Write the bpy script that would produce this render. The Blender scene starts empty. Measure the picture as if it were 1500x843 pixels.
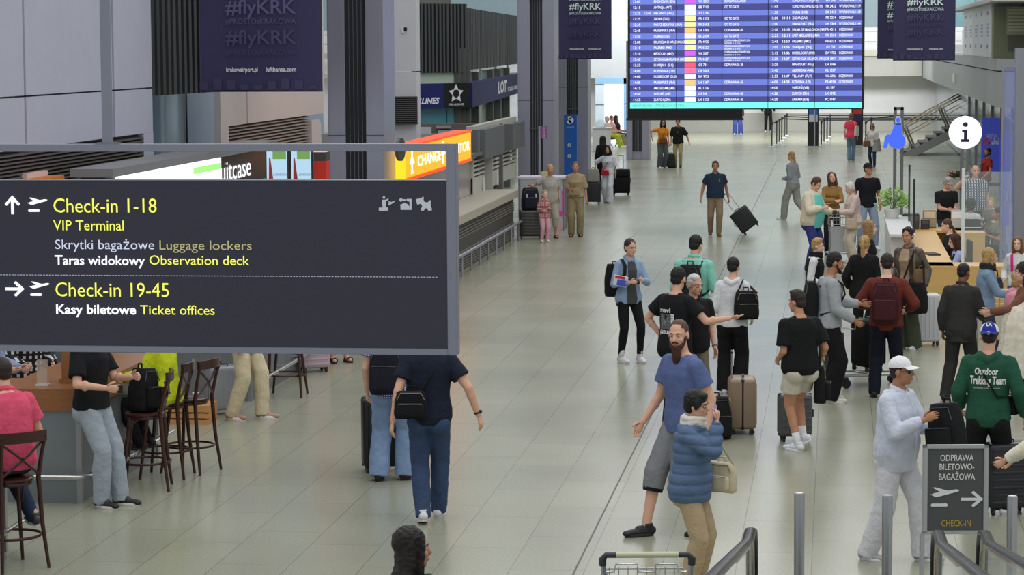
import bpy, bmesh, math, random
import numpy as np
from mathutils import Vector, Matrix, noise
from mathutils.bvhtree import BVHTree
R_ = math.radians
V = Vector
C = bpy.context.scene.collection
random.seed(7)
# ---------------------------------------------------------------- camera
FPX, CAM_H, PITCH, YAW, ROLL = 3800.0, 4.3, R_(5.364), R_(7.094), R_(0.33)
CAM = V((0, 0, CAM_H))
_F = V((-math.sin(YAW), math.cos(YAW), 0)); _R = V((math.cos(YAW), math.sin(YAW), 0)); _Z = V((0, 0, 1))
FWD = _F*math.cos(PITCH) - _Z*math.sin(PITCH)
_up = _F*math.sin(PITCH) + _Z*math.cos(PITCH)
RGT = _R*math.cos(ROLL) - _up*math.sin(ROLL)
UPV = _up*math.cos(ROLL) + _R*math.sin(ROLL)
cd = bpy.data.cameras.new('camera'); cam = bpy.data.objects.new('camera', cd); C.objects.link(cam)
cd.sensor_width = 36; cd.lens = FPX/1500*36; cd.clip_end = 400
cam.matrix_world = Matrix(((RGT.x, UPV.x, -FWD.x, CAM.x), (RGT.y, UPV.y, -FWD.y, CAM.y), (RGT.z, UPV.z, -FWD.z, CAM.z), (0, 0, 0, 1)))
bpy.context.scene.camera = cam
vs = bpy.context.scene.view_settings
vs.view_transform = 'Standard'; vs.look = 'None'; vs.gamma = 1; vs.use_curve_mapping = False
vs.exposure = 0.40
# ---------------------------------------------------------------- light of the hall
W = bpy.data.worlds.new('world'); bpy.context.scene.world = W; W.use_nodes = True
W.node_tree.nodes['Background'].inputs[0].default_value = (0.93, 0.97, 1.0, 1)
W.node_tree.nodes['Background'].inputs[1].default_value = 0.46
def area(name, loc, sx, sy, power, col=(1, 1, 1), rot=(0, 0, 0)):
    l = bpy.data.lights.new(name, 'AREA'); l.shape = 'RECTANGLE'; l.size = sx; l.size_y = sy; l.energy = power; l.color = col
    o = bpy.data.objects.new(name, l); C.objects.link(o); o.location = loc; o.rotation_euler = rot
    return o
for _y, _e in ((18, 900), (40, 1120), (64, 950), (90, 850), (116, 1500)):
    area('skylight_lamp', (0, _y, 14), 20, 16, _e, (1, 0.985, 0.95))
area('far_wall_fill', (-2, 113, 7.5), 26, 2.5, 1900, (1, 0.99, 0.97), (R_(62), 0, 0))  # added fill light to brighten the far wall and gallery, not a real fitting
# ---------------------------------------------------------------- picture ray -> place
def ray(x, y): return FWD*FPX + RGT*(x-750) - UPV*(y-421.5)
def G(x, y, z=0.0):
    d = ray(x, y); return CAM + d*((z-CAM_H)/d.z)
def at(x, y, depth): return CAM + ray(x, y)*(depth/FPX)
def onX(x, y, X):
    d = ray(x, y); return CAM + d*(X/d.x)
def onY(x, y, Y):
    d = ray(x, y); return CAM + d*(Y/d.y)
def depth(p): return (V(p)-CAM).dot(FWD)
def proj(p):
    q = V(p)-CAM; z = q.dot(FWD); return (750+FPX*q.dot(RGT)/z, 421.5-FPX*q.dot(UPV)/z)
def heading(loc, face):
    """z rotation of a thing at loc whose local +Y should face FACE degrees from the camera (90 = to the picture's right)"""
    t = (CAM - V(loc)).to_2d().normalized(); a = math.atan2(t.y, t.x) + R_(face)
    return a - math.pi/2
# ---------------------------------------------------------------- materials
def lin(c):
    c = c/255.0
    return c/12.92 if c <= 0.04045 else ((c+0.055)/1.055)**2.4
def rgb(*c): return (lin(c[0]), lin(c[1]), lin(c[2]), 1)
_M = {}
def mat(name, col, rough=0.6, metal=0.0, spec=0.5, var=0.0, vscale=8.0, bump=0.0, bscale=60.0, emit=0.0, stretch=None, alpha=None, trans=0.0, sheen=0.0):
    key = name
    if key in _M: return _M[key]
    m = bpy.data.materials.new(name); m.use_nodes = True; nt = m.node_tree; b = nt.nodes['Principled BSDF']
    c = rgb(*col); b.inputs['Base Color'].default_value = c
    b.inputs['Roughness'].default_value = rough; b.inputs['Metallic'].default_value = metal
    b.inputs['Specular IOR Level'].default_value = spec
    if sheen: b.inputs['Sheen Weight'].default_value = sheen
    if trans: b.inputs['Transmission Weight'].default_value = trans
    if alpha is not None: b.inputs['Alpha'].default_value = alpha
    if emit:
        b.inputs['Base Color'].default_value = tuple(v*.15 for v in c[:3])+(1,)
        b.inputs['Emission Color'].default_value = c; b.inputs['Emission Strength'].default_value = emit
    if var or bump:
        tc = nt.nodes.new('ShaderNodeTexCoord'); mp = nt.nodes.new('ShaderNodeMapping'); nt.links.new(tc.outputs['Object'], mp.inputs[0])
        if stretch: mp.inputs['Scale'].default_value = stretch
    if var:
        n = nt.nodes.new('ShaderNodeTexNoise'); n.inputs['Scale'].default_value = vscale; n.inputs['Detail'].default_value = 4; nt.links.new(mp.outputs[0], n.inputs[0])
        mx = nt.nodes.new('ShaderNodeMix'); mx.data_type = 'RGBA'; nt.links.new(n.outputs[0], mx.inputs[0])
        mx.inputs[6].default_value = tuple(min(1, v*(1-var)) for v in c[:3]) + (1,); mx.inputs[7].default_value = tuple(min(1, v*(1+var)) for v in c[:3]) + (1,)
        nt.links.new(mx.outputs[2], b.inputs['Base Color'])
    if bump:
        n2 = nt.nodes.new('ShaderNodeTexNoise'); n2.inputs['Scale'].default_value = bscale; n2.inputs['Detail'].default_value = 3; nt.links.new(mp.outputs[0], n2.inputs[0])
        bp = nt.nodes.new('ShaderNodeBump'); bp.inputs['Strength'].default_value = bump; bp.inputs['Distance'].default_value = 0.02
        nt.links.new(n2.outputs[0], bp.inputs['Height']); nt.links.new(bp.outputs[0], b.inputs['Normal'])
    _M[key] = m
    return m
def cloth(col, rough=0.85, var=0.18, bump=0.35):
    return mat('cloth_%d_%d_%d' % tuple(col), col, rough, spec=0.25, var=var, vscale=14, bump=bump, bscale=38)
def plastic(col, rough=0.4): return mat('plastic_%d_%d_%d' % tuple(col), col, rough, spec=0.5, var=0.06, vscale=5)
def metal(col=(150, 150, 155), rough=0.35): return mat('metal_%d_%d_%d' % tuple(col), col, rough, metal=0.85, var=0.08, vscale=3, stretch=(8, 8, 0.4))
def paint(col, rough=0.55, var=0.05): return mat('paint_%d_%d_%d' % tuple(col), col, rough, spec=0.4, var=var, vscale=2.5)
def glow(col, e=1.0): return mat('lit_%d_%d_%d_%d' % (*col, int(e*10)), col, 0.5, emit=e)
def glassm(name='clear_glass', col=(225, 235, 235), alpha=0.18, rough=0.05): return mat(name, col, rough, spec=0.6, alpha=alpha)
# ---------------------------------------------------------------- mesh builder
class MB:
    def __init__(s): s.v = []; s.f = []; s.mi = []; s.cur = 0
    def add(s, vs, fs):
        o = len(s.v); s.v += [tuple(p) for p in vs]
        for f in fs: s.f.append(tuple(i+o for i in f)); s.mi.append(s.cur)
        return s
    def box(s, lo, hi):
        (a, b, c), (d, e, f) = lo, hi
        return s.add([(a,b,c),(d,b,c),(d,e,c),(a,e,c),(a,b,f),(d,b,f),(d,e,f),(a,e,f)], [(3,2,1,0),(4,5,6,7),(0,1,5,4),(1,2,6,5),(2,3,7,6),(3,0,4,7)])
    def cbox(s, c, sz): return s.box([c[i]-sz[i]/2 for i in range(3)], [c[i]+sz[i]/2 for i in range(3)])
    def wall(s, a, b, z0, z1, t=0.1, out=None):
        """upright slab from plan point a to b, thickness t to its left"""
        a = V(a).to_2d(); b = V(b).to_2d(); d = (b-a).normalized(); n = V((-d.y, d.x))*t
        p = [a, b, b+n, a+n]
        return s.add([(q.x, q.y, z0) for q in p]+[(q.x, q.y, z1) for q in p], [(3,2,1,0),(4,5,6,7),(0,1,5,4),(1,2,6,5),(2,3,7,6),(3,0,4,7)])
    def rings(s, rs, caps=True):
        n = len(rs[0]); o = len(s.v); vs = [p for r in rs for p in r]; fs = []
        for i in range(len(rs)-1):
            for j in range(n): k = (j+1) % n; fs.append((i*n+j, i*n+k, (i+1)*n+k, (i+1)*n+j))
        if caps: fs += [tuple(range(n-1, -1, -1)), tuple(range((len(rs)-1)*n, len(rs)*n))]
        return s.add(vs, fs)
    def tube(s, pts, rad, n=8, squash=1.0, up=None, caps=True):
        pts = [V(p) for p in pts]; rad = rad if isinstance(rad, (list, tuple)) else [rad]*len(pts); rs = []
        prev = None
        for i, p in enumerate(pts):
            t = (pts[min(i+1, len(pts)-1)] - pts[max(i-1, 0)])
            t = t.normalized() if t.length > 1e-9 else V((0, 0, 1))
            if prev is None:
                u = V(up) if up is not None else (V((1, 0, 0)) if abs(t.x) < 0.8 else V((0, 1, 0)))
            else: u = prev
            u = (u - t*u.dot(t)); u = u.normalized() if u.length > 1e-6 else t.orthogonal().normalized()
            prev = u; w = t.cross(u)
            rs.append([p + u*math.cos(2*math.pi*j/n)*rad[i] + w*math.sin(2*math.pi*j/n)*rad[i]*squash for j in range(n)])
        return s.rings(rs, caps)
    def cyl(s, a, b, r0, r1=None, n=16): return s.tube([a, b], [r0, r0 if r1 is None else r1], n)
    def cone(s, a, b, r0, r1, n=12, k=4, squash=1.0, up=None):
        """round-ended tapered limb"""
        a = V(a); b = V(b); d = (b-a); L = d.length; d = d.normalized() if L > 1e-6 else V((0, 0, 1)); pts = []; rr = []
        for i in range(k): t = -math.pi/2 + (i+0.15)/k*math.pi/2; pts.append(a + d*math.sin(t)*r0); rr.append(r0*math.cos(t))
        pts += [a, b]; rr += [r0, r1]
        for i in range(k-1, -1, -1): t = math.pi/2 - (i+0.15)/k*math.pi/2; pts.append(b + d*math.sin(t)*r1); rr.append(r1*math.cos(t))
        return s.tube(pts, rr, n, squash, up)
    def ell(s, c, r, M=None, n=14, m=9):
        c = V(c); rs = []
        for i in range(m):
            t = -math.pi/2 + (i+0.25)/(m-0.5)*math.pi
            ring = []
            for j in range(n):
                a = 2*math.pi*j/n; p = V((r[0]*math.cos(t)*math.cos(a), r[1]*math.cos(t)*math.sin(a), r[2]*math.sin(t)))
                ring.append(c + (M @ p if M else p))
            rs.append(ring)
        return s.rings(rs)
    def prism(s, poly, d0, d1, fr=None):
        """2-D outline (x, z) pushed from y=d0 to y=d1; fr maps local to place"""
        n = len(poly); vs = [V((p[0], d0, p[1])) for p in poly]+[V((p[0], d1, p[1])) for p in poly]
        ar = sum(poly[i][0]*poly[(i+1) % n][1]-poly[(i+1) % n][0]*poly[i][1] for i in range(n))
        if fr: vs = [fr @ v for v in vs]
        fs = [tuple(range(n)), tuple(range(2*n-1, n-1, -1))]+[(i, n+i, n+(i+1) % n, (i+1) % n) for i in range(n)]
        if ar < 0: fs = [f[::-1] for f in fs]
        return s.add(vs, fs)
    def rbox(s, c, sz, r=0.03, n=4, axis=2):
        """box with rounded corners all round (superellipse rings along axis)"""
        hx, hy, hz = [q/2 for q in sz]; rs = []; prof = []
        r = min(r, hz, hx, hy)
        for i in range(n+1): t = math.pi/2*i/n; prof.append((-hz+r-r*math.cos(t), r-r*math.sin(t)))
        prof += [(-z, ins) for z, ins in reversed(prof)]
        for z, ins in prof:
            ring = []; a, b = hx-ins, hy-ins; rr = max(r-ins, 0.002)
            for q, (sx, sy) in enumerate(((1, 1), (-1, 1), (-1, -1), (1, -1))):
                for i in range(n+1):
                    t = math.pi/2*(q+i/n); ring.append(V((c[0]+sx*(a-rr)+rr*math.cos(t), c[1]+sy*(b-rr)+rr*math.sin(t), c[2]+z)))
            rs.append(ring)
        return s.rings(rs)
    def xf(s, M, i0=0):
        s.v = s.v[:i0]+[tuple(M @ V(p)) for p in s.v[i0:]]; return s
    def mesh(s, name='mesh'):
        me = bpy.data.meshes.new(name); me.from_pydata(s.v, [], s.f); me.update(); return me
    def build(s, name, mats, parent=None, smooth=None, bevel=0.0, loc=None):
        me = s.mesh(name); mats = mats if isinstance(mats, (list, tuple)) else [mats]
        for m in mats: me.materials.append(m)
        if len(mats) > 1: me.polygons.foreach_set('material_index', s.mi)
        bm = bmesh.new(); bm.from_mesh(me); bmesh.ops.recalc_face_normals(bm, faces=bm.faces)
        if bevel: bmesh.ops.bevel(bm, geom=bm.edges[:], offset=bevel, segments=2, affect='EDGES', clamp_overlap=True)
        bm.to_mesh(me); bm.free()
        return link(name, me, parent, smooth, loc)
def link(name, me, parent=None, smooth=None, loc=None):
    o = bpy.data.objects.new(name, me); C.objects.link(o)
    if parent is not None: o.parent = parent
    if loc is not None: o.location = loc
    if smooth is not None:
        me.polygons.foreach_set('use_smooth', [True]*len(me.polygons))
        if smooth < 180: me.set_sharp_from_angle(angle=R_(smooth))
    return o
def tag(o, label=None, cat=None, group=None, kind=None):
    if label: o['label'] = label
    if cat: o['category'] = cat
    if group: o['group'] = group
    if kind: o['kind'] = kind
    return o
def thing(name, label, cat, loc=(0, 0, 0), rz=0.0, group=None):
    o = bpy.data.objects.new(name, None); C.objects.link(o); o.empty_display_size = 0.1
    o.location = loc; o.rotation_euler = (0, 0, rz); return tag(o, label, cat, group)
def struct(name, mb, m, smooth=None, bevel=0.0): return tag(mb.build(name, m, None, smooth, bevel), kind='structure')
def dup(o, loc=None, rz=None, label=None, group=None, parent=None):
    c = o.copy(); C.objects.link(c); c.parent = parent
    if loc is not None: c.location = loc
    if rz is not None: c.rotation_euler = (0, 0, rz)
    if label: c['label'] = label
    if group: c['group'] = group
    for ch in list(o.children): dup(ch, parent=c)
    return c
# ---------------------------------------------------------------- lettering
_TC = {}
def text_mb(s, size=1.0, align='CENTER', depth_=0.004, width=None, shear=0.0, bold=0.0, spacing=1.0):
    """lettering in the local XZ plane (read from -Y), cap height = size, centred vertically on its cap height"""
    key = (s, align, shear, round(bold, 4), spacing)
    if key not in _TC:
        cu = bpy.data.curves.new('t', 'FONT'); cu.body = s; cu.align_x = align; cu.shear = shear; cu.offset = bold; cu.resolution_u = 3; cu.space_character = spacing
        o = bpy.data.objects.new('t', cu); C.objects.link(o); dg = bpy.context.evaluated_depsgraph_get()
        me = bpy.data.meshes.new_from_object(o.evaluated_get(dg)); _TC[key] = ([tuple(v.co) for v in me.vertices], [tuple(p.vertices) for p in me.polygons])
        bpy.data.objects.remove(o); bpy.data.curves.remove(cu); bpy.data.meshes.remove(me)
    vs, fs = _TC[key]; k = size/0.7; mb = MB()
    xs = [v[0] for v in vs] or [0]
    kx = k
    if width: kx = width/max(1e-6, max(xs)-min(xs))
    mb.add([(v[0]*kx, -depth_, v[1]*k-size/2) for v in vs], fs)
    return mb
def put_text(s, size, pos, parent, m, name='lettering', frame=None, **kw):
    mb = text_mb(s, size, **kw); Mx = Matrix.Translation(V(pos))
    if frame is not None: Mx = frame @ Mx
    mb.xf(Mx); return mb.build(name, m, parent)
# ---------------------------------------------------------------- the hall itself (x across, y along the hall, camera on a gallery at the near end)
def hall_floor():
    m = bpy.data.materials.new('granite_tiles'); m.use_nodes = True; nt = m.node_tree; b = nt.nodes['Principled BSDF']; N = nt.nodes.new; L = nt.links.new
    tc = N('ShaderNodeTexCoord'); mp = N('ShaderNodeMapping'); mp.inputs['Rotation'].default_value = (0, 0, math.pi/2); mp.inputs['Location'].default_value = (0, -2.293, 0)
    L(tc.outputs['Object'], mp.inputs[0])
    br = N('ShaderNodeTexBrick'); br.inputs['Scale'].default_value = 1; br.inputs['Brick Width'].default_value = 1.45; br.inputs['Row Height'].default_value = .6146
    br.inputs['Mortar Size'].default_value = .0042; br.inputs['Mortar Smooth'].default_value = .2; br.inputs['Bias'].default_value = 0; br.offset = .37
    br.inputs['Color1'].default_value = rgb(160, 161, 142); br.inputs['Color2'].default_value = rgb(154, 156, 137); br.inputs['Mortar'].default_value = rgb(118, 119, 104)
    L(mp.outputs[0], br.inputs[0])
    n = N('ShaderNodeTexNoise'); n.inputs['Scale'].default_value = 42; n.inputs['Detail'].default_value = 6; n.inputs['Roughness'].default_value = .75; L(tc.outputs['Object'], n.inputs[0])
    n2 = N('ShaderNodeTexNoise'); n2.inputs['Scale'].default_value = .5; n2.inputs['Detail'].default_value = 3; L(tc.outputs['Object'], n2.inputs[0])
    mr = N('ShaderNodeMapRange'); mr.inputs[1].default_value = .3; mr.inputs[2].default_value = .7; mr.inputs[3].default_value = .80; mr.inputs[4].default_value = 1.16; L(n.outputs[0], mr.inputs[0])
    mr2 = N('ShaderNodeMapRange'); mr2.inputs[1].default_value = .3; mr2.inputs[2].default_value = .7; mr2.inputs[3].default_value = .94; mr2.inputs[4].default_value = 1.05; L(n2.outputs[0], mr2.inputs[0])
    mu = N('ShaderNodeMath'); mu.operation = 'MULTIPLY'; L(mr.outputs[0], mu.inputs[0]); L(mr2.outputs[0], mu.inputs[1])
    vm = N('ShaderNodeVectorMath'); vm.operation = 'SCALE'; L(br.outputs[0], vm.inputs[0]); L(mu.outputs[0], vm.inputs['Scale'])
    L(vm.outputs[0], b.inputs['Base Color'])
    rr = N('ShaderNodeMapRange'); rr.inputs[3].default_value = .19; rr.inputs[4].default_value = .29; L(n2.outputs[0], rr.inputs[0]); L(rr.outputs[0], b.inputs['Roughness'])
    b.inputs['Specular IOR Level'].default_value = .42
    bp = N('ShaderNodeBump'); bp.inputs['Strength'].default_value = .25; bp.inputs['Distance'].default_value = .003; L(br.outputs['Fac'], bp.inputs['Height']); bp.invert = True; L(bp.outputs[0], b.inputs['Normal'])
    f = MB(); f.box((-26, 8, -.2), (26, 128, 0)); return struct('floor', f, m)
hall_floor()
jt = MB(); jt.box((-2.096, 8, 0), (-2.080, 100, .0012)); struct('trim_floor_joint', jt, paint((84, 84, 76)))
M_WHITE = paint((206, 207, 209)); M_PANEL = paint((184, 185, 204)); M_STEEL = mat('column_steel', (164, 164, 180), .36, metal=.5, var=.07, vscale=2.5, stretch=(8, 8, .4)); M_DARK = paint((34, 35, 38)); M_BEAM = mat('brushed_panel', (150, 154, 154), .5, metal=.25, var=.06, vscale=2.5, stretch=(6, 6, .3))
M_SLAT = paint((30, 31, 32)); M_NAVY = paint((44, 42, 84), .6); M_FRAME = mat('powder_coat', (136, 139, 152), .45, metal=.2, var=.03, vscale=4)
def slab(name, a, b, z0, z1, t, m, bevel=0.0): mb = MB(); mb.wall(a, b, z0, z1, t); return struct(name, mb, m, bevel=bevel)
# far end of the hall
YF = 127.0
fw = MB(); fw.box((-26, YF, 0), (26, YF+.4, 5.0)); struct('wall_far', fw, paint((226, 227, 230)))
FB = onY(1100, 158, YF).z
bb = MB(); bb.box((-10, YF-.06, 0), (6, YF-.002, .9)); struct('baseboard_far', bb, paint((176, 176, 170)))
# far gallery above the end wall: fascia panels and the glazed bay over it
zg0 = onY(1300, 112, YF-2).z; zg1 = onY(1300, 82, YF-2).z; zg2 = onY(1300, 74, YF-2).z
g = MB(); x = -14.0
while x < 20: g.box((x+.01, YF-2, zg0), (x+2.09, YF-1.8, zg1)); x += 2.1
struct('wall_gallery_fascia', g, paint((168, 169, 164)))
g = MB(); g.box((-26, YF-2.1, zg1), (26, YF-1.7, zg2)); g.box((-26, YF-1.8, zg0), (26, YF+.1, zg0+.2)); struct('trim_gallery_edge', g, paint((182, 182, 170)))
g = MB(); g.box((-26, YF+3, zg1), (26, YF+3.2, 16)); struct('wall_gallery_back', g, paint((150, 170, 178)))
for i, xx in enumerate((-9.6, -7.0, -4.4, 4.6, 7.2)):
    g = MB(); g.box((xx, YF+2.9, zg1), (xx+2.2, YF+2.98, 9)); struct('window_%d' % (i+1), g, paint((120, 168, 178), .2))
g = MB()
for i in range(2): g.tube([(-26, YF-1.9, zg2+.45+.45*i), (26, YF-1.9, zg2+.45+.45*i)], .03, 6)
for xx in range(-24, 26, 2): g.tube([(xx, YF-1.9, zg2-.1), (xx, YF-1.9, zg2+.95)], .025, 6)
tag(g.build('gallery_railing', metal((170, 172, 172)), None, 60), 'steel railing along the far gallery above the end wall', 'railing')
esc = MB(); esc.add([(-11.2, YF-1, 8.9), (-7.2, YF-1, 5.2), (-7.2, YF-1, 4.6), (-8.4, YF-1, 4.6), (-11.2, YF-1, 7.6), (-11.2, YF, 8.9), (-7.2, YF, 5.2), (-7.2, YF, 4.6), (-8.4, YF, 4.6), (-11.2, YF, 7.6)],
    [(0, 1, 2, 3, 4), (9, 8, 7, 6, 5), (0, 5, 6, 1), (1, 6, 7, 2), (2, 7, 8, 3), (3, 8, 9, 4), (4, 9, 5, 0)])
# left wall: tall light panels, louvres, dark slatted screens
XL = -9.3
def ypix(px, X=None): return onX(px, 62, XL if X is None else X).y
yA, yB, yC, yD, yE = ypix(-60), ypix(222), ypix(297), ypix(322), ypix(474)
def zpix(px, py, X=None): return onX(px, py, XL if X is None else X).z
p = MB(); n = 0
for a, b_ in ((-60, 34), (36, 164), (166, 222)):
    for z0, z1 in ((zpix(100, 210), zpix(100, 137)-.01), (zpix(100, 137)+.01, 12)):
        p.box((XL-.1, ypix(a)+.012, z0), (XL, ypix(b_)-.012, z1))
struct('wall_left', p, M_PANEL)
p = MB(); p.box((XL-.8, ypix(-60), 0), (XL-.14, yB, 12)); struct('wall_left_edge', MB().box((XL-.5, ypix(208), 0), (XL, yB, zpix(215, 195))), M_PANEL); struct('wall_left_core', p, paint((150, 150, 154)))
def louvre(name, X, y0, y1, z0, z1, label, n=None, col=(92, 86, 84), step=.044):
    t = thing(name, label, 'louvre', (X, (y0+y1)/2, z0)); L = (y1-y0)/2
    f = MB(); f.box((-.12, -L, 0), (-.09, L, z1-z0)); f.build('backing', paint((48, 44, 44)), t)
    s = MB(); z = .02
    while z < z1-z0-.03: s.add([(-.09, -L, z+.022), (.0, -L, z), (.0, -L, z+.014), (-.09, -L, z+.036), (-.09, L, z+.022), (.0, L, z), (.0, L, z+.014), (-.09, L, z+.036)], [(0, 1, 2, 3), (7, 6, 5, 4), (0, 4, 5, 1), (1, 5, 6, 2), (2, 6, 7, 3), (3, 7, 4, 0)]); z += step
    s.build('slats', paint(col), t); return t
louvre('louvre_grille', XL, ypix(-60), ypix(208), zpix(100, 300), zpix(205, 197), 'dark horizontal louvre grille under the blank light panels, behind the hanging sign')
def slatscreen(name, a, b, z0, z1, label, pitch=.16, m=None):
    a = V(a); b = V(b); d = (b-a).to_2d(); L = d.length; d.normalize(); t = thing(name, label, 'screen', (a.x, a.y, z0), math.atan2(d.y, d.x))
    f = MB(); f.box((0, .06, 0), (L, .1, z1-z0)); f.build('backing', paint((22, 23, 24)), t)
    s = MB(); x = 0
    while x < L: s.box((x, 0 if pitch < .24 else .048, 0), (min(L, x+pitch*.5), .07, z1-z0)); x += pitch
    s.build('slats', m or paint((52, 54, 56)), t); return t
slatscreen('slatted_screen', (XL, yB, 0), (XL+.25, yC+.6, 0), zpix(258, 138), 12, 'dark vertical slatted screen between the blank light panels and the first banner', pitch=.235)
# recess with the round column behind the first banner
p = MB(); p.box((XL-2.6, yB-1, 0), (XL-2.4, yE+12, 12)); struct('wall_recess', p, paint((168, 184, 204), .35))
p = MB(); p.box((XL-1.7, ypix(262), 0), (XL-1.5, yD+1.5, 9)); struct('wall_recess_glass', p, paint((172, 186, 208), .3))
c = at(244, 200, depth(onX(244, 200, XL-.9))); p = MB(); p.cyl((c.x, c.y, 0), (c.x, c.y, 9), .30, n=24); struct('trim_round_column', p, mat('round_column_paint', (170, 186, 200), .3, metal=.3), 60)
c2 = at(270, 200, depth(c)+.6); p = MB(); p.cyl((c2.x, c2.y, 0), (c2.x, c2.y, 9), .055, n=12); struct('trim_downpipe', p, metal((150, 152, 156), .3), 60)
# beige pier and panels behind the banner
p = MB()
for a, b_ in ((321, 360), (361, 474)):
    p.box((XL-.1, ypix(a)+.01, zpix(400, 176)), (XL, ypix(b_)-.01, 12))
struct('wall_left_jamb', MB().box((XL-.1, ypix(321), 0), (XL, ypix(333), zpix(400, 176))), paint((196, 192, 192))); struct('wall_left_post', MB().box((XL-.1, ypix(455), 0), (XL, ypix(467), zpix(460, 176))), paint((196, 192, 192)))
struct('wall_left_rear', p, paint((196, 192, 192)))
louvre('louvre_grille', XL-.02, ypix(334), ypix(454), zpix(400, 260), zpix(334, 177), 'louvre grille in the pale wall under the first banner', step=.052, col=(150, 142, 136))
p = MB(); p.box((XL-.5, ypix(467), 0), (XL-.3, ypix(492), zpix(475, 182))); struct('wall_left_strip', p, paint((200, 204, 204)))
# steel clad columns
def column(name, xl, xm, xr, dpt, zt, dark=None, side=1, base=False):
    """front face from pixel xl to xm at depth dpt, dark recessed stripe between dark[0] and dark[1], side face to xr"""
    a = at(xl, 62, dpt); b = at(xm, 62, dpt); w = b.x-a.x; y0 = (a.y+b.y)/2; dd = 1.05
    d0 = at(dark[0], 62, dpt).x; d1 = at(dark[1], 62, dpt).x; m = MB()
    m.box((a.x, y0, 0), (d0, y0+dd, zt)); m.box((d1, y0, 0), (b.x, y0+dd, zt)); m.box((a.x+.01, y0+.08, 0), (b.x-.01, y0+dd-.02, zt-.01))
    o = struct(name, m, M_STEEL, bevel=.012)
    g = MB(); x = d0+.012
    n_ = int((d1-d0)/.055); k = (d1-d0)/n_
    for i in range(n_): g.box((d0+k*i+.006, y0+.045, .3), (d0+k*(i+1)-.012, y0+.075, zt-.02))
    e = g.build('trim_column_vent', M_DARK, o); tag(e, kind='structure')
    h = MB()
    for zz in (2.2, 5.4): h.box((d0-.02, y0-.03, zz), (d1+.02, y0, zz+.03))
    e = h.build('trim_vent_bracket', metal((110, 110, 116)), o); tag(e, kind='structure')
    g = MB(); g.box((a.x-.004, y0-.004, 2.9), (d0+.001, y0+.0, 2.915)); g.box((d1-.001, y0-.004, 2.9), (b.x+.004, y0, 2.915)); e = g.build('trim_panel_joint', paint((90, 90, 98)), o); tag(e, kind='structure')
    return V((b.x, y0, 0))
c1 = column('trim_column_near', 478, 562, 578, 40, 12, (504, 535))
c2_ = column('trim_column_middle', 757.5, 812, 819, 64, 13, (776, 794.5))
c3 = column('trim_column_rear', 816, 861, 868, 83, 13, (830, 846))
c4 = column('trim_column_far', 917, 951, 955, 96, 4.4, (926, 940))
# white pier right of the near column with its grille
dp = 52; a = at(570, 62, dp); b = at(610, 62, dp)
p = MB(); p.box((a.x, a.y, at(590, 105, dp).z+.01), (b.x, a.y+.5, 12)); p.box((a.x, a.y, 0), (b.x, a.y+.5, at(590, 105, dp).z-.01)); struct('wall_pier', p, paint((198, 199, 204)))
vg = thing('wall_vent', 'small slatted vent in the white pier beside the near steel column', 'vent', at(592, 162, dp-.02)); q = MB()
for i in range(14): q.box((-.26, -.03, -.27+i*.04), (.26, 0, -.25+i*.04))
q.build('slats', paint((80, 78, 80)), vg); q = MB(); q.box((-.27, .0, -.28), (.27, .015, .28)); q.build('backing', paint((40, 40, 42)), vg)
ws = thing('wall_speaker', 'small white and black speaker on the white pier beside the near column', 'speaker', at(592, 44, dp-.05)); q = MB(); q.cbox((-.02, 0, 0), (.055, .09, .13)); q.build('case', plastic((226, 226, 222)), ws, bevel=.008); q = MB(); q.cbox((.03, -.01, .02), (.06, .1, .07)); q.build('grille', plastic((24, 24, 26)), ws, bevel=.008)
# airline office corner: slatted screen, windows, fascia
A0 = at(606, 62, 62); A1 = at(686, 62, 63); A2 = at(770, 62, 86)
def zat(py, q): return at(750, py, depth(V((q.x, q.y, 4)))).z
def zq(px, py, q): d = depth(V((q.x, q.y, CAM_H))); return at(px, py, d).z
slatscreen('slatted_screen', A0, A1, zq(640, 107, A0), zq(640, 5, A0), 'dark vertical slatted screen above the airline office, left half by the white pier', pitch=.11, m=paint((70, 74, 76)))
slatscreen('slatted_screen', A1, A2, zq(700, 103, A1), zq(690, 11, A1), 'dark vertical slatted screen above the airline office, right half by the middle column', pitch=.5, m=paint((84, 88, 90)))
p = MB(); n_ = V((-(A2-A1).y, (A2-A1).x, 0)).normalized()*.35
for q0, q1, z0, z1 in ((A0, A1, 0, 3.4), (A1, A2, 0, 3.3)):
    p.wall(q0+V((0, .4, 0)) if q0 is A0 else q0+n_, q1+V((0, .4, 0)) if q0 is A0 else q1+n_, z0, z1, .15)
struct('wall_airline_office', p, paint((196, 208, 196)))
p = MB(); p.wall(A0+V((0, 1.2, 0)), A1+V((-.6, 1.2, 0)), 3.6, 14, .1); p.wall(A1+n_*9, A2+n_*9, 3.6, 14, .1); struct('wall_upper_left', p, paint((120, 120, 116)))
def facade(name, q0, q1, fr, z0, z1, col, rough=.15):
    d = (q1-q0)
    for i, (u, v) in enumerate(fr):
        m = MB(); m.wall(q0+d*u, q0+d*v, z0, z1, .06); struct('window_%s_%d' % (name, i+1), m, paint(col, rough))
zt1, zt0 = zq(650, 107, A0), zq(650, 123, A0)
facade('office_top', A0+V((0, .2, 0)), A1+V((0, .2, 0)), ((0, .78),), zt0, zt1, (196, 214, 196)); facade('office_bottom', A0+V((0, .2, 0)), A1+V((0, .2, 0)), ((0, .55), (.58, .74)), 1.2, zq(650, 160, A0), (112, 172, 190))
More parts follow.
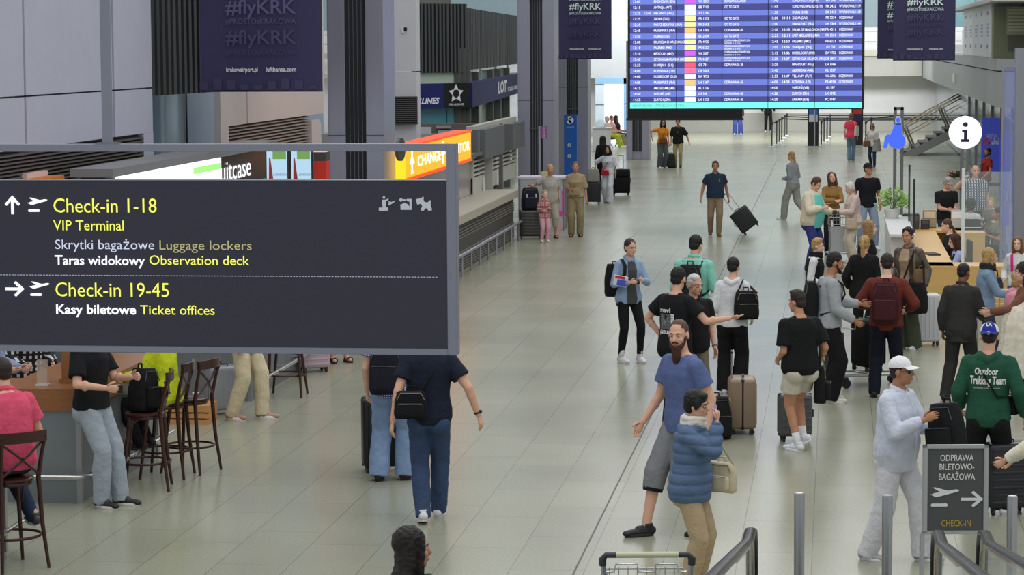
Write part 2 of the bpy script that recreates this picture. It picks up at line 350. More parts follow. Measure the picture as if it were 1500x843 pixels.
facade('side_top', A1+n_*.5, A2+n_*.5, ((.0, .22), (.27, .47), (.52, .7), (.74, .98)), zq(700, 121, A1), zq(700, 103, A1)+.1, (170, 190, 178)); facade('side_bottom', A1+n_*.5, A2+n_*.5, ((.0, .12), (.16, .34), (.40, .46), (.52, .62), (.68, .98)), .6, zq(700, 160, A1), (176, 196, 180))
p = MB()
for u in (.80, .88, .96): q = A0+(A1-A0)*u; p.box((q.x-.08, q.y+.05, 0), (q.x+.08, q.y+.2, 4.2))
for u in (.14, .36, .49, .65): q = A1+n_*.3+(A2-A1)*u; p.box((q.x-.09, q.y-.05, 0), (q.x+.09, q.y+.15, 3.6))
struct('trim_office_mullions', p, paint((92, 94, 90)))
# first floor gallery on the right with lockers
BX = onY(1460, 130, 60).x
gb = V((at(1462, 62, 66).x, at(1462, 62, 66).y, 0))
ze0, ze1, ze2 = at(1462, 158, 66).z, at(1462, 104, 66).z, at(1462, 87, 66).z
XB = gb.x; yb0 = gb.y; yb1 = onX(1352, 62, XB).y
def zx(px, py): return onX(px, py, XB).z
p = MB(); p.box((XB, yb0, ze0), (XB+14, yb1+6, ze1-.02)); struct('wall_right_gallery', p, M_BEAM)
p = MB(); p.box((XB-.03, yb0-.03, ze1+.01), (XB+14, yb1+6, ze2)); struct('trim_right_gallery_edge', p, M_BEAM)
p = MB(); p.box((XB, yb1, at(1350, 113, depth(V((XB, yb1, 4)))).z), (XB+14, yb1+14, ze1+.6)); struct('wall_right_gallery_rear', p, M_BEAM)
p = MB(); p.box((XB+12, yb0-30, 0), (XB+12.4, YF, 14)); struct('wall_right', p, paint((176, 180, 178)))
p = MB(); p.box((XB+3.2, yb0+6, ze2), (XB+3.4, yb1+20, ze2+9)); struct('wall_right_gallery_back', p, paint((120, 112, 104)))
# ---------------------------------------------------------------- signs, screens, banners
WHITE = glow((238, 240, 250), 1.0); YEL = glow((222, 226, 92), .95); INK = paint((30, 26, 52))
PLANE = [(0, .66), (.07, .645), (.17, .72), (.36, .76), (.09, 1.0), (.21, 1.0), (.62, .83), (.88, .90), (1, .86), (.95, .78), (.62, .66), (.22, .50)]
def icon(polys, w, h, x, z, y=0.0, t=.004):
    mb = MB()
    for p in polys: mb.prism([(x+a*w, z+b*h) for a, b in p], y-t, y)
    return mb
def disc(cx, cz, rx, rz, n=20): return [(cx+rx*math.cos(2*math.pi*i/n), cz+rz*math.sin(2*math.pi*i/n)) for i in range(n)]
BAR = [(.07, .02), (.58, .02), (.60, .06), (.60, .14), (.57, .18), (.08, .18), (.05, .14), (.05, .06)]
UPARROW = [(.42, 0), (.58, 0), (.58, .72), (.88, .46), (.99, .56), (.5, 1), (.01, .56), (.12, .46), (.42, .72)]
def rarrow(): return [(b, a) for a, b in UPARROW]
def hanging_sign():
    D = 12.0; c = at(330, 400, D); Y = c.y
    P = lambda x, y: onY(x, y, Y)
    xr = P(669, 400).x; xl = P(-70, 400).x; zb = P(660, 521).z; zt = P(660, 211).z; zp = P(300, 264).z; fw_ = P(655, 400).x
    t = thing('hanging_direction_sign', 'big dark hanging direction sign to check-in 1-18 and 19-45 in a grey frame', 'sign', (fw_, Y, zb)); k = D/FPX
    L = xl-fw_; H = zt-zb; pz = zp-zb; e = .043
    f = MB(); f.box((0, 0, 0), (xr-fw_, .085, H)); f.box((L, 0, H-.034), (0, .085, H)); f.box((L, 0, 0), (0, .085, .030)); f.box((L, .0, pz-.004), (0, .08, pz)); f.build('frame', M_FRAME, t, bevel=.004)
    p = MB(); p.box((L, .006, .03), (0, .07, pz-.004)); p.build('panel', mat('sign_panel', (46, 45, 62), .35, var=.05, vscale=2), t)
    r = P(152, 100); m = MB(); m.box((r.x-fw_-.020, .02, H), (r.x-fw_+.020, .06, H+1.6)); m.build('hanger_rod', M_FRAME, t)
    m = MB(); m.box((r.x-fw_-.055, .01, H-.002), (r.x-fw_+.06, .07, H+.006)); m.build('bracket', M_FRAME, t, bevel=.002)
    def w(x, y): q = P(x, y); return (q.x-fw_, 0, q.z-zb)
    def txt(s, x0, x1, yc, cap, m, nm='lettering', bold=0.0):
        a = w(x0, yc); b = w(x1, yc); put_text(s, cap*k, (a[0], .004, a[2]), t, m, nm, align='LEFT', width=b[0]-a[0], bold=bold)
    txt('Check-in 1-18', 77, 228, 301, 21, YEL); txt('VIP Terminal', 78, 181, 330, 15, YEL)
    DW = glow((190, 196, 215), .85); DY = glow((160, 158, 110), .85)
    txt('Skrytki bagażowe', 80, 225, 358, 14, DW); txt('Luggage lockers', 232, 367, 359, 14, DY)
    txt('Taras widokowy', 80, 212, 381, 14, WHITE, bold=.012); txt('Observation deck', 218, 364, 381, 14, YEL)
    txt('Check-in 19-45', 80, 246, 424, 21, YEL); txt('Kasy biletowe', 81, 198, 453, 14, WHITE, bold=.018); txt('Ticket offices', 205, 314, 454, 14, YEL)
    for nm, x0, y0, x1, y1, polys in (('arrow', 7, 287, 29, 314, [UPARROW]), ('plane_symbol', 40, 290, 69, 311, [PLANE, BAR]), ('arrow', 8, 412, 35, 435, [rarrow()]), ('plane_symbol', 43, 413, 72, 434, [PLANE, BAR])):
        a = w(x0, y1); b = w(x1, y0); icon(polys, b[0]-a[0], b[2]-a[2], a[0], a[2], .004).build(nm, WHITE, t)
    a = w(0, 403); b = w(642, 403); m = MB(); n = 150
    for i in range(n): x = a[0]+(b[0]-a[0])*i/n; m.box((x, .003, a[2]-.0015), (x+(b[0]-a[0])/n*.6, .006, a[2]+.0015))
    m.build('dotted_rule', glow((150, 152, 175), .8), t)
    PW = paint((224, 226, 236))
    def px(pts): return [((x/11.54+540), (y/11.54+280)) for x, y in pts]
    def ic(nm, polys):
        m = MB()
        for p in polys:
            q = [w(*c) for c in px(p)]; m.prism([(c[0], c[2]) for c in q], .001, .004)
        m.build(nm, PW, t)
    circ = lambda cx, cy, r: [(cx+r*math.cos(i*.4488), cy-r*math.sin(i*.4488)) for i in range(14)]
    ic('waving_person_symbol', [circ(258, 112, 22), [(222, 150), (290, 148), (330, 126), (338, 138), (292, 180), (292, 280), (240, 280), (222, 200)], [(172, 282), (330, 278), (330, 332), (172, 337)], [(325, 175), (385, 185), (440, 168), (445, 178), (350, 242), (322, 225), (350, 208)]])
    ic('left_luggage_symbol', [circ(545, 152, 28), [(570, 138), (622, 142), (622, 166), (570, 172)], [(640, 135), (725, 135), (725, 320), (690, 320), (690, 180), (640, 168)], [(535, 230), (575, 215), (585, 198), (625, 198), (640, 215), (665, 225), (700, 290), (690, 320), (540, 320)]])
    ic('dog_symbol', [[(797, 140), (890, 122), (915, 95), (930, 110), (925, 150), (945, 185), (985, 195), (1015, 180), (1035, 155), (1050, 165), (1045, 215), (1055, 260), (1070, 325), (1010, 340), (985, 290), (950, 300), (930, 335), (875, 330), (890, 290), (905, 260), (885, 215), (820, 230)]])
hanging_sign()
# departures board
def flight_board():
    c = at(1090, 90, 62.0); Y = c.y; P = lambda x, y: onY(x, y, Y); k = 62.0/FPX
    x0 = P(923, 100).x; x1 = P(1262.5, 100).x; zb = P(923, 159.3).z; yoff = lambda y: (159.3-y)*k
    H = yoff(-16); t = thing('departures_board', 'huge blue lit departures and arrivals board hanging across the hall', 'screen', (x0, Y, zb)); Wd = x1-x0
    m = MB(); m.box((-.06, .05, -.03), (Wd+.06, .45, H+.1)); m.build('casing', plastic((28, 29, 34)), t)
    for xx in (.3, Wd-.3): m = MB(); m.cyl((xx, .25, H), (xx, .25, H+4), .03, n=8); m.build('hanger_rod', M_STEEL, t)
    X = lambda px: (px-923)*(Wd/339.5)
    LT, DK = glow((97, 114, 196), 1.0), glow((60, 62, 124), 1.0); TXT = glow((235, 238, 252), 1.0)
    m = MB(); m.box((0, 0, 0), (Wd, .05, yoff(150.6))); cy = m.build('status_strip', glow((112, 236, 220), 1.0), t)
    put_text('DEPARTURE AREA - AFTER SECURITY CONTROL', 3.4*k, (X(927), -.004, yoff(155)), cy, paint((70, 150, 150)), align='LEFT', width=X(1003)-X(927))
    CH = dict(w=(244, 246, 250), y=(238, 240, 150), m=(196, 88, 226), o=(236, 184, 122), r=(232, 84, 112), p=(240, 110, 150), e=(246, 236, 240))
    A = ['11:55||OLSZTYN|m|W6 2087|BOARDING', '12:05||EINDHOVEN (EIN)|m|W6 2073|BOARDING CLOSED', '12:15||ANTALJA (AYT)|w|BB 7105|GO TO GATE', '12:25|12:45|HELSINKI (HEL)|w|AY 1186|', '12:25||ZADAR (ZAD)|y|FR 1373|GO TO GATE', '12:35||PARYŻ BEAUVAIS (BVA)|y|FR 3693|GO TO GATE',
         '12:45||FRANKFURT (FRA)|o|LH 1365|ODPRAWA 41-45', '12:50||DUBAJ (DXB)|e|EK 2434|GO TO GATE', '13:00||BRUKSELA CHARLEROI (CRL)|y|FR 4935|ODPRAWA/BAG/DROP 12-18', '13:10||PALERMO (PMO)|y|FR 6232|ODPRAWA/BAG/DROP 12-18', '13:10||MEDIOLAN (MXP)|m|W6 2007|ODPRAWA/BAG/DROP 23-26', '13:40||SZTOKHOLM ARLANDA (ARN)|y|FR 4427|ODPRAWA/BAG/DROP 12-18',
         '13:55||SHARJAH  (SHJ)|r|G9 731|ODPRAWA 36-38', '14:00||KOPENHAGA (CPH)|p|D8 3563|', '14:00||DUSSELDORF (DUS)|w|EW 9753|', '14:05||FRANKFURT (FRA)|o|LH 1367|ODPRAWA 41-45', '14:15||AMSTERDAM (AMS)|w|KL 1326|', '14:40||WIEDEŃ (VIE)|w|OS 598|ODPRAWA 41-45', '14:55||ZURYCH (ZRH)|w|LX 1373|ODPRAWA 41-45']
    Bq = ['11:30||OSLO|FR 1010|', '11:40||LONDYN LUTON (LTN)|W6 2041|WYLĄDOWAŁ 11:20', '11:45||LONDYN STANSTED (STN)|FR 2432|WYLĄDOWAŁ 11:39', '11:50||DUBAJ (DXB)|EK 2433|WYLĄDOWAŁ 11:38', '12:00|11:51|ZADAR (ZAD)|FR 7274|OCZEKIWANY', '12:00||FRANKFURT (FRA)|LH 1364|WYLĄDOWAŁ 11:44',
          '12:10|12:15|PALMA DE MALLORCA (PMI)|FR 4511|OCZEKIWANY', '12:25|12:11|EAST MIDLANDS (EMA)|FR 1334|OCZEKIWANY', '12:45|12:50|PALERMO (PMO)|FR 6233|OCZEKIWANY', '13:05|13:06|SHARJAH  (SHJ)|G9 730|OCZEKIWANY', '13:15|13:06|DUSSELDORF (DUS)|EW 9752|OCZEKIWANY', '13:20|13:07|SZTOKHOLM ARLANDA (ARN)|DB 3807|OCZEKIWANY',
          '13:25||FRANKFURT (FRA)|LH 1366|', '13:40||AMSTERDAM (AMS)|KL 1327|', '13:55|13:47|TEL AVIV (TLV)|W6-2096|OCZEKIWANY', '14:00|14:09|LIZBONA (LIS)|FR 4034|OCZEKIWANY', '14:00||WIEDEŃ (VIE)|OS 597|', '14:20||ZURYCH (ZRH)|LX 1372|', '14:20||ANKARA (ESB)|PC 1747|']
    pitch = 8.46
    for i in range(19):
        yb = 150.4-(18-i)*pitch; yt = yb-pitch; yc = (yb+yt)/2
        m = MB(); m.box((0, 0, yoff(yb)), (Wd, .05, yoff(yt)-.004)); r = m.build('flight_row', DK if i % 2 == 0 else LT, t)
        a = A[i].split('|'); b = Bq[i].split('|'); tm = MB(); z = yoff(yc)
        def tx(s, x, cap=3.7, al='LEFT', bold=.008):
            if s: q = text_mb(s, cap*k, align=al, bold=bold, width=2.06*k*len(s)*min(1, cap/3.4)); q.xf(Matrix.Translation(V((X(x), -.003, z)))); tm.add(q.v, q.f)
        tx(a[0], 927); tx(a[1], 943); tx(a[2], 958); tx(a[4], 1024)
        if '/' in a[5]:
            z = yoff(yc-1.8); tx(a[5], 1062, 2.8); z = yoff(yc+2.2); tx('NADANIE 12 13 14 15', 1062, 2.0); z = yoff(yc)
        else: tx(a[5], 1062)
        tx(b[0], 1129); tx(b[1], 1146); tx(b[2], 1161); tx(b[3], 1217, al='CENTER'); tx(b[4], 1229)
        tm.build('lettering', TXT, r)
        m = MB(); m.box((X(1003.5), -.006, yoff(yb-.7)), (X(1019.5), 0, yoff(yt+.7))); m.build('airline_chip', glow(CH[a[3]], 1.0), r)
    m = MB()
    for px_ in (991.5, 1058.5, 1126, 1194): m.box((X(px_)-.007, -.007, 0), (X(px_)+.007, -.001, H))
    for y in (39.5,): m.box((0, -.007, yoff(y)-.007), (Wd, -.001, yoff(y)+.007))
    m.build('panel_seam', paint((18, 18, 34)), t)
flight_board()
c = at(1004, 167, 70); a = at(919.5, 175, 70); b = at(1088, 159, 70)
t = thing('blank_display', 'dark blank display panel hanging behind the bottom left of the departures board', 'screen', (a.x, a.y, a.z)); m = MB(); m.box((0, 0, 0), (b.x-a.x, .3, at(920, 128, 70).z-a.z)); m.build('panel', plastic((30, 31, 32)), t, bevel=.02)
m = MB(); m.box((-.04, -.03, -.03), (b.x-a.x+.04, .0, .03)); m.build('bottom_trim', plastic((46, 46, 46)), t)
for x_ in (.3, b.x-a.x-.3): m = MB(); m.cyl((x_, .15, .4), (x_, .15, 6), .025, n=8); m.build('hanger_rod', M_STEEL, t)
# banners
def banner(label, xl, xr, yb, D, url, other, tl, rows, dim, light):
    """rows: (text, picture y, cap px, brightness 0..1)"""
    a = at(xl, yb, D); b = onY(xr, yb, a.y); k = D/FPX; Wd = b.x-a.x; H = 9.5-a.z
    t = thing('hanging_banner', label, 'banner', (a.x, a.y, a.z)); n = 28; m = MB(); rs = []
    for i in range(9):
        z = H*i/8; rs.append([V((Wd*j/n, .05*math.sin(j/n*5+i*.25)*(1-i/9)*.5-.0, z)) for j in range(n+1)] + [V((Wd*j/n, .05*math.sin(j/n*5+i*.25)*(1-i/9)*.5+.012, z)) for j in range(n, -1, -1)])
    m.rings(rs); m.build('cloth', mat('banner_cloth', (50, 47, 88), .65, var=.06, vscale=1.2, bump=.15, bscale=6), t, 60)
    m = MB(); m.cyl((-.05, 0, H), (Wd+.05, 0, H), .025, n=8); m.build('hanging_rod', M_STEEL, t); m = MB(); m.cyl((.01, .03, .03), (Wd-.01, .03, .03), .015, n=8); m.build('weight_rod', paint((40, 38, 66)), t)
    sh = (255, 255, 255)
    for s, y, cap, br in rows:
        col = tuple(int(b0+(c_-b0)*br) for b0, c_ in zip((50, 47, 88),  ((220, 240, 235) if br > .5 else (150, 140, 190))))
        xc = (tl[0]+tl[1])/2; p = (Wd*(xc-xl)/(xr-xl), -.045, (yb-y)*k)
        put_text(s, cap*k, p, t, paint(col), align='CENTER', width=Wd*(tl[1]-tl[0])/(xr-xl), bold=.012)
    for s, x0, x1 in ((url, light[0], light[1]), (other, light[2], light[3])):
        put_text(s, dim[1]*k, (Wd*(x0-xl)/(xr-xl), -.045, (yb-dim[0])*k), t, paint((226, 226, 232)), align='LEFT', width=Wd*(x1-x0)/(xr-xl), bold=.02)
    m = MB(); 
    for i in range(9): x = Wd*(i+.5)/9; m.box((x-.10, -.04, .03), (x+.02, -.036, .14+.05*math.sin(i*1.3)))
    m.build('printed_edge', paint((62, 58, 92)), t)
banner('dark violet cloth banner hanging left of the near steel column', 294, 473, 135, 36.5, 'krakowairport.pl', 'lufthansa.com', (333, 436), [('#flyKRK', 11, 20, .42), ('#PROSTOzKRAKOWA', 32, 8, .28), ('#flyKRK', 55, 20, .22), ('#PROSTOzKRAKOWA', 77, 8, .12)], (102, 6.5), (333, 379, 391, 435))
banner('dark violet cloth banner hanging just left of the departures board', 819, 896, 87, 76, 'krakowairport.pl', 'norwegian.com', (834, 881), [('#PROSTOzKRAKOWA', 0, 3.6, .9), ('#flyKRK', 10, 9, 1), ('#PROSTOzKRAKOWA', 20, 3.8, .85), ('#flyKRK', 31, 9, .25), ('#flyKRK', 50, 9, .12)], (72, 2.6), (835, 855, 862, 881))
banner('dark violet cloth banner right of the departures board, in front of another', 1308, 1399, 89, 70, 'krakowairport.pl', 'transavia.com', (1328, 1382), [('#flyKRK', 4, 9, 1), ('#PROSTOzKRAKOWA', 14, 5, .9), ('#flyKRK', 26, 10, .24), ('#PROSTOzKRAKOWA', 37, 4, .14), ('#flyKRK', 47, 10, .14)], (72, 3), (1328, 1351, 1361, 1381))
banner('dark violet cloth banner right of the departures board, half behind another', 1285, 1362, 86, 80, 'krakowairport.pl', 'transavia.com', (1299, 1347), [('#flyKRK', 6, 9, 1), ('#PROSTOzKRAKOWA', 14, 3.5, .7), ('#flyKRK', 22, 9, 1), ('#PROSTOzKRAKOWA', 31, 3.5, .7), ('#flyKRK', 40, 9, .2)], (73, 2.4), (1301, 1321, 1328, 1346))
# airline fascia over the ticket office
def strip_sign(name, label, q0, q1, z0, z1, m, off=.1):
    d = (q1-q0); L = d.length; t = thing(name, label, 'sign', (q0.x, q0.y, z0), math.atan2(d.y, d.x)); b = MB(); b.box((0, -off, 0), (L, .25-off, z1-z0)); b.build('panel', m, t, bevel=.01); return t, L, z1-z0
NV = mat('fascia_navy', (30, 32, 104), .25, var=.03)
e0 = A0+(A1-A0)*.52
zf0, zf1 = zq(650, 159.5, A0), zq(650, 122.5, A0)
t, L, H = strip_sign('airline_sign', 'navy airline fascia panel with white letters beside the white pier', A0+V((0, -.2, 0)), e0+V((0, -.2, 0)), zf0, zf1, NV)
put_text('AIRLINES', H*.24, (L*.80, -.105, H*.32), t, paint((235, 236, 245)), align='RIGHT', shear=.25, bold=.03)
t, L, H = strip_sign('airline_sign', 'black square sign with a white five-pointed star of triangles', e0+V((.0, -.2, 0)), A1+V((0, -.2, 0)), zf0, zf1, mat('fascia_black', (18, 18, 20), .3))
m = MB()
for i in range(5):
    a = math.pi/2+i*2*math.pi/5; R = H*.235; c_ = V((L*.46+math.cos(a)*R, H*.58+math.sin(a)*R)); u = V((math.cos(a), math.sin(a))); v = V((-u.y, u.x)); s_ = H*.13
    m.prism([tuple(c_+u*s_*1.15), tuple(c_-u*s_*.75+v*s_*.95), tuple(c_-u*s_*.55), tuple(c_-u*s_*.75-v*s_*.95)], -.108, -.1)
m.build('star_emblem', paint((225, 226, 230)), t); put_text('STAR ALLIANCE', H*.075, (L*.46, -.103, H*.15), t, paint((220, 220, 224)), bold=.03)
q1 = A1+(A2-A1)*.99
t, L, H = strip_sign('airline_sign', 'long navy fascia panel running back to the middle column, white lettering', A1+V((0.02, -.2, 0)), q1+V((0, -.2, 0)), zf0, zf1, mat('fascia_navy_matt', (34, 36, 96), .55, spec=.25, var=.04))
put_text('LOT', H*.52, (L*.46, -.105, H*.55), t, paint((238, 239, 246)), bold=.04, align='CENTER', width=L*.15); put_text('POLISH AIRLINES', H*.2, (L*.56, -.105, H*.36), t, paint((230, 232, 240)), align='LEFT', bold=.03, width=L*.26)
# exchange office on the left
XK = -6.95
def kz(px, py, X=None): return onX(px, py, XK if X is None else X).z
def ky(px, X=None): return onX(px, 62, XK if X is None else X).y
ko = thing('exchange_office', 'grey exchange office with white slatted shutters and a stone ledge', 'kiosk', (XK, ky(757), 0)); y1 = 0.0; y0 = ky(596)-ky(757)
m = MB(); m.box((-.55, y0, .0), (-.10, y1, .94)); m.build('counter_front', mat('dark_panel', (74, 72, 68), .5, var=.08, vscale=2, stretch=(1, 1, 6)), ko)
m = MB()
for i in range(4): m.box((-.10, y0, .62+i*.055), (-.075, y1, .645+i*.055)); 
for i in range(7): m.box((-.10, y0, .04+i*.05), (-.08, y1, .07+i*.05))
m.build('vent_slats', paint((120, 116, 108)), ko)
m = MB(); m.box((-.75, y0, .93), (.02, y1+.02, 1.10)); m.build('ledge', mat('travertine', (186, 178, 162), .4, var=.12, vscale=6), ko, bevel=.01)
m = MB(); m.tube([(.10, y0, .40), (.10, y1, .40)], .03, 8)
n_ = 12
for i in range(n_): y = y0+(y1-y0)*(i+.4)/n_; m.tube([(.10, y, 0), (.10, y, .40)], .022, 6)
m.build('kick_rail', M_STEEL, ko, 60)
zs0, zs1 = 1.10, kz(700, 226, XK-.7)
ys0 = ky(692, XK-.7)-ky(757); ym = ky(720, XK-.7)-ky(757); ye = ky(756, XK-.7)-ky(757)
for a_, b_ in ((ys0, ym), (ym, ye)):
    m = MB(); m.box((-.80, a_, zs0), (-.70, a_+.10, zs1)); m.box((-.80, b_-.10, zs0), (-.70, b_, zs1)); m.box((-.80, a_, zs0), (-.72, b_, zs0+.34)); fr_ = m.build('shutter', paint((196, 196, 184)), ko)
    m = MB(); z = zs0+.38
    while z < zs1-.04: m.box((-.78, a_+.1, z), (-.71, b_-.1, z+.045)); z += .095
    m.build('slats', paint((200, 200, 190)), fr_); m = MB(); m.box((-.92, a_+.05, zs0), (-.90, b_-.05, zs1)); m.build('backing', paint((78, 78, 74)), fr_)
m = MB(); m.box((-.9, y0, zs1), (-.55, y1, zs1+.07)); m.box((-.9, ys0-.15, zs1), (-.58, ys0+.2, kz(700, 190, XK-.6))); m.box((-.9, ym-2.6, zs1-.1), (-.5, ym+.7, kz(720, 186, XK-.6))); m.box((-.9, ye-2.4, zs1-.1), (-.5, ye, kz(745, 182, XK-.6))); m.build('fascia_block', paint((98, 100, 102)), ko)
m = MB(); m.box((-.85, ys0, zs1), (-.7, ye, zs1+.62)); m.build('fascia_panel', paint((182, 180, 170)), ko)
m = MB(); m.tube([(-.75, ys0, kz(694, 190, XK-.7)), (-.75, ye, kz(755, 180, XK-.7))], .03, 6); m.build('top_rail', M_STEEL, ko)
m = MB(); m.box((-.85, y0, 1.1), (-.75, ys0, 2.3)); m.build('window_band', mat('office_glass', (150, 140, 136), .2), ko)
m = MB(); m.box((-4.5, y1-.1, 0), (-.55, y1, zs1+.4)); m.build('end_wall', paint((170, 168, 160)), ko)
m = MB()
for i in range(2): m.prism([(-.02, 0), (.10, 0), (.04, .30)], 0, .03, Matrix.Translation(V((-.66, ys0+1.5+i*2.3, 1.10))) @ Matrix.Rotation(math.pi/2, 4, 'Z'))
m.build('price_stand', paint((225, 228, 230)), ko)
# lit orange sign
XO = -6.75; ya, yb = ky(592, XO), ky(689, XO); z0, z1 = kz(689, 232, XO), kz(689, 194, XO)
os_ = thing('exchange_sign', 'glowing orange light box sign over the exchange office', 'sign', (XO, ya, z0), math.pi/2); L = yb-ya; H = z1-z0
ORG = glow((255, 166, 22), 1.0); EDG = glow((255, 196, 30), 1.1)
m = MB(); m.box((0, .0, 0), (L, .30, H)); m.build('light_box', ORG, os_, bevel=.01)
m = MB(); m.box((-.02, -.0, 0), (0, .32, H)); m.build('end_cap', EDG, os_)
m = MB(); m.box((-.03, -.015, -.05), (L+.03, .3, -.005)); m.box((-.03, -.015, H+.005), (L+.03, .3, H+.04)); m.build('red_rim', glow((230, 70, 14), 1), os_)
WL = glow((255, 250, 240), 1.1)
put_text('CHANGE', H*.36, (L*.155, -.01, H*.47), os_, WL, align='LEFT', width=L*.33, bold=.02); put_text('KANTOR', H*.36, (L*.60, -.01, H*.52), os_, WL, align='LEFT', width=L*.36, bold=.02)
m = MB()
def plane_top(cx, cz, s): return [(cx+s*a, cz+s*b) for a, b in ((-.06, .5), (.06, .5), (.08, .2), (.5, .0), (.5, -.1), (.08, 0), (.06, -.3), (.2, -.42), (.2, -.5), (0, -.44), (-.2, -.5), (-.2, -.42), (-.06, -.3), (-.08, 0), (-.5, -.1), (-.5, 0), (-.08, .2))]
m.prism([(x, z) for x, z in plane_top(L*.085, H*.5, H*.8)], -.012, 0); m.prism([(x, z) for x, z in plane_top(L*.53, H*.52, H*.8)], -.012, 0); m.build('plane_emblem', WL, os_)
[MB().box((L*f_, .3, H*.3), (L*f_+.06, 1.05, H*.45)).build('bracket', M_STEEL, os_) for f_ in (.1, .5, .9)]
# partition of white framed panels behind the exchange office
D = 60; a = at(584, 182, D); b = at(738, 182, D); ztp = at(670, 181, D).z
pt = thing('office_partition', 'brown framed partition with white panels behind the orange sign', 'partition', (a.x, a.y, 0)); Wd = b.x-a.x; X = lambda px: Wd*(px-584)/(738-584)
m = MB(); m.box((0, 0, 0), (Wd, .15, ztp)); m.build('frame', paint((112, 104, 98)), pt)
for p0, p1, q0, q1 in ((594, 633, 197, 186), (643, 694, 199, 191), (706, 735, 199, 186), (586, 640, 230, 206)):
    m = MB(); m.box((X(p0), -.03, at(600, q0, D).z), (X(p1), .0, at(600, q1, D).z)); m.build('white_panel', paint((205, 206, 210)), pt)
m = MB(); m.box((-.1, -.06, at(600, 200.5, D).z), (X(662), -.0, at(600, 199, D).z)); m.build('shelf_edge', paint((205, 180, 172)), pt)
m = MB(); m.box((X(641), -.1, at(600, 188, D).z), (X(662), .05, at(600, 184, D).z)); m.build('top_box', paint((170, 168, 160)), pt)
a = at(584, 219, 40.2); rm = thing('round_mirror', 'dark grey round disc sign on the right side of the near steel column', 'sign', a, math.radians(80)); m = MB(); m.tube([(0, 0, 0), (0, -.05, 0)], [.18, .18], 24); m.build('disc', metal((120, 122, 118)), rm, 40); m = MB(); m.tube([(0, -.01, 0), (0, .34, 0)], .02, 8); m.build('arm', M_STEEL, rm, 60)
# luggage shop behind the hanging sign
XS = -8.6
def sy(px): return onX(px, 62, XS).y
def sz(px, py): return onX(px, py, XS).z
s0 = sy(150); sh = thing('suitcase_shop_sign', 'dark shop fascia with white letters and a bright white lit panel over the hanging sign', 'sign', (XS, s0, sz(330, 275)), math.pi/2); L = sy(392)-s0; H = sz(330, 227)-sz(330, 275)
m = MB(); m.box((0, 0, 0), (L, .3, H)); m.build('fascia', mat('shop_fascia', (56, 54, 52), .4), sh); m = MB(); m.box((-.1, -.12, H), (L+.1, .4, H+.1)); m.build('header', paint((130, 130, 134)), sh); [MB().box((L*f_, .3, H*.3), (L*f_+.08, .72, H*.5)).build('bracket', M_STEEL, sh) for f_ in (.1, .4, .7)]
u = sy(318)-s0; m = MB(); m.box((sy(165)-s0, -.03, -.1), (u, 0, H-.02)); m.build('lit_panel', glow((246, 248, 255), 1.05), sh); m = MB(); m.box((u-1.6, -.035, H*.62), (u-.05, -.03, H*.8)); m.build('green_strip', glow((150, 236, 120), 1), sh)
put_text('Suitcase', H*.62, (sy(364)-s0, -.01, H*.52), sh, glow((250, 250, 255), 1.0), align='RIGHT', width=(sy(364)-sy(311)), bold=.0)
for i, (p0, p1) in enumerate(((391, 422), (427, 457))):
    D = 36; a = at(p0, 264, D); b = at(p1, 218, D); po = thing('poster', ('left' if i == 0 else 'right')+' one of two pale blue lit posters with a red tower', 'poster', (a.x, a.y, a.z-.5)); w_, h_ = b.x-a.x, b.z-a.z+.5
    m = MB(); m.box((0, 0, 0), (w_, .06, h_)); m.build('panel', glow((168, 200, 222), .85), po); m = MB(); m.prism([(.02, .1), (w_*.5, .1), (w_*.18, h_-.12), (w_*.12, h_-.12)], -.008, 0); m.build('tower_picture', paint((176, 60, 48)), po)
    m = MB(); m.box((w_*.3, -.008, h_-.14), (w_*.95, 0, h_-.02)); m.build('green_strip', glow((106, 150, 76), .8), po); put_text('LONDON', .03, (w_*.66, -.01, h_*.62), po, paint((60, 70, 90)))
    m = MB(); m.box((-.02, .0, 0), (-.0, .08, h_)); m.box((w_, 0, 0), (w_+.02, .08, h_)); m.box((.2, .02, -2.6), (.3, .06, 0)); m.build('frame', plastic((44, 46, 50)), po)
D = 36; a = at(460, 264, D); b = at(478, 218, D); po = thing('advert_pillar', 'red advertising pillar left of the near steel column', 'sign', (a.x, a.y, 0)); w_ = b.x-a.x
m = MB(); m.box((0, 0, 0), (w_, .3, at(460, 236, D).z)); m.build('red_panel', paint((206, 48, 32)), po); m = MB(); m.box((0, 0, at(460, 236, D).z), (w_, .3, at(460, 223, D).z)); m.build('dark_panel', paint((66, 62, 60)), po); m = MB(); m.box((0, 0, at(460, 223, D).z), (w_, .3, at(460, 219, D).z)); m.build('pink_panel', glow((240, 170, 168), .9), po)
a = at(0, 262, 30); b = at(67, 254, 30); t = thing('shop_canopy', 'pale pink canopy edge with an orange end over the hanging sign', 'canopy', (a.x-1, a.y, a.z-.2)); m = MB(); m.box((0, 0, 0), (b.x-a.x+.8, .8, .26)); m.build('edge', paint((214, 190, 186)), t); m = MB(); m.box((b.x-a.x+.4, -.01, 0), (b.x-a.x+1, .8, .2)); m.build('end', paint((204, 120, 48)), t); m = MB(); m.box((.2, .3, -2.4), (.3, .4, 0)); m.box((.7, .3, -2.4), (.8, .4, 0)); m.build('post', M_STEEL, t)
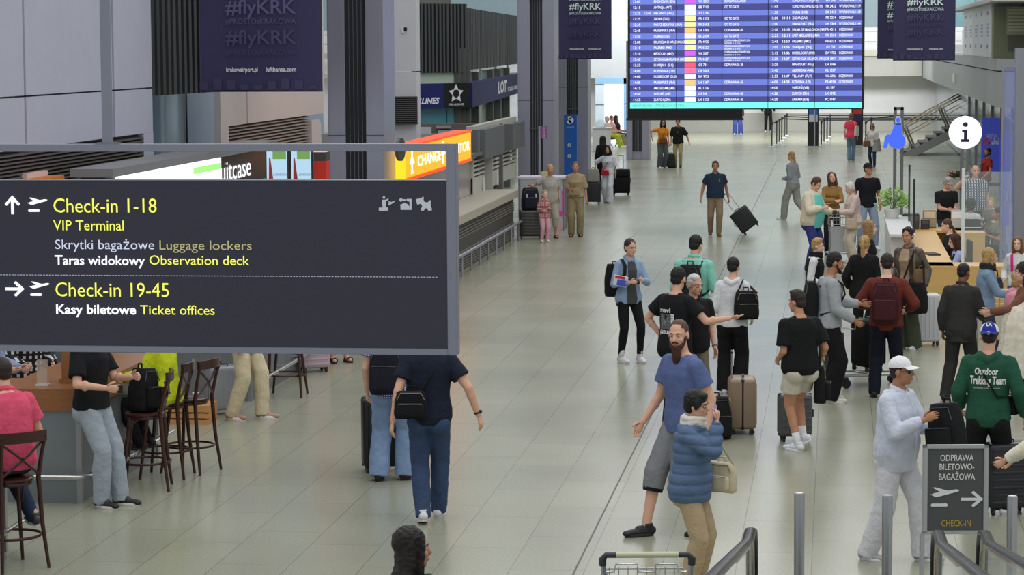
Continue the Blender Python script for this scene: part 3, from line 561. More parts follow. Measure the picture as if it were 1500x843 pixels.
# information and assistance signs on twin posts
def twin_post(name, label, x0, x1, ytop, D):
    b = at((x0+x1)/2, ytop, D); t = thing(name, label, 'sign', (b.x, b.y, 0)); w_ = (x1-x0)*D/FPX; m = MB()
    for s in (-1, 1): m.box((s*w_/2-.035, -.03, 0), (s*w_/2+.035, .03, b.z))
    m.box((-w_/2-.035, -.03, b.z-.07), (w_/2+.035, .03, b.z)); m.box((-w_/2-.2, -.25, 0), (w_/2+.2, .25, .02)); m.build('post_frame', metal((124, 124, 128), .45), t, bevel=.006); return t, b.z
D = 56
t, zt = twin_post('information_sign', 'round white information sign on twin grey posts behind the desk', 1409.5, 1418.5, 168, D)
k = D/FPX; cz = at(1414, 194, D).z; m = MB(); m.tube([(0, -.09, cz), (0, -.03, cz)], [24*k, 24*k], 40); m.build('disc', glow((246, 246, 250), .95), t, 40)
q = [(-7, 5), (4, 5), (4, -12), (9, -12), (9, -17), (-9, -17), (-9, -12), (-3, -12), (-3, 0), (-7, 0)]
m = MB(); m.prism([(x*k*.68, cz+z*k*.82-.0) for x, z in q], -.1, -.09); m.prism(disc(0, cz+11.5*k, 3.6*k, 3.4*k), -.1, -.09); m.build('letter_i', paint((44, 36, 76)), t)
t, zt = twin_post('assistance_sign', 'blue seated figure assistance sign on twin grey posts', 1311.5, 1321.5, 157, D)
z_ = lambda y: at(1316, y, D).z
BL = glow((62, 98, 226), .9); WL2 = paint((225, 228, 240))
def pp_(pts): return [((x/7.17*1.0-1313+1290-3.5)*k if 0 else ((x/5.62+1290)-1316.5)*k, z_(y/5.62+90)) for x, y in pts]
body = [(118, 520), (172, 520), (180, 600), (200, 630), (206, 665), (190, 705), (155, 718), (110, 712), (75, 690), (66, 665), (55, 712), (24, 712), (42, 618), (58, 602), (82, 605)]
m = MB(); m.prism(pp_([((x-115)*1.07+115, (y-620)*1.06+618) for x, y in body]), -.075, -.04); m.prism(pp_([(120, 520), (120, 475), (132, 450), (155, 450), (170, 475), (172, 520)]), -.075, -.04); m.build('white_outline', WL2, t)
m = MB(); m.prism(pp_(body), -.085, -.07); m.prism(pp_([(x*1+145, 483+z) for x, z in disc(0, 0, 19, 20)]), -.085, -.07); m.build('figure', BL, t)
# standing check-in sign
def stand_sign():
    D = 20.0; b = at(1400, 652, D); k = D/FPX; fl = V((b.x, b.y, 0)); t = thing('check_in_stand', 'dark grey standing poster sign with arrow to ticket and baggage check-in', 'sign', fl, -YAW+R_(0) if 0 else YAW)
    h = b.z; w_ = 96*k; zb = h-131*k
    m = MB()
    for s in (-1, 1): m.box((s*w_/2-.018, -.015, 0), (s*w_/2+.018, .02, zb)); m.box((s*w_/2-.03, -.25, 0), (s*w_/2+.03, .25, .02))
    m.box((-w_/2, -.02, zb-.008), (w_/2, .02, zb+.02)); m.box((-w_/2, -.02, h-.028), (w_/2, .02, h)); m.box((-w_/2, -.02, zb), (-w_/2+.036, .02, h)); m.box((w_/2-.036, -.02, zb), (w_/2, .02, h)); m.build('frame', metal((188, 190, 192), .45), t, bevel=.004)
    m = MB(); m.box((-w_/2+.03, -.006, zb+.01), (w_/2-.03, .012, h-.02)); m.build('poster', mat('poster_dark', (76, 80, 80), .4, var=.04), t)
    T = paint((226, 228, 226)); z = lambda y: h-(y-652)*k
    for s, y, x0, x1 in (('ODPRAWA', 671, 1377, 1426), ('BILETOWO-', 684, 1376, 1427), ('BAGAŻOWA', 699, 1375, 1428)): put_text(s, 9*k, ((x0+x1-2800)/2*k, -.008, z(y)), t, T, width=(x1-x0)*k, bold=.012)
    put_text('CHECK-IN', 9*k, (1.5*k, -.008, z(768)), t, paint((196, 166, 52)), width=43*k)
    icon([PLANE, BAR], 44*k, 29*k, -38*k, z(744), -.008).build('plane_symbol', T, t); icon([rarrow()], 33*k, 25*k, 8*k, z(745), -.008).build('arrow', T, t)
stand_sign()
# flydubai poster, blue locker pillar, small signs
D = 74; a = at(1437, 252, D); b = onY(1466, 173, a.y); t = thing('blue_poster_stand', 'tall blue airline poster stand behind the red shirted man', 'poster', (a.x, a.y, 0)); w_ = b.x-a.x
m = MB(); m.box((0, 0, a.z), (w_, .12, b.z)); m.build('panel', glow((38, 48, 120), .85), t); m = MB(); m.box((-.05, -.1, 0), (w_+.05, .3, a.z)); m.build('base', paint((210, 212, 214)), t)
put_text('WELCOME', .12, (w_*.55, -.01, a.z+(b.z-a.z)*.66), t, paint((220, 220, 236)), align='CENTER', width=w_*.55); put_text('fly', .17, (w_*.14, -.01, a.z+(b.z-a.z)*.57), t, paint((214, 70, 50)), align='LEFT', bold=.02); put_text('dubai', .17, (w_*.40, -.01, a.z+(b.z-a.z)*.57), t, paint((236, 236, 246)), align='LEFT', width=w_*.5, bold=.02)
D = 82; a = at(827.5, 246, D); b = onY(846, 168, a.y); t = thing('blue_locker_pillar', 'tall bright blue dispenser with a white bird emblem against the rear column', 'dispenser', (a.x, a.y-.25, 0)); w_ = b.x-a.x; h = b.z
m = MB(); m.box((0, 0, 0), (w_, .3, h)); m.build('case', paint((40, 98, 190), .35), t, bevel=.012)
m = MB(); k = D/FPX; m.prism(disc(w_*.55, h-8*k, 4*k, 4*k), -.02, -.004); m.prism(disc(w_*.42, h-10.5*k, 3*k, 3*k), -.02, -.004); m.prism(disc(w_*.45, h-4.5*k, 2.6*k, 2.4*k), -.02, -.004); m.build('emblem', paint((232, 236, 240)), t)
for y in (44, 60):
    m = MB(); m.tube([(w_*.42, -.01, h-y*k), (w_*.42, -.03, h-y*k)], [2.6*k, 2.6*k], 16); o = m.build('round_button', paint((196, 214, 200)), t, 40); m = MB(); m.tube([(w_*.42, -.02, h-y*k), (w_*.42, -.035, h-y*k)], [1.2*k, 1.2*k], 12); m.build('hole', paint((40, 52, 90)), o, 40)
put_text('LUGGAGE', 1.8*k, (w_*.5, -.006, h-18*k), t, paint((200, 214, 236)), width=w_*.6)
D = 60; a = at(790, 206, D); t = thing('pink_flag_sign', 'small pink sign on a thin grey pole by the white table', 'sign', (at(790, 262, D+1.2).x, a.y+1.2, 0)); b = at(798, 187, D)
m = MB(); m.tube([(0, 0, 0), (0, 0, b.z)], .03, 8); m.cyl((0, 0, 0), (0, 0, .03), .2, n=16); m.build('pole', M_STEEL, t, 50); m = MB(); m.box((.05, -.03, a.z), (.05+(798-790)*D/FPX, .0, b.z)); m.build('sign_board', paint((150, 84, 140)), t)
m = text_mb('KANTOR', .05, width=(20*D/FPX)*.8); m.xf(Matrix.Translation(V((.115, -.035, (a.z+b.z)/2))) @ Matrix.Rotation(-math.pi/2, 4, 'Y')); m.build('lettering', paint((226, 216, 228)), t)
# ---------------------------------------------------------------- people
_tex = {}
def ctex(scale):
    if scale not in _tex:
        t = bpy.data.textures.new('folds', 'CLOUDS'); t.noise_scale = scale; t.noise_depth = 2; _tex[scale] = t
    return _tex[scale]
def fuse(mb, vox, smooth=3, folds=0.0, fscale=0.12, fac=0.5):
    """fuse overlapping solids of a mesh builder into one continuous skin"""
    me = mb.mesh('tmp'); o = bpy.data.objects.new('tmp', me); C.objects.link(o)
    r = o.modifiers.new('r', 'REMESH'); r.mode = 'VOXEL'; r.voxel_size = vox; r.use_smooth_shade = True
    if smooth: sm = o.modifiers.new('s', 'SMOOTH'); sm.factor = fac; sm.iterations = smooth
    if folds:
        d = o.modifiers.new('d', 'DISPLACE'); d.texture = ctex(fscale); d.strength = folds*2; d.mid_level = 0.5; d.texture_coords = 'LOCAL'
    dg = bpy.context.evaluated_depsgraph_get(); out = bpy.data.meshes.new_from_object(o.evaluated_get(dg))
    bpy.data.objects.remove(o); bpy.data.meshes.remove(me)
    return out
def skin_obj(name, me, m, parent):
    me.materials.clear(); me.materials.append(m); me.polygons.foreach_set('use_smooth', [True]*len(me.polygons))
    me.polygons.foreach_set('material_index', [0]*len(me.polygons))
    return link(name, me, parent)
def ik(a, c, l1, l2, pole):
    a = V(a); c = V(c); d = c-a; L = d.length
    if L > (l1+l2)*0.995: c = a + d*((l1+l2)*0.995/L); d = c-a; L = d.length
    L = max(L, abs(l1-l2)+0.01); u = d.normalized(); x = (l1*l1-l2*l2+L*L)/(2*L); hh = math.sqrt(max(0, l1*l1-x*x))
    p = V(pole); p = p-u*p.dot(u); p = p.normalized() if p.length > 1e-6 else u.orthogonal().normalized()
    return a+u*x+p*hh, c
SKIN = dict(fair=(222, 172, 146), pale=(230, 188, 165), tan=(196, 142, 112), olive=(178, 126, 94), brown=(128, 84, 60))
HAIR = dict(black=(24, 21, 21), dark=(44, 33, 27), brown=(82, 56, 38), lightbrown=(122, 90, 58), blond=(186, 150, 96), grey=(168, 165, 162), white=(214, 211, 205), auburn=(70, 42, 30), red=(92, 62, 44))
TORSO_M = [(-.13, .125, .098, 0), (-.05, .168, .117, -.008), (.05, .165, .112, -.004), (.15, .148, .102, .0), (.27, .160, .112, .004), (.37, .172, .118, .004), (.45, .160, .104, -.004), (.505, .105, .078, -.008), (.545, .058, .058, .0)]
TORSO_F = [(-.13, .130, .100, 0), (-.05, .176, .122, -.012), (.05, .158, .108, -.004), (.15, .126, .090, .0), (.25, .138, .102, .008), (.34, .150, .122, .016), (.43, .140, .096, .0), (.50, .090, .068, -.008), (.545, .050, .052, .0)]
PARTS_PER = []
def person(label, head, face, h=None, foot=None, sex='m', skin='fair', hair=('short', 'dark'), top=None, bottom=None, shoes=None, inner=None, vox=0.0085, lean=3, side=0, twist=0, fat=0.0,
           hd=(0, 0, 0), la=None, ra=None, le=None, re=None, lf=None, rf=None, pz=0.95, pxy=(0, 0), lk=None, rk=None, beard=None, glasses=None, cap=None, grip=(0.35, 0.35), legs=True, group=None, socks=None, extra=None, palm=(None, None), loc=None, headscale=1.0, roll=(0, 0)):
    female = sex == 'f'
    if pz == .95:
        for f in (lf, rf):
            if f and (len(f) < 3 or f[2] < .03): pz = min(pz, .112+.004+math.sqrt(.862**2-min(.6, (abs(f[0])-.085)**2+(f[1]-pxy[1])**2)))
    # spine
    PEL = V((pxy[0], pxy[1], pz))
    def fr(t):
        a = R_(lean)*min(1, max(0, (t+.05)/.4)); b = R_(side)*min(1, max(0, (t+.05)/.4)); c = R_(twist)*min(1, max(0, t/.4))
        return Matrix.Rotation(-a, 3, 'X') @ Matrix.Rotation(b, 3, 'Y') @ Matrix.Rotation(-c, 3, 'Z')
    def spine(t):
        n = 8; p = PEL.copy()
        for i in range(n): p = p + fr(t*(i+.5)/n) @ V((0, 0, t/n))
        return p
    def S(t, x=0, y=0): return spine(t) + fr(t) @ V((x, y, 0))
    tor = TORSO_F if female else TORSO_M
    def trings(t0, t1, infl=0.0, n=22, a0=None, a1=None, flare=0.0, scale=1.0):
        ts = [t0+(t1-t0)*i/9 for i in range(10)]; rs = []
        for t in ts:
            for i in range(len(tor)-1):
                if tor[i][0] <= t <= tor[i+1][0] or i == len(tor)-2: break
            if t < tor[0][0]: i = 0
            u = (t-tor[i][0])/(tor[i+1][0]-tor[i][0]); u = max(0, u); u = u*u*(3-2*u) if u < 1 else 1
            q = [tor[i][k]*(1-u)+tor[i+1][k]*u for k in range(4)]
            w = max(0, 1-abs(t-.12)/.3)*fat
            fl = flare*max(0, (0.1-t)/0.25)
            rx = (q[1]+w*.8+infl+fl)*scale; ry = (q[2]+w+infl+fl)*scale; M = fr(t); c = spine(t)
            if a0 is None: rs.append([c + M @ V((rx*math.cos(2*math.pi*j/n), ry*math.sin(2*math.pi*j/n)+q[3]+w*.5, 0)) for j in range(n)])
            else:
                m = 9; o_ = [(R_(a0+(a1-a0)*j/(m-1))) for j in range(m)]
                rs.append([c + M @ V((rx*math.cos(a), ry*math.sin(a)+q[3]+w*.5, 0)) for a in o_] + [c + M @ V(((rx-.03)*math.cos(a), (ry-.03)*math.sin(a)+q[3]+w*.5, 0)) for a in reversed(o_)])
        return rs
    sx = .155 if female else .18
    shl = {-1: S(.440, -sx), 1: S(.440, sx)}
    UA, FA = .285, .25
    TM = fr(.4)
    def hand_default(s): return shl[s] + TM @ V((s*.075, .05, -.50))
    tgt = {-1: la, 1: ra}; pole = {-1: le, 1: re}; W = {}; E = {}
    for s in (-1, 1):
        t = tgt[s]
        if t is None: t = hand_default(s)
        else: t = shl[s] + TM @ (V((t[0]*s, t[1], t[2])))      # relative to the shoulder, x outwards
        p = pole[s]; p = TM @ V((p[0]*s, p[1], p[2])) if p is not None else TM @ V((s*.35, -1, -.25))
        E[s], W[s] = ik(shl[s], t, UA, FA, p)
    # legs
    HP = {s: PEL + V((s*.085, 0, -.03)) for s in (-1, 1)}; TH, SH = .44, .43
    K = {}; A = {}; FT = {}
    for s, f in ((-1, lf), (1, rf)):
        f = f or (s*.10, 0, 0)
        f = tuple(f)+(0,)*(5-len(f))                # x, y, z, yaw out, pitch
        yaw = R_(-s*8 + f[3]); M = Matrix.Rotation(yaw if True else 0, 3, 'Z') @ Matrix.Rotation(R_(f[4]), 3, 'X')
        pole = {-1: lk, 1: rk}[s] or (s*.12, 1, 0)
        K[s], A[s] = ik(HP[s], V((f[0], f[1], f[2]+.085)), TH, SH, V(pole))
        FT[s] = M
    NB = S(.545); HB = S(.60, 0, .012)
    Hm = TM @ Matrix.Rotation(-R_(hd[0]), 3, 'Z') @ Matrix.Rotation(R_(hd[1]+lean*0.7), 3, 'X') @ Matrix.Rotation(R_(hd[2]), 3, 'Y')
    HC = HB + Hm @ V((0, .018, .085)); 
    def H(x, y, z): return HC + Hm @ (V((x, y, z))*headscale)
    top_z = (H(0, 0, .122)).copy()
    def hell(mb, c, r): mb.ell(H(*c), [q*headscale for q in r], Hm)
    # body
    B = MB()
    B.rings(trings(-.13, .545))
    bt = -.09 if pz > .9 and not (lf and len(lf) > 2 and lf[2] > .2) else -.04
    B.ell(S(bt, -.085, -.04), (.085, .085, .085)); B.ell(S(bt, .085, -.04), (.085, .085, .085))
    B.cone(S(.47, 0, -.01), H(0, -.012, -.03), .060 if not female else .05, .050 if not female else .043)
    hell(B, (0, -.008, .022), (.075, .094, .094)); hell(B, (0, .018, -.045), (.060, .074, .078)); hell(B, (0, .060, -.092), (.028, .028, .024))
    hell(B, (0, .070, .020), (.050, .022, .014))
    hell(B, (.035, .062, -.032), (.022, .022, .018)); hell(B, (-.035, .062, -.032), (.022, .022, .018))
    B.cone(H(0, .085, .010), H(0, .105, -.030), .010, .0145)
    hell(B, (0, .086, -.064), (.022, .014, .012))
    for s in (-1, 1):
        B.ell(H(s*(.066 if hair[0] in ('long', 'verylong', 'midlong', 'bob', 'curlylong') else .077), -.006, -.012), (.010*headscale, .019*headscale, .031*headscale), Hm)
        B.ell(shl[s], (.058, .056, .056), TM); B.cone(S(.49, s*.04, -.01), shl[s]+TM @ V((-s*.012, 0, .012)), .048, .046)
        B.cone(shl[s], E[s], .050 if not female else .042, .040 if not female else .034); B.cone(E[s], W[s], .041 if not female else .034, .027 if not female else .023)
        m1 = E[s]+(W[s]-E[s])*.28; B.ell(m1, (.04, .04, .05) if not female else (.034, .034, .045))
        if legs:
            B.cone(HP[s], K[s], .088, .058); d = (A[s]-K[s]); B.cone(K[s], A[s], .056, .037)
            B.cone(K[s]+d*.1 + V((0, -.012, 0)), K[s]+d*.55+V((0, -.008, 0)), .050, .042)
            fb = shoes is None or shoes.get('kind') == 'sandal'; B.cone(A[s]+V((0, 0, -.03)), A[s]+FT[s] @ V((0, .12, -.048 if fb else -.055)), .036 if fb else .030, .032 if fb else .020)
    # hands: palm fused with the arm, then five separate fingers
    fing = MB(); HN = {}
    for s in (-1, 1):
        fd = (W[s]-E[s]).normalized(); pn = palm[0 if s < 0 else 1]
        pn = TM @ V((pn[0]*s, pn[1], pn[2])) if pn is not None else TM @ V((-s, .25, 0))      # palm faces this way
        pn = pn - fd*pn.dot(fd); pn = pn.normalized() if pn.length > .05 else fd.orthogonal().normalized()
        sd = fd.cross(pn)*(1 if s > 0 else -1)        # towards the thumb
        k = .92 if female else 1.0
        HN[s] = (W[s], fd, pn, sd)
        B.cone(W[s]+fd*.01, W[s]+fd*.078*k, .024*k, .041*k, squash=.45, up=sd, n=14)
        g = R_(85*grip[0 if s < 0 else 1])
        for i, (off, ln) in enumerate(((.028, .068), (.0095, .076), (-.0095, .071), (-.027, .056))):
            p0 = W[s]+fd*.085*k+sd*off*k - fd*abs(off-.005)*.25; d1 = fd*math.cos(g*.6)+pn*math.sin(g*.6)+sd*off*1.2; d2 = fd*math.cos(g*1.5)+pn*math.sin(g*1.5)
            p1 = p0+d1.normalized()*ln*.52*k; p2 = p1+d2*ln*.48*k
            fing.tube([p0-fd*.02, p0, p1, (p1+p2)/2, p2, p2+d2*.004], [.0095*k, .0092*k, .0085*k, .0078*k, .0065*k, .003*k], 7)
        t0 = W[s]+fd*.03*k+sd*.022*k; t1 = t0+(sd*.7+fd*.7+pn*.25).normalized()*.04*k; t2 = t1+(fd*.9+sd*.25+pn*.4*math.sin(g)).normalized()*.034*k
        fing.tube([t0, t1, (t1+t2)/2, t2, t2+(t2-t1)*.1], [.014*k, .0115*k, .0098*k, .0078*k, .004*k], 7)
    # placement ------------------------------------------------------------------
    unit = 1.75
    if loc is None:
        if foot is not None:
            dd = depth(G(*foot)); zt = at(head[0], head[1], dd).z; s_ = zt/top_z.z
        else: s_ = h/unit; zt = top_z.z*s_
        P0 = G(head[0], head[1], zt)
        rz = heading(P0, face); off = Matrix.Rotation(rz, 3, 'Z') @ (top_z*s_)
        base = V((P0.x-off.x, P0.y-off.y, 0))
    else: s_ = h/unit; base = V(loc); rz = heading(base, face)
    root = thing('person', label, 'person', base, rz, group)
    root.scale = (s_, s_, s_)
    root['_h'] = s_*unit; del root['_h']
    mbody = fuse(B, vox, 3)
    bm = bmesh.new(); bm.from_mesh(mbody); fm = fing.mesh('f'); bm.from_mesh(fm); bm.to_mesh(mbody); bm.free(); bpy.data.meshes.remove(fm)
    sc_ = SKIN[skin] if isinstance(skin, str) else skin
    sm = mat('skin_%d_%d_%d' % sc_, sc_, 0.5, spec=0.35, var=0.06, vscale=20)
    skin_obj('body', mbody, sm, root)
    # face
    eb = MB(); 
    ew = mat('eye_white', (225, 222, 216), 0.3); ed = mat('eye_dark', (40, 28, 22), 0.25)
    for s in (-1, 1):
        e = MB(); hell(e, (s*.030, .0735, .000), (.0145, .010, .0080)); e.cur = 1; hell(e, (s*.030, .0795, .000), (.0068, .006, .0066))
        e.build('eye', [ew, ed], root, 180)
        b_ = MB(); b_.tube([H(s*.012, .093, .019), H(s*.030, .089, .024), H(s*.048, .074, .018)], [.003, .0042, .002], 6)
        hc = HAIR[hair[1]] if isinstance(hair[1], str) else hair[1]
        b_.build('eyebrow', mat('hair_%d_%d_%d' % hc, hc, 0.45, spec=0.4, var=0.35, vscale=30, bump=0.6, bscale=45, stretch=(3, 3, .5)), root, 180)
    l_ = MB(); hell(l_, (0, .0955, -.0615), (.020, .006, .0042)); hell(l_, (0, .0945, -.0685), (.017, .006, .0046))
    lc = tuple(int(a*b) for a, b in zip(sc_, (.86, .66, .66))); l_.build('lips', mat('lips_%d' % sum(lc), lc, 0.4), root, 180)
    # hair
    if hair[0]:
        st = hair[0]; hb = MB()
        hc = HAIR[hair[1]] if isinstance(hair[1], str) else hair[1]
        hm = mat('hair_%d_%d_%d' % hc, hc, 0.45, spec=0.4, var=0.35, vscale=30, bump=0.6, bscale=45, stretch=(3, 3, .5))
        sm_, vx, fo, fs = 2, .007, .007, .022
        if st in ('short', 'fade', 'quiff'):
            hell(hb, (0, -.016, .040), (.081, .092, .093)); hell(hb, (0, -.046, -.012), (.068, .058, .062))
            if st == 'quiff': hell(hb, (0, .035, .105), (.060, .048, .030)); hell(hb, (0, -.01, .07), (.083, .085, .072))
            if st == 'short':
                for s in (-1, 1): hell(hb, (s*.070, .012, .012), (.012, .022, .040))
        elif st == 'buzz': hell(hb, (0, -.014, .030), (.0785, .092, .092)); hell(hb, (0, -.046, -.015), (.064, .056, .055)); fo = .001
        elif st == 'bald': hell(hb, (0, -.040, -.008), (.0785, .064, .052)); fo = .002
        elif st == 'grey_short': hell(hb, (0, -.020, .036), (.083, .092, .092)); hell(hb, (0, -.050, -.010), (.072, .058, .066)); hell(hb, (.02, .02, .085), (.06, .05, .035)); fo = .008
        elif st in ('tied', 'bun', 'ponytail', 'lowtail'):
            hell(hb, (0, -.016, .036), (.082, .093, .092)); hell(hb, (0, -.050, -.018), (.068, .056, .062))
            if st == 'bun': hell(hb, (0, -.115, .035), (.034, .034, .034))
            if st == 'ponytail': hell(hb, (0, -.105, .055), (.026, .030, .026)); hb.tube([H(0, -.11, .06), H(0, -.155, .05), H(.005, -.165, -.02), H(.01, -.145, -.14), H(.012, -.13, -.26), H(.012, -.125, -.33)], [.018, .024, .032, .034, .028, .008], 10, .8)
            if st == 'lowtail': hb.tube([H(0, -.085, -.03), H(0, -.110, -.08), H(.01, -.115, -.16), H(.015, -.115, -.25)], [.026, .026, .024, .008], 10)
        elif st in ('long', 'verylong', 'bob', 'midlong'):
            L = {'long': -.30, 'verylong': -.40, 'bob': -.115, 'midlong': -.20}[st]
            hell(hb, (0, -.018, .036), (.086, .096, .094))
            rs = []
            for i in range(8):
                z = .05+(L-.05)*i/7; w = .086+.014*math.sin(i/7*math.pi) - (.022 if i == 7 else 0); yb = -.025-.012*(i > 3)-max(0, -z-.1)*.10
                rs.append([H(w*math.cos(a), yb+(.068 if i else .05)*math.sin(a)*(1 if math.sin(a) < 0 else .95), z) for a in [2*math.pi*j/18 for j in range(18)]])
            hb.rings(rs)
            for s in (-1, 1): hb.tube([H(s*.045, .040, .098), H(s*.074, .040, .045), H(s*.082, .032, -.03), H(s*.083, .026, max(L, -.17)), H(s*.075, .03, max(L, -.2))], [.014, .018, .018, .018, .006], 8)
        elif st == 'crop':      # fuller short woman's hair
            hell(hb, (0, -.018, .040), (.092, .102, .098)); hell(hb, (0, -.054, -.012), (.080, .064, .070)); hell(hb, (0, .050, .080), (.062, .040, .038))
            for s in (-1, 1): hell(hb, (s*.076, .02, .012), (.018, .030, .048))
        elif st == 'curly': hell(hb, (0, -.022, .042), (.108, .112, .108)); hell(hb, (0, -.06, -.03), (.095, .07, .075)); fo = .022; fs = .022
        elif st == 'curlylong': hell(hb, (0, -.022, .040), (.096, .104, .100)); hell(hb, (0, -.06, -.06), (.105, .07, .10)); hell(hb, (0, -.05, -.15), (.11, .07, .09)); fo = .022; fs = .025
        hme = fuse(hb, vx, sm_, fo, fs); skin_obj('hair', hme, hm, root)
    if beard:
        bc = HAIR[beard[1]] if beard[0] > .04 or beard[1] != 'auburn' else HAIR['auburn']; bb = MB(); L = beard[0]
        bb.tube([H(-.064, .018, -.01), H(-.060, .036, -.055), H(-.038, .068, -.088), H(0, .086, -.100), H(.038, .068, -.088), H(.060, .036, -.055), H(.064, .018, -.01)], [.009, .013, .020, .022, .020, .013, .009], 8)
        bb.tube([H(-.028, .088, -.060), H(-.016, .098, -.049), H(0, .101, -.047), H(.016, .098, -.049), H(.028, .088, -.060)], [.006, .008, .008, .008, .006], 6)
        if L > .04: bb.tube([H(0, .070, -.085), H(0, .082, -.085-L*.5), H(0, .080, -.085-L)], [.046, .044, .018], 10, .75)
        skin_obj('beard', fuse(bb, .005, 2, .003, .02), mat('hair_%d_%d_%d' % bc, bc, 0.6, spec=0.3, var=0.35, vscale=30, bump=0.6, bscale=45, stretch=(3, 3, .5)), root)
    if glasses:
        gb = MB(); gm = mat('spectacle_%d_%d_%d' % glasses[1], glasses[1], 0.25)
        hi = glasses[0] == 'onhead'; oy, oz = (.0, .0) if not hi else (-.035, .085)
        for s in (-1, 1):
            cx = s*.031; ring = [H(cx+.024*math.cos(a), .090+oy-abs(cx+.024*math.cos(a))*.22, oz+.000+.019*math.sin(a)) for a in [2*math.pi*j/16 for j in range(17)]]
            gb.tube(ring, .0024, 6, caps=False)
            gb.tube([H(s*.055, .080+oy, oz+.006), H(s*.079, .03+oy, oz+.006), H(s*.081, -.02+oy, oz)], .002, 5)
            if glasses[0] in ('sun', 'onhead'): gb.rings([[H(cx+.022*math.cos(a), .0905+oy-abs(cx)*.22+d, oz+.017*math.sin(a)) for a in [2*math.pi*j/14 for j in range(14)]] for d in (0, .002)])
        gb.tube([H(-.008, .090+oy, oz+.004), H(.008, .090+oy, oz+.004)], .002, 5)
        gb.build('glasses', gm, root, 60)
    if cap:                       # (colour, brim colour, backwards, front panel colour)
        cm = cloth(cap[0]); sg = -1 if cap[2] else 1; cb = MB()
        rs = []
        for i in range(8):
            t = i/7*math.pi/2*.97; rs.append([H(.087*math.cos(t)*math.cos(a), -.010+.102*math.cos(t)*math.sin(a), .038+.092*math.sin(t)) for a in [2*math.pi*j/24 for j in range(24)]])
        cb.rings(rs); cr = cb.build('cap', cm, root, 60); bb = MB(); rs = []
        for i in range(7):
            a = R_(-62+124*i/6); x = math.sin(a); L = .074*math.cos(a)**.6 if abs(a) < 1.5 else 0
            rs.append((x*.084, L))
        u = [H(x, -.010+sg*(.095*math.sqrt(max(0, 1-(x/.088)**2))), .046) for x, L in rs]; w = [H(x*1.02, -.010+sg*(.095*math.sqrt(max(0, 1-(x/.088)**2))+L), .030-.012*abs(x)/.08) for x, L in rs]
        vs_ = u+w+[p-Hm @ V((0, 0, .005)) for p in u+w]; n = 7; f_ = []
        for i in range(n-1): f_ += [(i, i+1, n+i+1, n+i), (2*n+i, 3*n+i, 3*n+i+1, 2*n+i+1), (n+i, n+i+1, 3*n+i+1, 3*n+i), (i, 2*n+i, 2*n+i+1, i+1)]
        f_ += [(0, n, 3*n, 2*n), (n-1, 3*n-1, 4*n-1, 2*n-1)]
        bb.add(vs_, f_); bb.build('brim', cloth(cap[1]), cr, 40)
        cbt = MB(); cbt.ell(H(0, -.010, .131), (.008, .008, .005), Hm); cbt.build('button', cloth(cap[1]), cr, 180)
        if len(cap) > 3:
            pb = MB(); rs = []
            for i in range(7):
                t = i/6*math.pi/2*.80; rs.append([H(.0885*math.cos(t)*math.cos(a), -.010+.1045*math.cos(t)*math.sin(a), .038+.0945*math.sin(t)) for a in [(sg*R_(42+96*j/10)) for j in range(11)]])
            vs_ = [p for r in rs for p in r]; pb.add(vs_, [(i*11+j, i*11+j+1, (i+1)*11+j+1, (i+1)*11+j) for i in range(6) for j in range(10)]); pb.build('cap_panel', cloth(cap[3]), cr, 60)
    # clothes
    out = dict(root=root, W=W, E=E, HN=HN, S=S, H=H, Hm=Hm, TM=TM, sh=shl, PEL=PEL, K=K, A=A, s=s_, rz=rz, HC=HC, fr=fr)
    gv = max(.010, vox)
    if bottom:                    # dict col, kind, loose
        kd = bottom.get('kind', 'trousers'); lo = bottom.get('loose', .012); m = MB(); col = bottom['col']
        m.rings(trings(-.13, bottom.get('waist', .09 if (not top or top.get('hem', -.06) > 0) else .0), lo*.7+.002))
        if kd == 'skirt':
            L = bottom.get('len', .5); fl = bottom.get('flare', .05)
            m.rings([[PEL+V(((.175+lo+fl*i/5)*math.cos(a), (.125+lo+fl*i/5)*math.sin(a)-.005, .02-L*i/5)) for a in [2*math.pi*j/24 for j in range(24)]] for i in range(6)])
        else:
            for s in (-1, 1):
                k, a_ = K[s], A[s]; m.ell(S(bt, s*.085, -.035), (.095+lo*.6,)*3)
                if kd == 'shorts':
                    f = bottom.get('len', .75); e = HP[s]+(k-HP[s])*f; m.cone(HP[s], HP[s]+(k-HP[s])*f*.5, .094+lo*.6, .080+lo); m.tube([HP[s], HP[s]+(k-HP[s])*f*.4, e], [.09+lo*.6, .082+lo, .072+lo*1.5], 16)
                elif kd == 'capri':
                    e = k+(a_-k)*bottom.get('len', .4); m.tube([HP[s], k, e], [.092+lo*.6, .066+lo, .055+lo], 16); m.ell(k, (.068+lo,)*3)
                else:
                    br = bottom.get('hem', .055); kn = bottom.get('knee', .062+lo); e = a_+V((0, 0, -.045+bottom.get('crop', 0))) if (a_-k).normalized().z < -.5 else a_
                    m.cone(HP[s], k, .092+lo*.6, kn, n=16); m.tube([k, k+(e-k)*.5, e], [kn, (kn+br)/2+.003, br], 16); m.ell(k, (kn, kn, kn))
        me = fuse(m, gv, 3, bottom.get('folds', .007), bottom.get('fs', .13)); skin_obj(bottom.get('name', {'shorts': 'shorts', 'skirt': 'skirt'}.get(kd, 'trousers')), me, cloth(col), root)
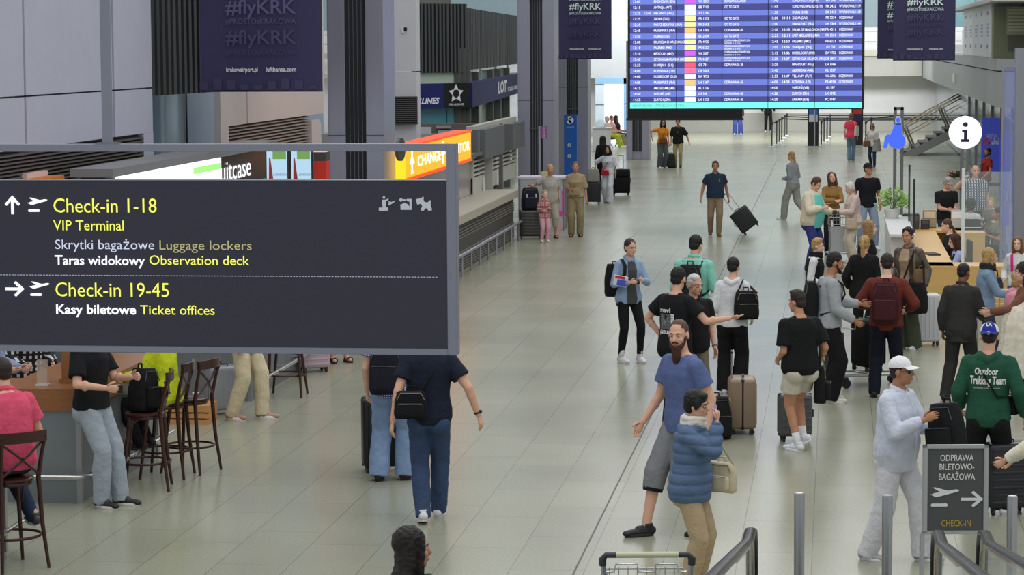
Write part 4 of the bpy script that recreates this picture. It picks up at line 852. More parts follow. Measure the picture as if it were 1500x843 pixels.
    if top:
        lo = top.get('loose', .016); hem = top.get('hem', -.06); m = MB(); sl = top.get('sleeve', 'short'); col = top['col']
        nk = top.get('neck', .512)
        m.rings(trings(hem, nk, lo, flare=top.get('flare', .016)))
        for s in (-1, 1):
            m.ell(shl[s]-TM @ V((s*.006, 0, .004)), (.062+lo*.35, .062+lo*.35, .060+lo*.3), TM)
            m.cone(S(.40, s*.10, 0), shl[s], .07, .055+lo*.3); m.cone(S(.484, s*.05, -.008), shl[s]+TM @ V((-s*.012, 0, .004)), .046+lo*.3, .050+lo*.3)
            e, w = E[s], W[s]; ua = .053 + lo*.6 if not female else .045+lo*.6; m.cone(shl[s], shl[s]+(e-shl[s])*.3, ua+.003, ua)
            if sl == 'short':
                f = top.get('slen', .62); m.tube([shl[s], shl[s]+(e-shl[s])*f], [ua, ua+.004+lo*.3], 14)
            elif sl in ('long', '3q'):
                f = 1.0 if sl == 'long' else .55
                c = e+(w-e)*(f*.985); m.tube([shl[s], shl[s]+(e-shl[s])*.5, e], [ua, ua-.002, ua-.004], 14); m.ell(e, (ua-.004,)*3); m.tube([e, e+(c-e)*.6, c], [ua-.004, ua-.010, top.get('cuff', .035+lo*.3)], 14)
        if top.get('collar'):
            cm_ = MB(); cm_.tube([S(.488, .012, .098), S(.510, .045, .082), S(.535, .070, .03), S(.552, .062, -.035), S(.556, 0, -.068), S(.552, -.062, -.035), S(.535, -.070, .03), S(.510, -.045, .082), S(.488, -.012, .098)], [.016, .022, .022, .02, .02, .02, .022, .022, .016], 10, .42, up=(0, 0, 1)); cm_.build('collar', top.get('mat') or cloth(col), root, 180)
        if top.get('hood'):
            m.tube([S(.50, -.075, .03), S(.53, -.085, -.02), S(.50, -.06, -.085), S(.47, 0, -.115), S(.50, .06, -.085), S(.53, .085, -.02), S(.50, .075, .03)], [.022, .03, .04, .046, .04, .03, .022], 10)
        if top.get('collar'):
            m.tube([S(.515, .03, .062), S(.535, .058, .02), S(.545, .05, -.035), S(.548, 0, -.06), S(.545, -.05, -.035), S(.535, -.058, .02), S(.515, -.03, .062)], [.012, .016, .018, .018, .018, .016, .012], 8)
        if top.get('fn'): top['fn'](m, out)
        me = fuse(m, gv, 3, top.get('folds', .006), top.get('fs', .11)); o_ = skin_obj(top.get('name', 'shirt'), me, top.get('mat') or cloth(col), root); out['top'] = o_
        if top.get('puffer'):
            pb = MB()
            me2 = o_.data
            for v in me2.vertices:
                z = v.co.z; k_ = math.sin(z*math.pi/.088); v.co += v.normal*(.020*abs(k_)**.6-.010)
    if inner:                     # shirt front shown between the open sides of a jacket: (colour, half width in degrees, from, to)
        m = MB(); hw = inner[1]; lo = (top or {}).get('loose', .012)
        m.rings(trings(inner[2], inner[3], lo+.006+(inner[4] if len(inner) > 4 else 0), a0=90-hw, a1=90+hw, flare=(top or {}).get('flare', .01)))
        skin_obj('undershirt', fuse(m, .009, 2, .003, .1), cloth(inner[0]), root)
    if socks:
        for s in (-1, 1):
            m = MB(); d = (K[s]-A[s]).normalized(); m.tube([A[s]-d*.03, A[s]+d*.06, A[s]+d*.12], [.043, .041, .044], 14); m.build('sock', cloth(socks), root, 180)
    if shoes and legs:
        col = shoes['col']; sole = shoes.get('sole', (225, 225, 222)); kd = shoes.get('kind', 'sneaker')
        for s in (-1, 1):
            M = FT[s]; o0 = A[s]; F_ = lambda x, y, z: o0 + M @ V((x, y, z-.085))
            m = MB()
            if kd == 'sandal':
                for y in (.02, .10): m.tube([F_(-.045, y, .02), F_(-.04, y+.01, .055), F_(0, y+.015, .072), F_(.04, y+.01, .055), F_(.045, y, .02)], .011, 6)
                so = m.build('shoe', cloth(col), root, 60)
            else:
                m.cone(F_(0, -.045, .045), F_(0, .06, .050), .040, .040, squash=1); m.cone(F_(0, .03, .040), F_(0, .155, .032), .046, .036, squash=.75, up=(1, 0, 0)); m.tube([F_(0, -.01, .05), F_(0, -.012, .105)], [.043, .044], 14)
                m.ell(F_(0, .165, .030), (.038, .042, .026), M)
                so = skin_obj('shoe', fuse(m, .006, 2), mat('shoe_%d_%d_%d' % tuple(col), col, .55, var=.08, vscale=20), root)
            m = MB(); ol = [(.040*math.cos(a)*(1.0 if math.sin(a) < 0 else 1.08), (.062+ .13*(math.sin(a)+1)/2*0)+.0+ (math.sin(a)*.128)) for a in [2*math.pi*j/24 for j in range(24)]]
            hgt = shoes.get('sh', .026)
            m.rings([[F_(x*k_, y-.0, z) for x, y in ol] for z, k_ in ((.000, .96), (.006, 1.03), (hgt-.004, 1.05), (hgt, .98))]); m.build('sole', mat('sole_%d_%d_%d' % tuple(sole), sole, .6), so, 50)
    if extra: extra(out)
    return out
def decal(P, txt, size, pos, col, on='top', back=True, name='print', width=None, rot=0, **kw):
    """lettering or shapes laid on the garment: pos = (x, t) along the spine frame"""
    o = P[on]; bvh = BVHTree.FromPolygons([v.co for v in o.data.vertices], [p.vertices[:] for p in o.data.polygons])
    mb = text_mb(txt, size, width=width, **kw) if isinstance(txt, str) else txt
    bm = bmesh.new(); bm.from_mesh(mb.mesh('t')); bmesh.ops.triangulate(bm, faces=bm.faces)
    bmesh.ops.subdivide_edges(bm, edges=[e for e in bm.edges if e.calc_length() > .02], cuts=2)
    sg = -1 if back else 1; keep = []
    cr, sr = math.cos(R_(rot)), math.sin(R_(rot)); c0 = P['S'](pos[1]); M = P['fr'](pos[1])
    for v in bm.verts:
        x = v.co.x*cr - v.co.z*sr; z = v.co.x*sr+v.co.z*cr
        x = x+pos[0] if back else -x+pos[0]
        p = c0 + M @ V((x, sg*.6, z)); d = M @ V((0, -sg, 0)); hit = bvh.ray_cast(p, d, .8)
        v.co = (hit[0]-d*.004) if hit[0] is not None else c0 + M @ V((x, sg*.10, z))
    me = bpy.data.meshes.new(name); bm.to_mesh(me); bm.free(); me.materials.append(paint(col))
    return link(name, me, o)
# ---------------------------------------------------------------- bar on the left
WOOD = mat('oiled_wood', (142, 92, 52), .35, var=.28, vscale=5, stretch=(.6, 6, 6)); WOODX = mat('oiled_wood_end', (146, 94, 52), .35, var=.28, vscale=5, stretch=(6, .6, 6))
BARM = mat('bar_steel', (128, 134, 138), .42, metal=.45, var=.10, vscale=2.5)
def bar(name, label, x1, y0, y1, rail_front=True, wood=True, w=2.6, h=1.09):
    """bar with a front run along x and a side run along y, open behind"""
    t = thing(name, label, 'counter', (x1, y0, 0)); L = y1-y0; dp = .75
    m = MB(); m.box((-w, 0, 0), (-.02, dp-.05, h-.20)); m.box((-dp, dp-.05, 0), (-.02, L, h-.20)); m.build('base', BARM, t)
    m = MB(); m.box((-.05, -.006, 0), (.0, .05, h-.2)); m.build('corner_strip', metal((168, 170, 172)), t); m = MB(); m.box((-.05, L-.05, 0), (.0, L+.005, h-.2)); m.build('corner_strip', metal((168, 170, 172)), t)
    m = MB(); m.box((-w, -.03, h-.21), (.02, dp, h)); m.box((-dp-.05, dp, h-.21), (.02, L+.02, h)); m.build('bar_top', WOODX if wood else paint((120, 120, 122)), t)
    z = .27; o = .16
    pts = ([(-w, -o, z), (-.05, -o, z), (o*.7, -o*.6, z), (o, .05, z)] if rail_front else [(o, .02, z)])+[(o, L-.02, z)]
    m = MB(); m.tube(pts, .026, 10)
    for y in np.arange(.35, L, 1.1): m.tube([(o, y, z), (-.03, y, z-.03)], .012, 6)
    m.build('foot_rail', metal((190, 190, 188), .25), t, 60); return t
pc = G(121, 738); XBAR = pc.x
bar_a = bar('bar_counter', 'wood topped steel bar counter with the black shirted man leaning on its corner', pc.x, pc.y, G(188, 668).y, w=3.0)
bar('bar_counter', 'steel bar counter at the bottom left edge, beside the pink shirted man', G(12, 808).x, 15.5, G(20, 808).y, rail_front=False, wood=False)
pb_ = G(398, 574); bar('bar_counter', 'grey steel bar counter with white foot rail behind the cream trousers', pb_.x-.05, pb_.y-.9, pb_.y+3.4, rail_front=False)
p = at(76, 556, depth(V((XBAR-.3, pc.y+.35, 1.09)))); t = thing('menu_holder', 'clear acrylic menu block standing on the wood bar top', 'menu holder', (XBAR-.42, pc.y+.16, 1.091)); m = MB(); m.box((-.05, 0, 0), (.05, .05, .25)); m.build('block', mat('acrylic', (206, 190, 176), .1, alpha=.45), t, bevel=.004); m = MB(); m.box((-.06, -.01, 0), (.06, .07, .02)); m.build('foot', paint((200, 196, 190)), t)
t = thing('wooden_post', 'square wooden post rising from the wood bar top beside the menu block', 'post', (XBAR-.17, pc.y+.4, 1.091)); m = MB(); m.box((-.13, 0, 0), (.10, .25, 1.2)); m.build('shaft', WOOD, t, bevel=.006); m = MB(); m.box((-.15, -.02, 0), (.12, .27, .04)); m.build('plinth', WOODX, t)
p = G(262, 622); t = thing('wooden_pallet_box', 'low slatted wooden crate step on the floor behind the bar stools', 'crate', (p.x, p.y, 0)); 
m = MB()
for z in (0, .07, .14): m.box((-.35, 0, z), (.35, .03, z+.05)); m.box((-.35, .4, z), (.35, .43, z+.05))
m.build('slats', mat('pine', (196, 140, 84), .6, var=.15, vscale=5), t); m = MB()
for x in (-.35, 0, .3): m.box((x, .03, 0), (x+.05, .4, .19))
m.build('rails', mat('pine', (196, 140, 84)), t); m = MB(); m.box((-.35, 0, .19), (.35, .43, .215)); m.build('lid', mat('pine', (196, 140, 84)), t)
p = G(306, 598); t = thing('paper_cup', 'small white paper cup on the crate beside the grey suitcase', 'cup', (G(290, 615).x, G(290, 615).y-.08, .216)); m = MB(); m.cyl((0, 0, 0), (0, 0, .10), .03, .04); m.build('cup', paint((232, 232, 236)), t, 50); m = MB(); m.cyl((0, 0, .10), (0, 0, .112), .043, .04); m.build('lid', paint((240, 240, 240)), t, 50)
STW = mat('stool_wood', (62, 30, 24), .3, var=.2, vscale=12, stretch=(4, 4, .6))
def stool(label, loc, rz, sh=.76):
    t = thing('bar_stool', label, 'bar stool', loc, rz, 'bentwood bar stools')
    m = MB(); m.rings([[V((r*math.cos(a)*1.0, r*math.sin(a)*.97, z)) for a in [2*math.pi*j/24 for j in range(24)]] for z, r in ((sh-.035, .185), (sh-.025, .198), (sh-.008, .198), (sh, .185))]); m.build('seat', STW, t, 50)
    m = MB(); m.tube([V((.172*math.cos(a), .172*math.sin(a), sh-.05)) for a in [2*math.pi*j/24 for j in range(25)]], .016, 6, caps=False); m.build('seat_ring', STW, t, 60)
    fr_ = [(-.215, .215), (.215, .215)]
    for x, y in fr_: m = MB(); m.tube([(x*.62, y*.62, sh-.04), (x*.8, y*.8, sh*.5), (x, y, 0)], [.019, .018, .014], 8); m.build('leg', STW, t, 60)
    for x in (-.215, .215):
        m = MB(); m.tube([(x, -.235, 0), (x*.86, -.19, sh*.5), (x*.80, -.165, sh), (x*.86, -.205, sh+.20), (x*.93, -.25, sh+.36)], [.014, .019, .021, .018, .015], 8); m.build('leg', STW, t, 60)
    m = MB(); zr = .27; m.tube([V((.245*math.cos(a), .245*math.sin(a), zr)) for a in [2*math.pi*j/28 for j in range(29)]], .012, 6, caps=False); m.build('foot_ring', STW, t, 60)
    m = MB(); n = 9; u = []; l = []
    for i in range(n): a = -1+2*i/(n-1); u.append(V((a*.215, -.235-.045*(1-a*a), 0)))
    rs = [[p+V((0, -.012, sh+.40)) for p in u]+[p+V((0, .012, sh+.40)) for p in reversed(u)], [p+V((0, -.012, sh+.31)) for p in u]+[p+V((0, .012, sh+.31)) for p in reversed(u)]]
    m.rings(rs); m.build('top_rail', STW, t, 60)
    m = MB()
    for s in (-1, 1): m.tube([(s*.19, -.215, sh+.31), (s*.05, -.235, sh+.20), (-s*.165, -.18, sh+.03)], .012, 6)
    m.ell((0, -.243, sh+.178), (.014, .012, .014)); m.build('cross_back', STW, t, 60)
    for s in (-1, 1):
        m = MB(); m.tube([(s*.16, .05, sh-.06), (s*.19, .13, sh-.12), (s*.195, .17, sh-.26)], .009, 6); m.build('brace', STW, t, 60)
    return t
def at_floor(px, py): p = G(px, py); return (p.x, p.y, 0)
st = stool('dark bentwood bar stool holding the black backpack, nearest the leaning man', at_floor(214, 716), heading(G(214, 716), -95))
stool('dark bentwood bar stool under the person in the yellow jacket', at_floor(244, 698), heading(G(244, 698), -105))
stool('empty dark bentwood bar stool, right of the yellow jacket', at_floor(279, 691), heading(G(279, 691), -120))
stool('dark bentwood bar stool under the pink shirted man', at_floor(18, 831), heading(G(18, 831), -152))
stool('dark bentwood bar stool standing alone past the cream trousers', at_floor(421, 580), heading(G(421, 580), 170))
# ---------------------------------------------------------------- luggage
RUB = plastic((26, 26, 28)); CHR = metal((176, 178, 182), .25)
def suitcase(label, loc, rz, w, d, h, col, handle=.40, ribs='v', rough=.35, tilt=0.0, group=None, soft=False, tilt_axis='X', trim=None):
    """w across, d thick, h tall; local -y is the front shell"""
    t = thing('suitcase', label, 'suitcase', loc, rz, group); z0 = .06; hh = h-z0
    shell = cloth(col) if soft else mat('shell_%d_%d_%d' % tuple(col), col, rough, spec=.5, var=.06, vscale=5)
    m = MB(); m.rbox((0, 0, z0+hh/2), (w, d, hh), r=.045 if not soft else .06); m.build('shell', shell, t, 60)
    m = MB()
    if ribs == 'v':
        n = max(3, int(w/.06))
        for i in range(n): x = -w*.40+w*.80*i/(n-1); m.rbox((x, -d/2+.001, z0+hh/2), (.022, .012, hh*.82), r=.006); m.rbox((x, d/2-.001, z0+hh/2), (.022, .012, hh*.82), r=.006)
    elif ribs == 'h':
        n = max(3, int(hh/.07))
        for i in range(n): z = z0+hh*.1+hh*.8*i/(n-1); m.rbox((0, -d/2+.001, z), (w*.84, .012, .026), r=.006); m.rbox((0, d/2-.001, z), (w*.84, .012, .026), r=.006)
    else: m.rbox((0, -d/2-.012, z0+hh*.36), (w*.8, .05, hh*.58), r=.02); m.rbox((0, -d/2-.010, z0+hh*.82), (w*.78, .04, hh*.22), r=.02)
    m.build('ribs' if ribs in 'vh' else 'front_pocket', shell, t, 60)
    m = MB(); m.rbox((0, 0, z0+hh/2), (w+.005, .022 if trim is None else .045, hh+.005), r=.046); m.build('zip_band', RUB, t, 60)
    for sx in (-1, 1):
        for sy in (-1, 1):
            m = MB(); m.cyl((sx*(w/2-.05)-.012, sy*(d/2-.045), .028), (sx*(w/2-.05)+.012, sy*(d/2-.045), .028), .028, n=14); m.box((sx*(w/2-.05)-.02, sy*(d/2-.045)-.012, .03), (sx*(w/2-.05)+.02, sy*(d/2-.045)+.02, z0+.01)); m.build('wheel', RUB, t, 40)
    m = MB(); m.tube([(-.06, -.01, h-.002), (-.055, -.01, h+.022), (.055, -.01, h+.022), (.06, -.01, h-.002)], .009, 6); m.build('top_grip', RUB, t, 60)
    m = MB(); m.tube([(w/2-.002, 0, z0+hh*.42), (w/2+.02, 0, z0+hh*.44), (w/2+.02, 0, z0+hh*.60), (w/2-.002, 0, z0+hh*.62)], .009, 6); m.build('side_grip', RUB, t, 60)
    if handle:
        m = MB(); hw = min(.075, w*.22); y = d/2-.035
        for s in (-1, 1): m.tube([(s*hw, y, h-.01), (s*hw, y, h+handle)], .008, 8)
        m.build('handle_tubes', CHR, t, 60); m = MB(); m.tube([(-hw-.01, y, h+handle), (hw+.01, y, h+handle)], .014, 8); m.build('handle_bar', RUB, t, 60)
    if tilt: t.rotation_mode = 'XYZ'; t.rotation_euler = (tilt, 0, rz)
    return t
def sc(label, px, py, face, w, d, h, col, **k): p = G(px, py); return suitcase(label, (p.x, p.y, 0), heading(p, face)+math.pi, w, d, h, col, **k)
sc('champagne brown hard suitcase standing edge-on behind the woman in the blue jacket', 1087, 634, 92, .44, .30, .62, (142, 122, 100), handle=.28, trim=1)
sc('small dark grey suitcase the young man in shorts leans against', 1164, 646, 10, .36, .24, .52, (78, 80, 82), handle=0, ribs='h')
sc('big white hard suitcase held by the woman in the leather jacket', 1352, 506, 15, .46, .30, .74, (206, 208, 212), handle=.14)
sc('light grey ribbed suitcase behind the cream trousers', 327, 607, 20, .36, .26, .57, (158, 162, 172), handle=0)
sc('lilac ribbed suitcase just below the hanging sign', 459, 545, 20, .40, .26, .62, (188, 164, 178), handle=0, ribs='h')
sc('large black suitcase behind the pale blue jeans', 567, 690, 5, .50, .30, .76, (24, 25, 28), handle=.2)
sc('small black cabin suitcase with a grey bag on top, by the woman in white', 869, 299, 0, .40, .24, .60, (30, 31, 38), handle=.3)
sc('large soft black suitcase with raised handle right of the woman in white', 910, 286, 5, .50, .34, .74, (20, 20, 23), handle=.38, ribs='p', soft=True)
sc('clear wrapped dark grey suitcase below the navy backpack by the counter', 777, 350, 0, .50, .34, .64, (62, 62, 60), handle=0, ribs='h', rough=.15)
p = G(1071, 340)
tc = suitcase('black cabin suitcase trailing behind the man in the navy polo', G(1098, 343), heading(G(1098, 343), 90)+math.pi/2, .44, .26, .56, (24, 26, 28), handle=.46, ribs='h'); tc.rotation_mode = 'QUATERNION'
_hd = V(G(1066, 300, 1.0))-V(G(1098, 343)); 
tilt_q = (Matrix.Rotation(heading(G(1098, 343), 0), 4, 'Z') @ Matrix.Rotation(R_(37), 4, 'Y') @ Matrix.Rotation(R_(0), 4, 'Z')).to_quaternion(); tc.rotation_quaternion = tilt_q; tc.location = V(G(1098, 344))+V((0.06, 0, .10))
sc('dark suitcase at the right edge behind the steel bollard', 1474, 752, 20, .42, .28, .66, (30, 32, 40), handle=0.0, ribs='h')
def trolley(label, loc, rz, panel=(176, 180, 184), load=None):
    t = thing('luggage_trolley', label, 'luggage trolley', loc, rz); G_ = metal((176, 178, 182), .3); m = MB()
    for s in (-1, 1): m.tube([(s*.27, -.42, .62), (s*.285, -.45, 1.0)], .016, 8); m.tube([(s*.16, .55, .13), (s*.24, -.30, .16), (s*.26, -.42, .62)], .018, 8)
    m.tube([(-.24, -.30, .16), (.24, -.30, .16)], .016, 8); m.tube([(-.16, .55, .13), (0, .62, .13), (.16, .55, .13)], .018, 8); m.tube([(-.2, .1, .14), (.2, .1, .14)], .014, 8); m.build('frame', G_, t, 60)
    m = MB(); m.tube([(-.20, -.455, 1.02), (.20, -.455, 1.02)], .019, 10); m.build('handle_sleeve', paint((206, 210, 178)), t, 60)
    for s in (-1, 1):
        m = MB(); m.tube([(s*.20, -.455, 1.02), (s*.265, -.455, 1.02), (s*.288, -.45, .99), (s*.286, -.447, .95)], [.019, .019, .026, .024], 10); m.build('handle_end', plastic((52, 54, 58)), t, 60)
    m = MB(); y = -.36; z0, z1 = .74, .92
    for x in np.linspace(-.24, .24, 9): m.tube([(x, y, z0), (x, y, z1)], .004, 5); m.tube([(x, y, z0), (x, y+.2, z0)], .004, 5)
    for z in (z0, (z0+z1)/2): m.tube([(-.25, y, z), (.25, y, z)], .005, 5)
    m.tube([(-.26, y, z1-.03), (-.21, y, z1-.03), (-.20, y, z1+.02), (-.06, y, z1+.02), (-.05, y, z1-.03), (.05, y, z1-.03), (.06, y, z1+.02), (.20, y, z1+.02), (.21, y, z1-.03), (.26, y, z1-.03)], .007, 6)
    for s in (-1, 1): m.tube([(s*.25, y, z0), (s*.25, y+.2, z0), (s*.25, y+.2, z1-.05), (s*.25, y, z1-.03)], .006, 5)
    m.tube([(-.25, y+.2, z1-.05), (.25, y+.2, z1-.05)], .006, 5); m.build('wire_basket', metal((200, 202, 200), .25), t, 60)
    m = MB(); m.box((-.235, -.325, .20), (.235, -.31, .70)); m.build('front_panel', paint(panel), t, bevel=.004)
    for x, y in ((-.24, -.28), (.24, -.28), (0, .52)):
        m = MB(); m.cyl((x-.018, y, .06), (x+.018, y, .06), .06, n=16); m.box((x-.025, y-.02, .07), (x+.025, y+.02, .14)); m.build('wheel', RUB, t, 40)
    return t
NT = at(935, 806, 16.7); trolley('silver luggage trolley with a pale handle at the bottom edge', (NT.x, NT.y+.45, 0), heading(NT, 183))
p = G(1229, 384); trolley('luggage trolley with a pale panel in front of the white haired woman', (p.x, p.y+.3, 0), heading(p, 190), (188, 192, 198))
p = G(1452, 535); trolley('luggage trolley with a cream panel behind the green hoodie', (p.x, p.y+.3, 0), heading(p, 190), (206, 200, 178))
p = G(1254, 566); tt = trolley('luggage trolley loaded with black cases between the grey sweatshirt and the rust sweater', (p.x, p.y+.1, 0), heading(p, 120), (60, 62, 64))
q = V((p.x, p.y+.1, .18)); _rz = heading(p, 120); suitcase('big black suitcase standing on the loaded trolley', (q.x-math.sin(_rz)*.16, q.y+math.cos(_rz)*.16, .17), _rz+math.pi, .42, .28, .66, (18, 18, 20), handle=0, ribs='p', soft=True)
# ---------------------------------------------------------------- bags
def softbag(name, label, cat, sz, col, strap=None, pocket=True, r=.06, m_=None, zipc=(90, 90, 92)):
    """bag with its base centre at the origin: width, thickness, height; front pocket on -y"""
    t = thing(name, label, cat); w, d, h = sz; cm = m_ or cloth(col)
    b = MB(); n = 20; rs = []
    for i in range(9):
        z = h*i/8; k = (1-.25*(i/8)**4)*(1 if i else .92); e = .5
        rs.append([V((w/2*k*math.copysign(abs(math.cos(a))**e, math.cos(a)), d/2*k*(1-.15*i/8)*math.copysign(abs(math.sin(a))**e, math.sin(a)), z)) for a in [2*math.pi*j/n for j in range(n)]])
    b.rings(rs); me = fuse(b, .012, 4, .006, .09); skin_obj('bag_body', me, cm, t)
    if pocket:
        b = MB(); b.rbox((0, -d/2-.012, h*.33), (w*.78, .07, h*.5), r=.03); b.build('front_pocket', cm, t, 60)
        b = MB(); b.tube([(-w*.34, -d/2-.045, h*.56), (0, -d/2-.05, h*.57), (w*.34, -d/2-.045, h*.56)], .004, 5); b.tube([(-w*.40, -d*.40, h*.70), (-w*.3, -d*.36, h*.93), (w*.3, -d*.36, h*.93), (w*.40, -d*.40, h*.70)], .004, 5); b.build('zip', mat('zip_metal_%d' % sum(zipc), zipc, .4, metal=.5), t, 60)
    b = MB(); b.tube([(-.035, d*.2, h-.01), (-.03, d*.2, h+.04), (.03, d*.2, h+.04), (.035, d*.2, h-.01)], .009, 6); b.build('top_handle', cm, t, 60)
    return t
def PM(P): return Matrix.Translation(P['root'].location) @ Matrix.Rotation(P['rz'], 4, 'Z') @ Matrix.Diagonal((P['s'], P['s'], P['s'], 1))
def setm(t, M):
    l, q, s = M.decompose(); t.location = l; t.rotation_mode = 'QUATERNION'; t.rotation_quaternion = q; t.scale = s
def straps(t, Ml, paths, rad, m, flat=.45):
    inv = Ml.inverted()
    for p in paths: b = MB(); b.tube([inv @ V(q) for q in p], rad, 8, flat); b.build('strap', m, t, 60)
def backpack(P, label, col, sz=(.30, .17, .44), t0=.02, off=.0, one=0, zipc=(90, 90, 92), dx=0, yaw=0):
    t = softbag('backpack', label, 'backpack', sz, col, zipc=zipc); fr = P['fr'](.3); fat = .125+off
    Ml = Matrix.Translation(P['S'](t0, dx, -fat-sz[1]/2)) @ (fr @ Matrix.Rotation(R_(yaw), 3, 'Z')).to_4x4(); setm(t, PM(P) @ Ml); S = P['S']; cm = cloth(col)
    pa = []
    for s in ((-1, 1) if not one else (one,)):
        pa.append([S(.40, s*.09, -.13), S(.49, s*.105, -.06), S(.515, s*.108, .02), S(.44, s*.112, .135), S(.33, s*.125, .16), S(.22, s*.155, .11), S(.12, s*.17, .0), S(.08, s*.14, -.12)])
    straps(t, Ml, pa, .026, cm); return t
def shoulder_bag(P, label, col, sz, pos, side, cat='handbag', name='handbag', cross=False, yaw=0, strap=.011, zipc=(150, 140, 110), pocket=True, m_=None):
    """bag hanging at pos (x, y, z in the body's frame) from the shoulder SIDE, or across the body"""
    t = softbag(name, label, cat, sz, col, zipc=zipc, pocket=pocket, m_=m_); Ml = Matrix.Translation(V(pos)) @ Matrix.Rotation(R_(yaw), 4, 'Z'); setm(t, PM(P) @ Ml); S = P['S']; s = side
    p = V(pos)+V((0, 0, sz[2]*.92)); R = Matrix.Rotation(R_(yaw), 3, 'Z'); a = p+R @ V((-sz[0]*.42, 0, 0)); b = p+R @ V((sz[0]*.42, 0, 0))
    f, k = (a, b) if a.y > b.y else (b, a)
    top = [S(.49, s*.085, .075), S(.515, s*.09, .0), S(.48, s*.09, -.095)]
    if cross: path = [f, S(.15, s*-.08, .16), S(.32, s*.03, .165)]+top+[S(.32, s*.02, -.15), S(.15, s*-.09, -.14), k]
    else: path = [f, (f+top[0])/2+V((s*.03, .02, 0))]+[S(.48, s*.13, .07), S(.512, s*.13, .0), S(.48, s*.13, -.08)]+[(k+top[2])/2+V((s*.03, -.02, 0)), k]
    straps(t, Ml, [path], strap, m_ or cloth(col)); return t
def held(P, s, name, label, cat, build, off=(.08, .025, 0), rot=None):
    """thing held in hand s: frame x = thumb side, y = palm normal, z = finger direction"""
    W_, fd, pn, sd = P['HN'][s]; t = thing(name, label, cat); build(t); M = Matrix((sd, pn, fd)).transposed().to_4x4(); Ml = Matrix.Translation(W_+fd*off[0]+pn*off[1]+sd*off[2]) @ M
    if rot: Ml = Ml @ rot
    setm(t, PM(P) @ Ml); return t
def phone_b(col=(28, 28, 32), scr=(60, 66, 80)):
    def f(t):
        m = MB(); m.rbox((0, 0, .01), (.074, .010, .15), r=.005); m.build('case', plastic(col), t, 60); m = MB(); m.box((-.033, .0052, -.055), (.033, .0062, .075)); m.build('screen', mat('phone_screen', scr, .1), t)
    return f
def phone(P, s, label, **k): return held(P, s, 'phone', label, 'phone', phone_b(k.get('col', (28, 28, 32))), off=k.get('off', (.075, .022, 0)), rot=k.get('rot'))
# ---------------------------------------------------------------- information desk
OAK = mat('light_oak', (212, 172, 104), .4, var=.08, vscale=3, stretch=(.5, 5, 5))
f0 = G(1338, 469); f1 = G(1478, 466); zt = .80; YD = f0.y; back = G(1340, 338, zt); YB_ = back.y; xl = G(1363, 397, zt).x
dk = thing('information_desk', 'light oak information desk with white ledge and glass screens', 'desk', (xl, YD, 0)); L = YB_-YD; Wd = f1.x-xl
m = MB(); m.box((-.12, 0, .03), (Wd, .05, zt)); m.build('front_panel', OAK, dk)
m = MB(); m.box((-.12, .02, zt), (Wd, .75, zt+.04)); m.build('front_top', OAK, dk, bevel=.004)
m = MB(); m.box((-.12, .05, zt), (.38, L, zt+.04)); m.build('side_top', OAK, dk, bevel=.004); m = MB(); m.box((-.12, .05, .03), (-.07, L, zt)); m.build('side_panel', OAK, dk)
m = MB(); m.box((-.52, L*.42, .0), (-.16, L, 1.04)); m.box((-.55, L*.40, 1.04), (-.12, L+.02, 1.09)); m.build('white_ledge', paint((206, 208, 208)), dk, bevel=.004)
m = MB(); m.box((-.35, L-.1, .0), (Wd*1.0, L, zt+.05)); m.box((-.35, L-.6, zt), (Wd, L+.2, zt+.05)); m.build('rear_counter', OAK, dk); m = MB(); m.box((Wd-.5, L-1.2, 0), (Wd, L-.1, zt+.05)); m.build('end_cabinet', OAK, dk)
GL = glassm('desk_glass', (222, 232, 232), .12)
xg = (1411-1363)/FPX*depth(V((xl, YD, zt)))
for i, (x0, x1) in enumerate(((xg, Wd),)):
    m = MB(); m.box((x0, .10, zt+.06), (x1, .112, zt+1.5)); m.build('glass_screen', GL, dk); m = MB(); m.box((x0-.025, .09, zt+.04), (x0+.025, .125, zt+1.55)); m.build('screen_edge', paint((226, 230, 228)), dk)
m = MB(); m.box((-.14, L*.45, 1.10), (-.125, L*.98, zt+1.15)); m.build('glass_screen', GL, dk); m = MB(); m.box((-.15, L*.45, 1.09), (-.115, L*.45+.03, zt+1.2)); m.box((-.15, L*.8, 1.09), (-.115, L*.8+.03, zt+1.3)); m.build('screen_edge', plastic((44, 46, 48)), dk)
def on_desk(px, py, z): return G(px, py, z)
p = G(1299, 336, 1.09); t = thing('potted_plant', 'leafy green potted plant on the white ledge of the information desk', 'plant', (xl-.42, YB_-.9, 1.091)); m = MB(); m.rings([[V((r*math.cos(a), r*math.sin(a), z)) for a in [2*math.pi*j/20 for j in range(20)]] for z, r in ((0, .11), (.02, .12), (.16, .15), (.17, .14))]); m.build('pot', paint((214, 214, 212)), t, 50)
m = MB(); rnd = random.Random(4)
for i in range(280):
    a = rnd.uniform(0, 6.283); e = rnd.uniform(-.2, 1.4); r = rnd.uniform(.08, .27); c = V((math.cos(a)*math.cos(e)*r, math.sin(a)*math.cos(e)*r, .24+math.sin(e)*r*1.2)); d = V((math.cos(a), math.sin(a), rnd.uniform(-.3, .6))).normalized(); u = d.orthogonal().normalized(); L_ = rnd.uniform(.06, .10)
    m.add([c, c+d*L_*.5+u*L_*.3, c+d*L_, c+d*L_*.5-u*L_*.3], [(0, 1, 2, 3)])
m.build('leaves', mat('leaf_green', (132, 172, 80), .5, var=.3, vscale=20), t); m = MB()
for i in range(10): a = i*.63; m.tube([(0, 0, .12), (.06*math.cos(a), .06*math.sin(a), .26), (.14*math.cos(a), .14*math.sin(a), .36)], .004, 5)
m.build('stems', paint((86, 104, 54)), t)
D0 = depth(V((xl, YB_, 1)))
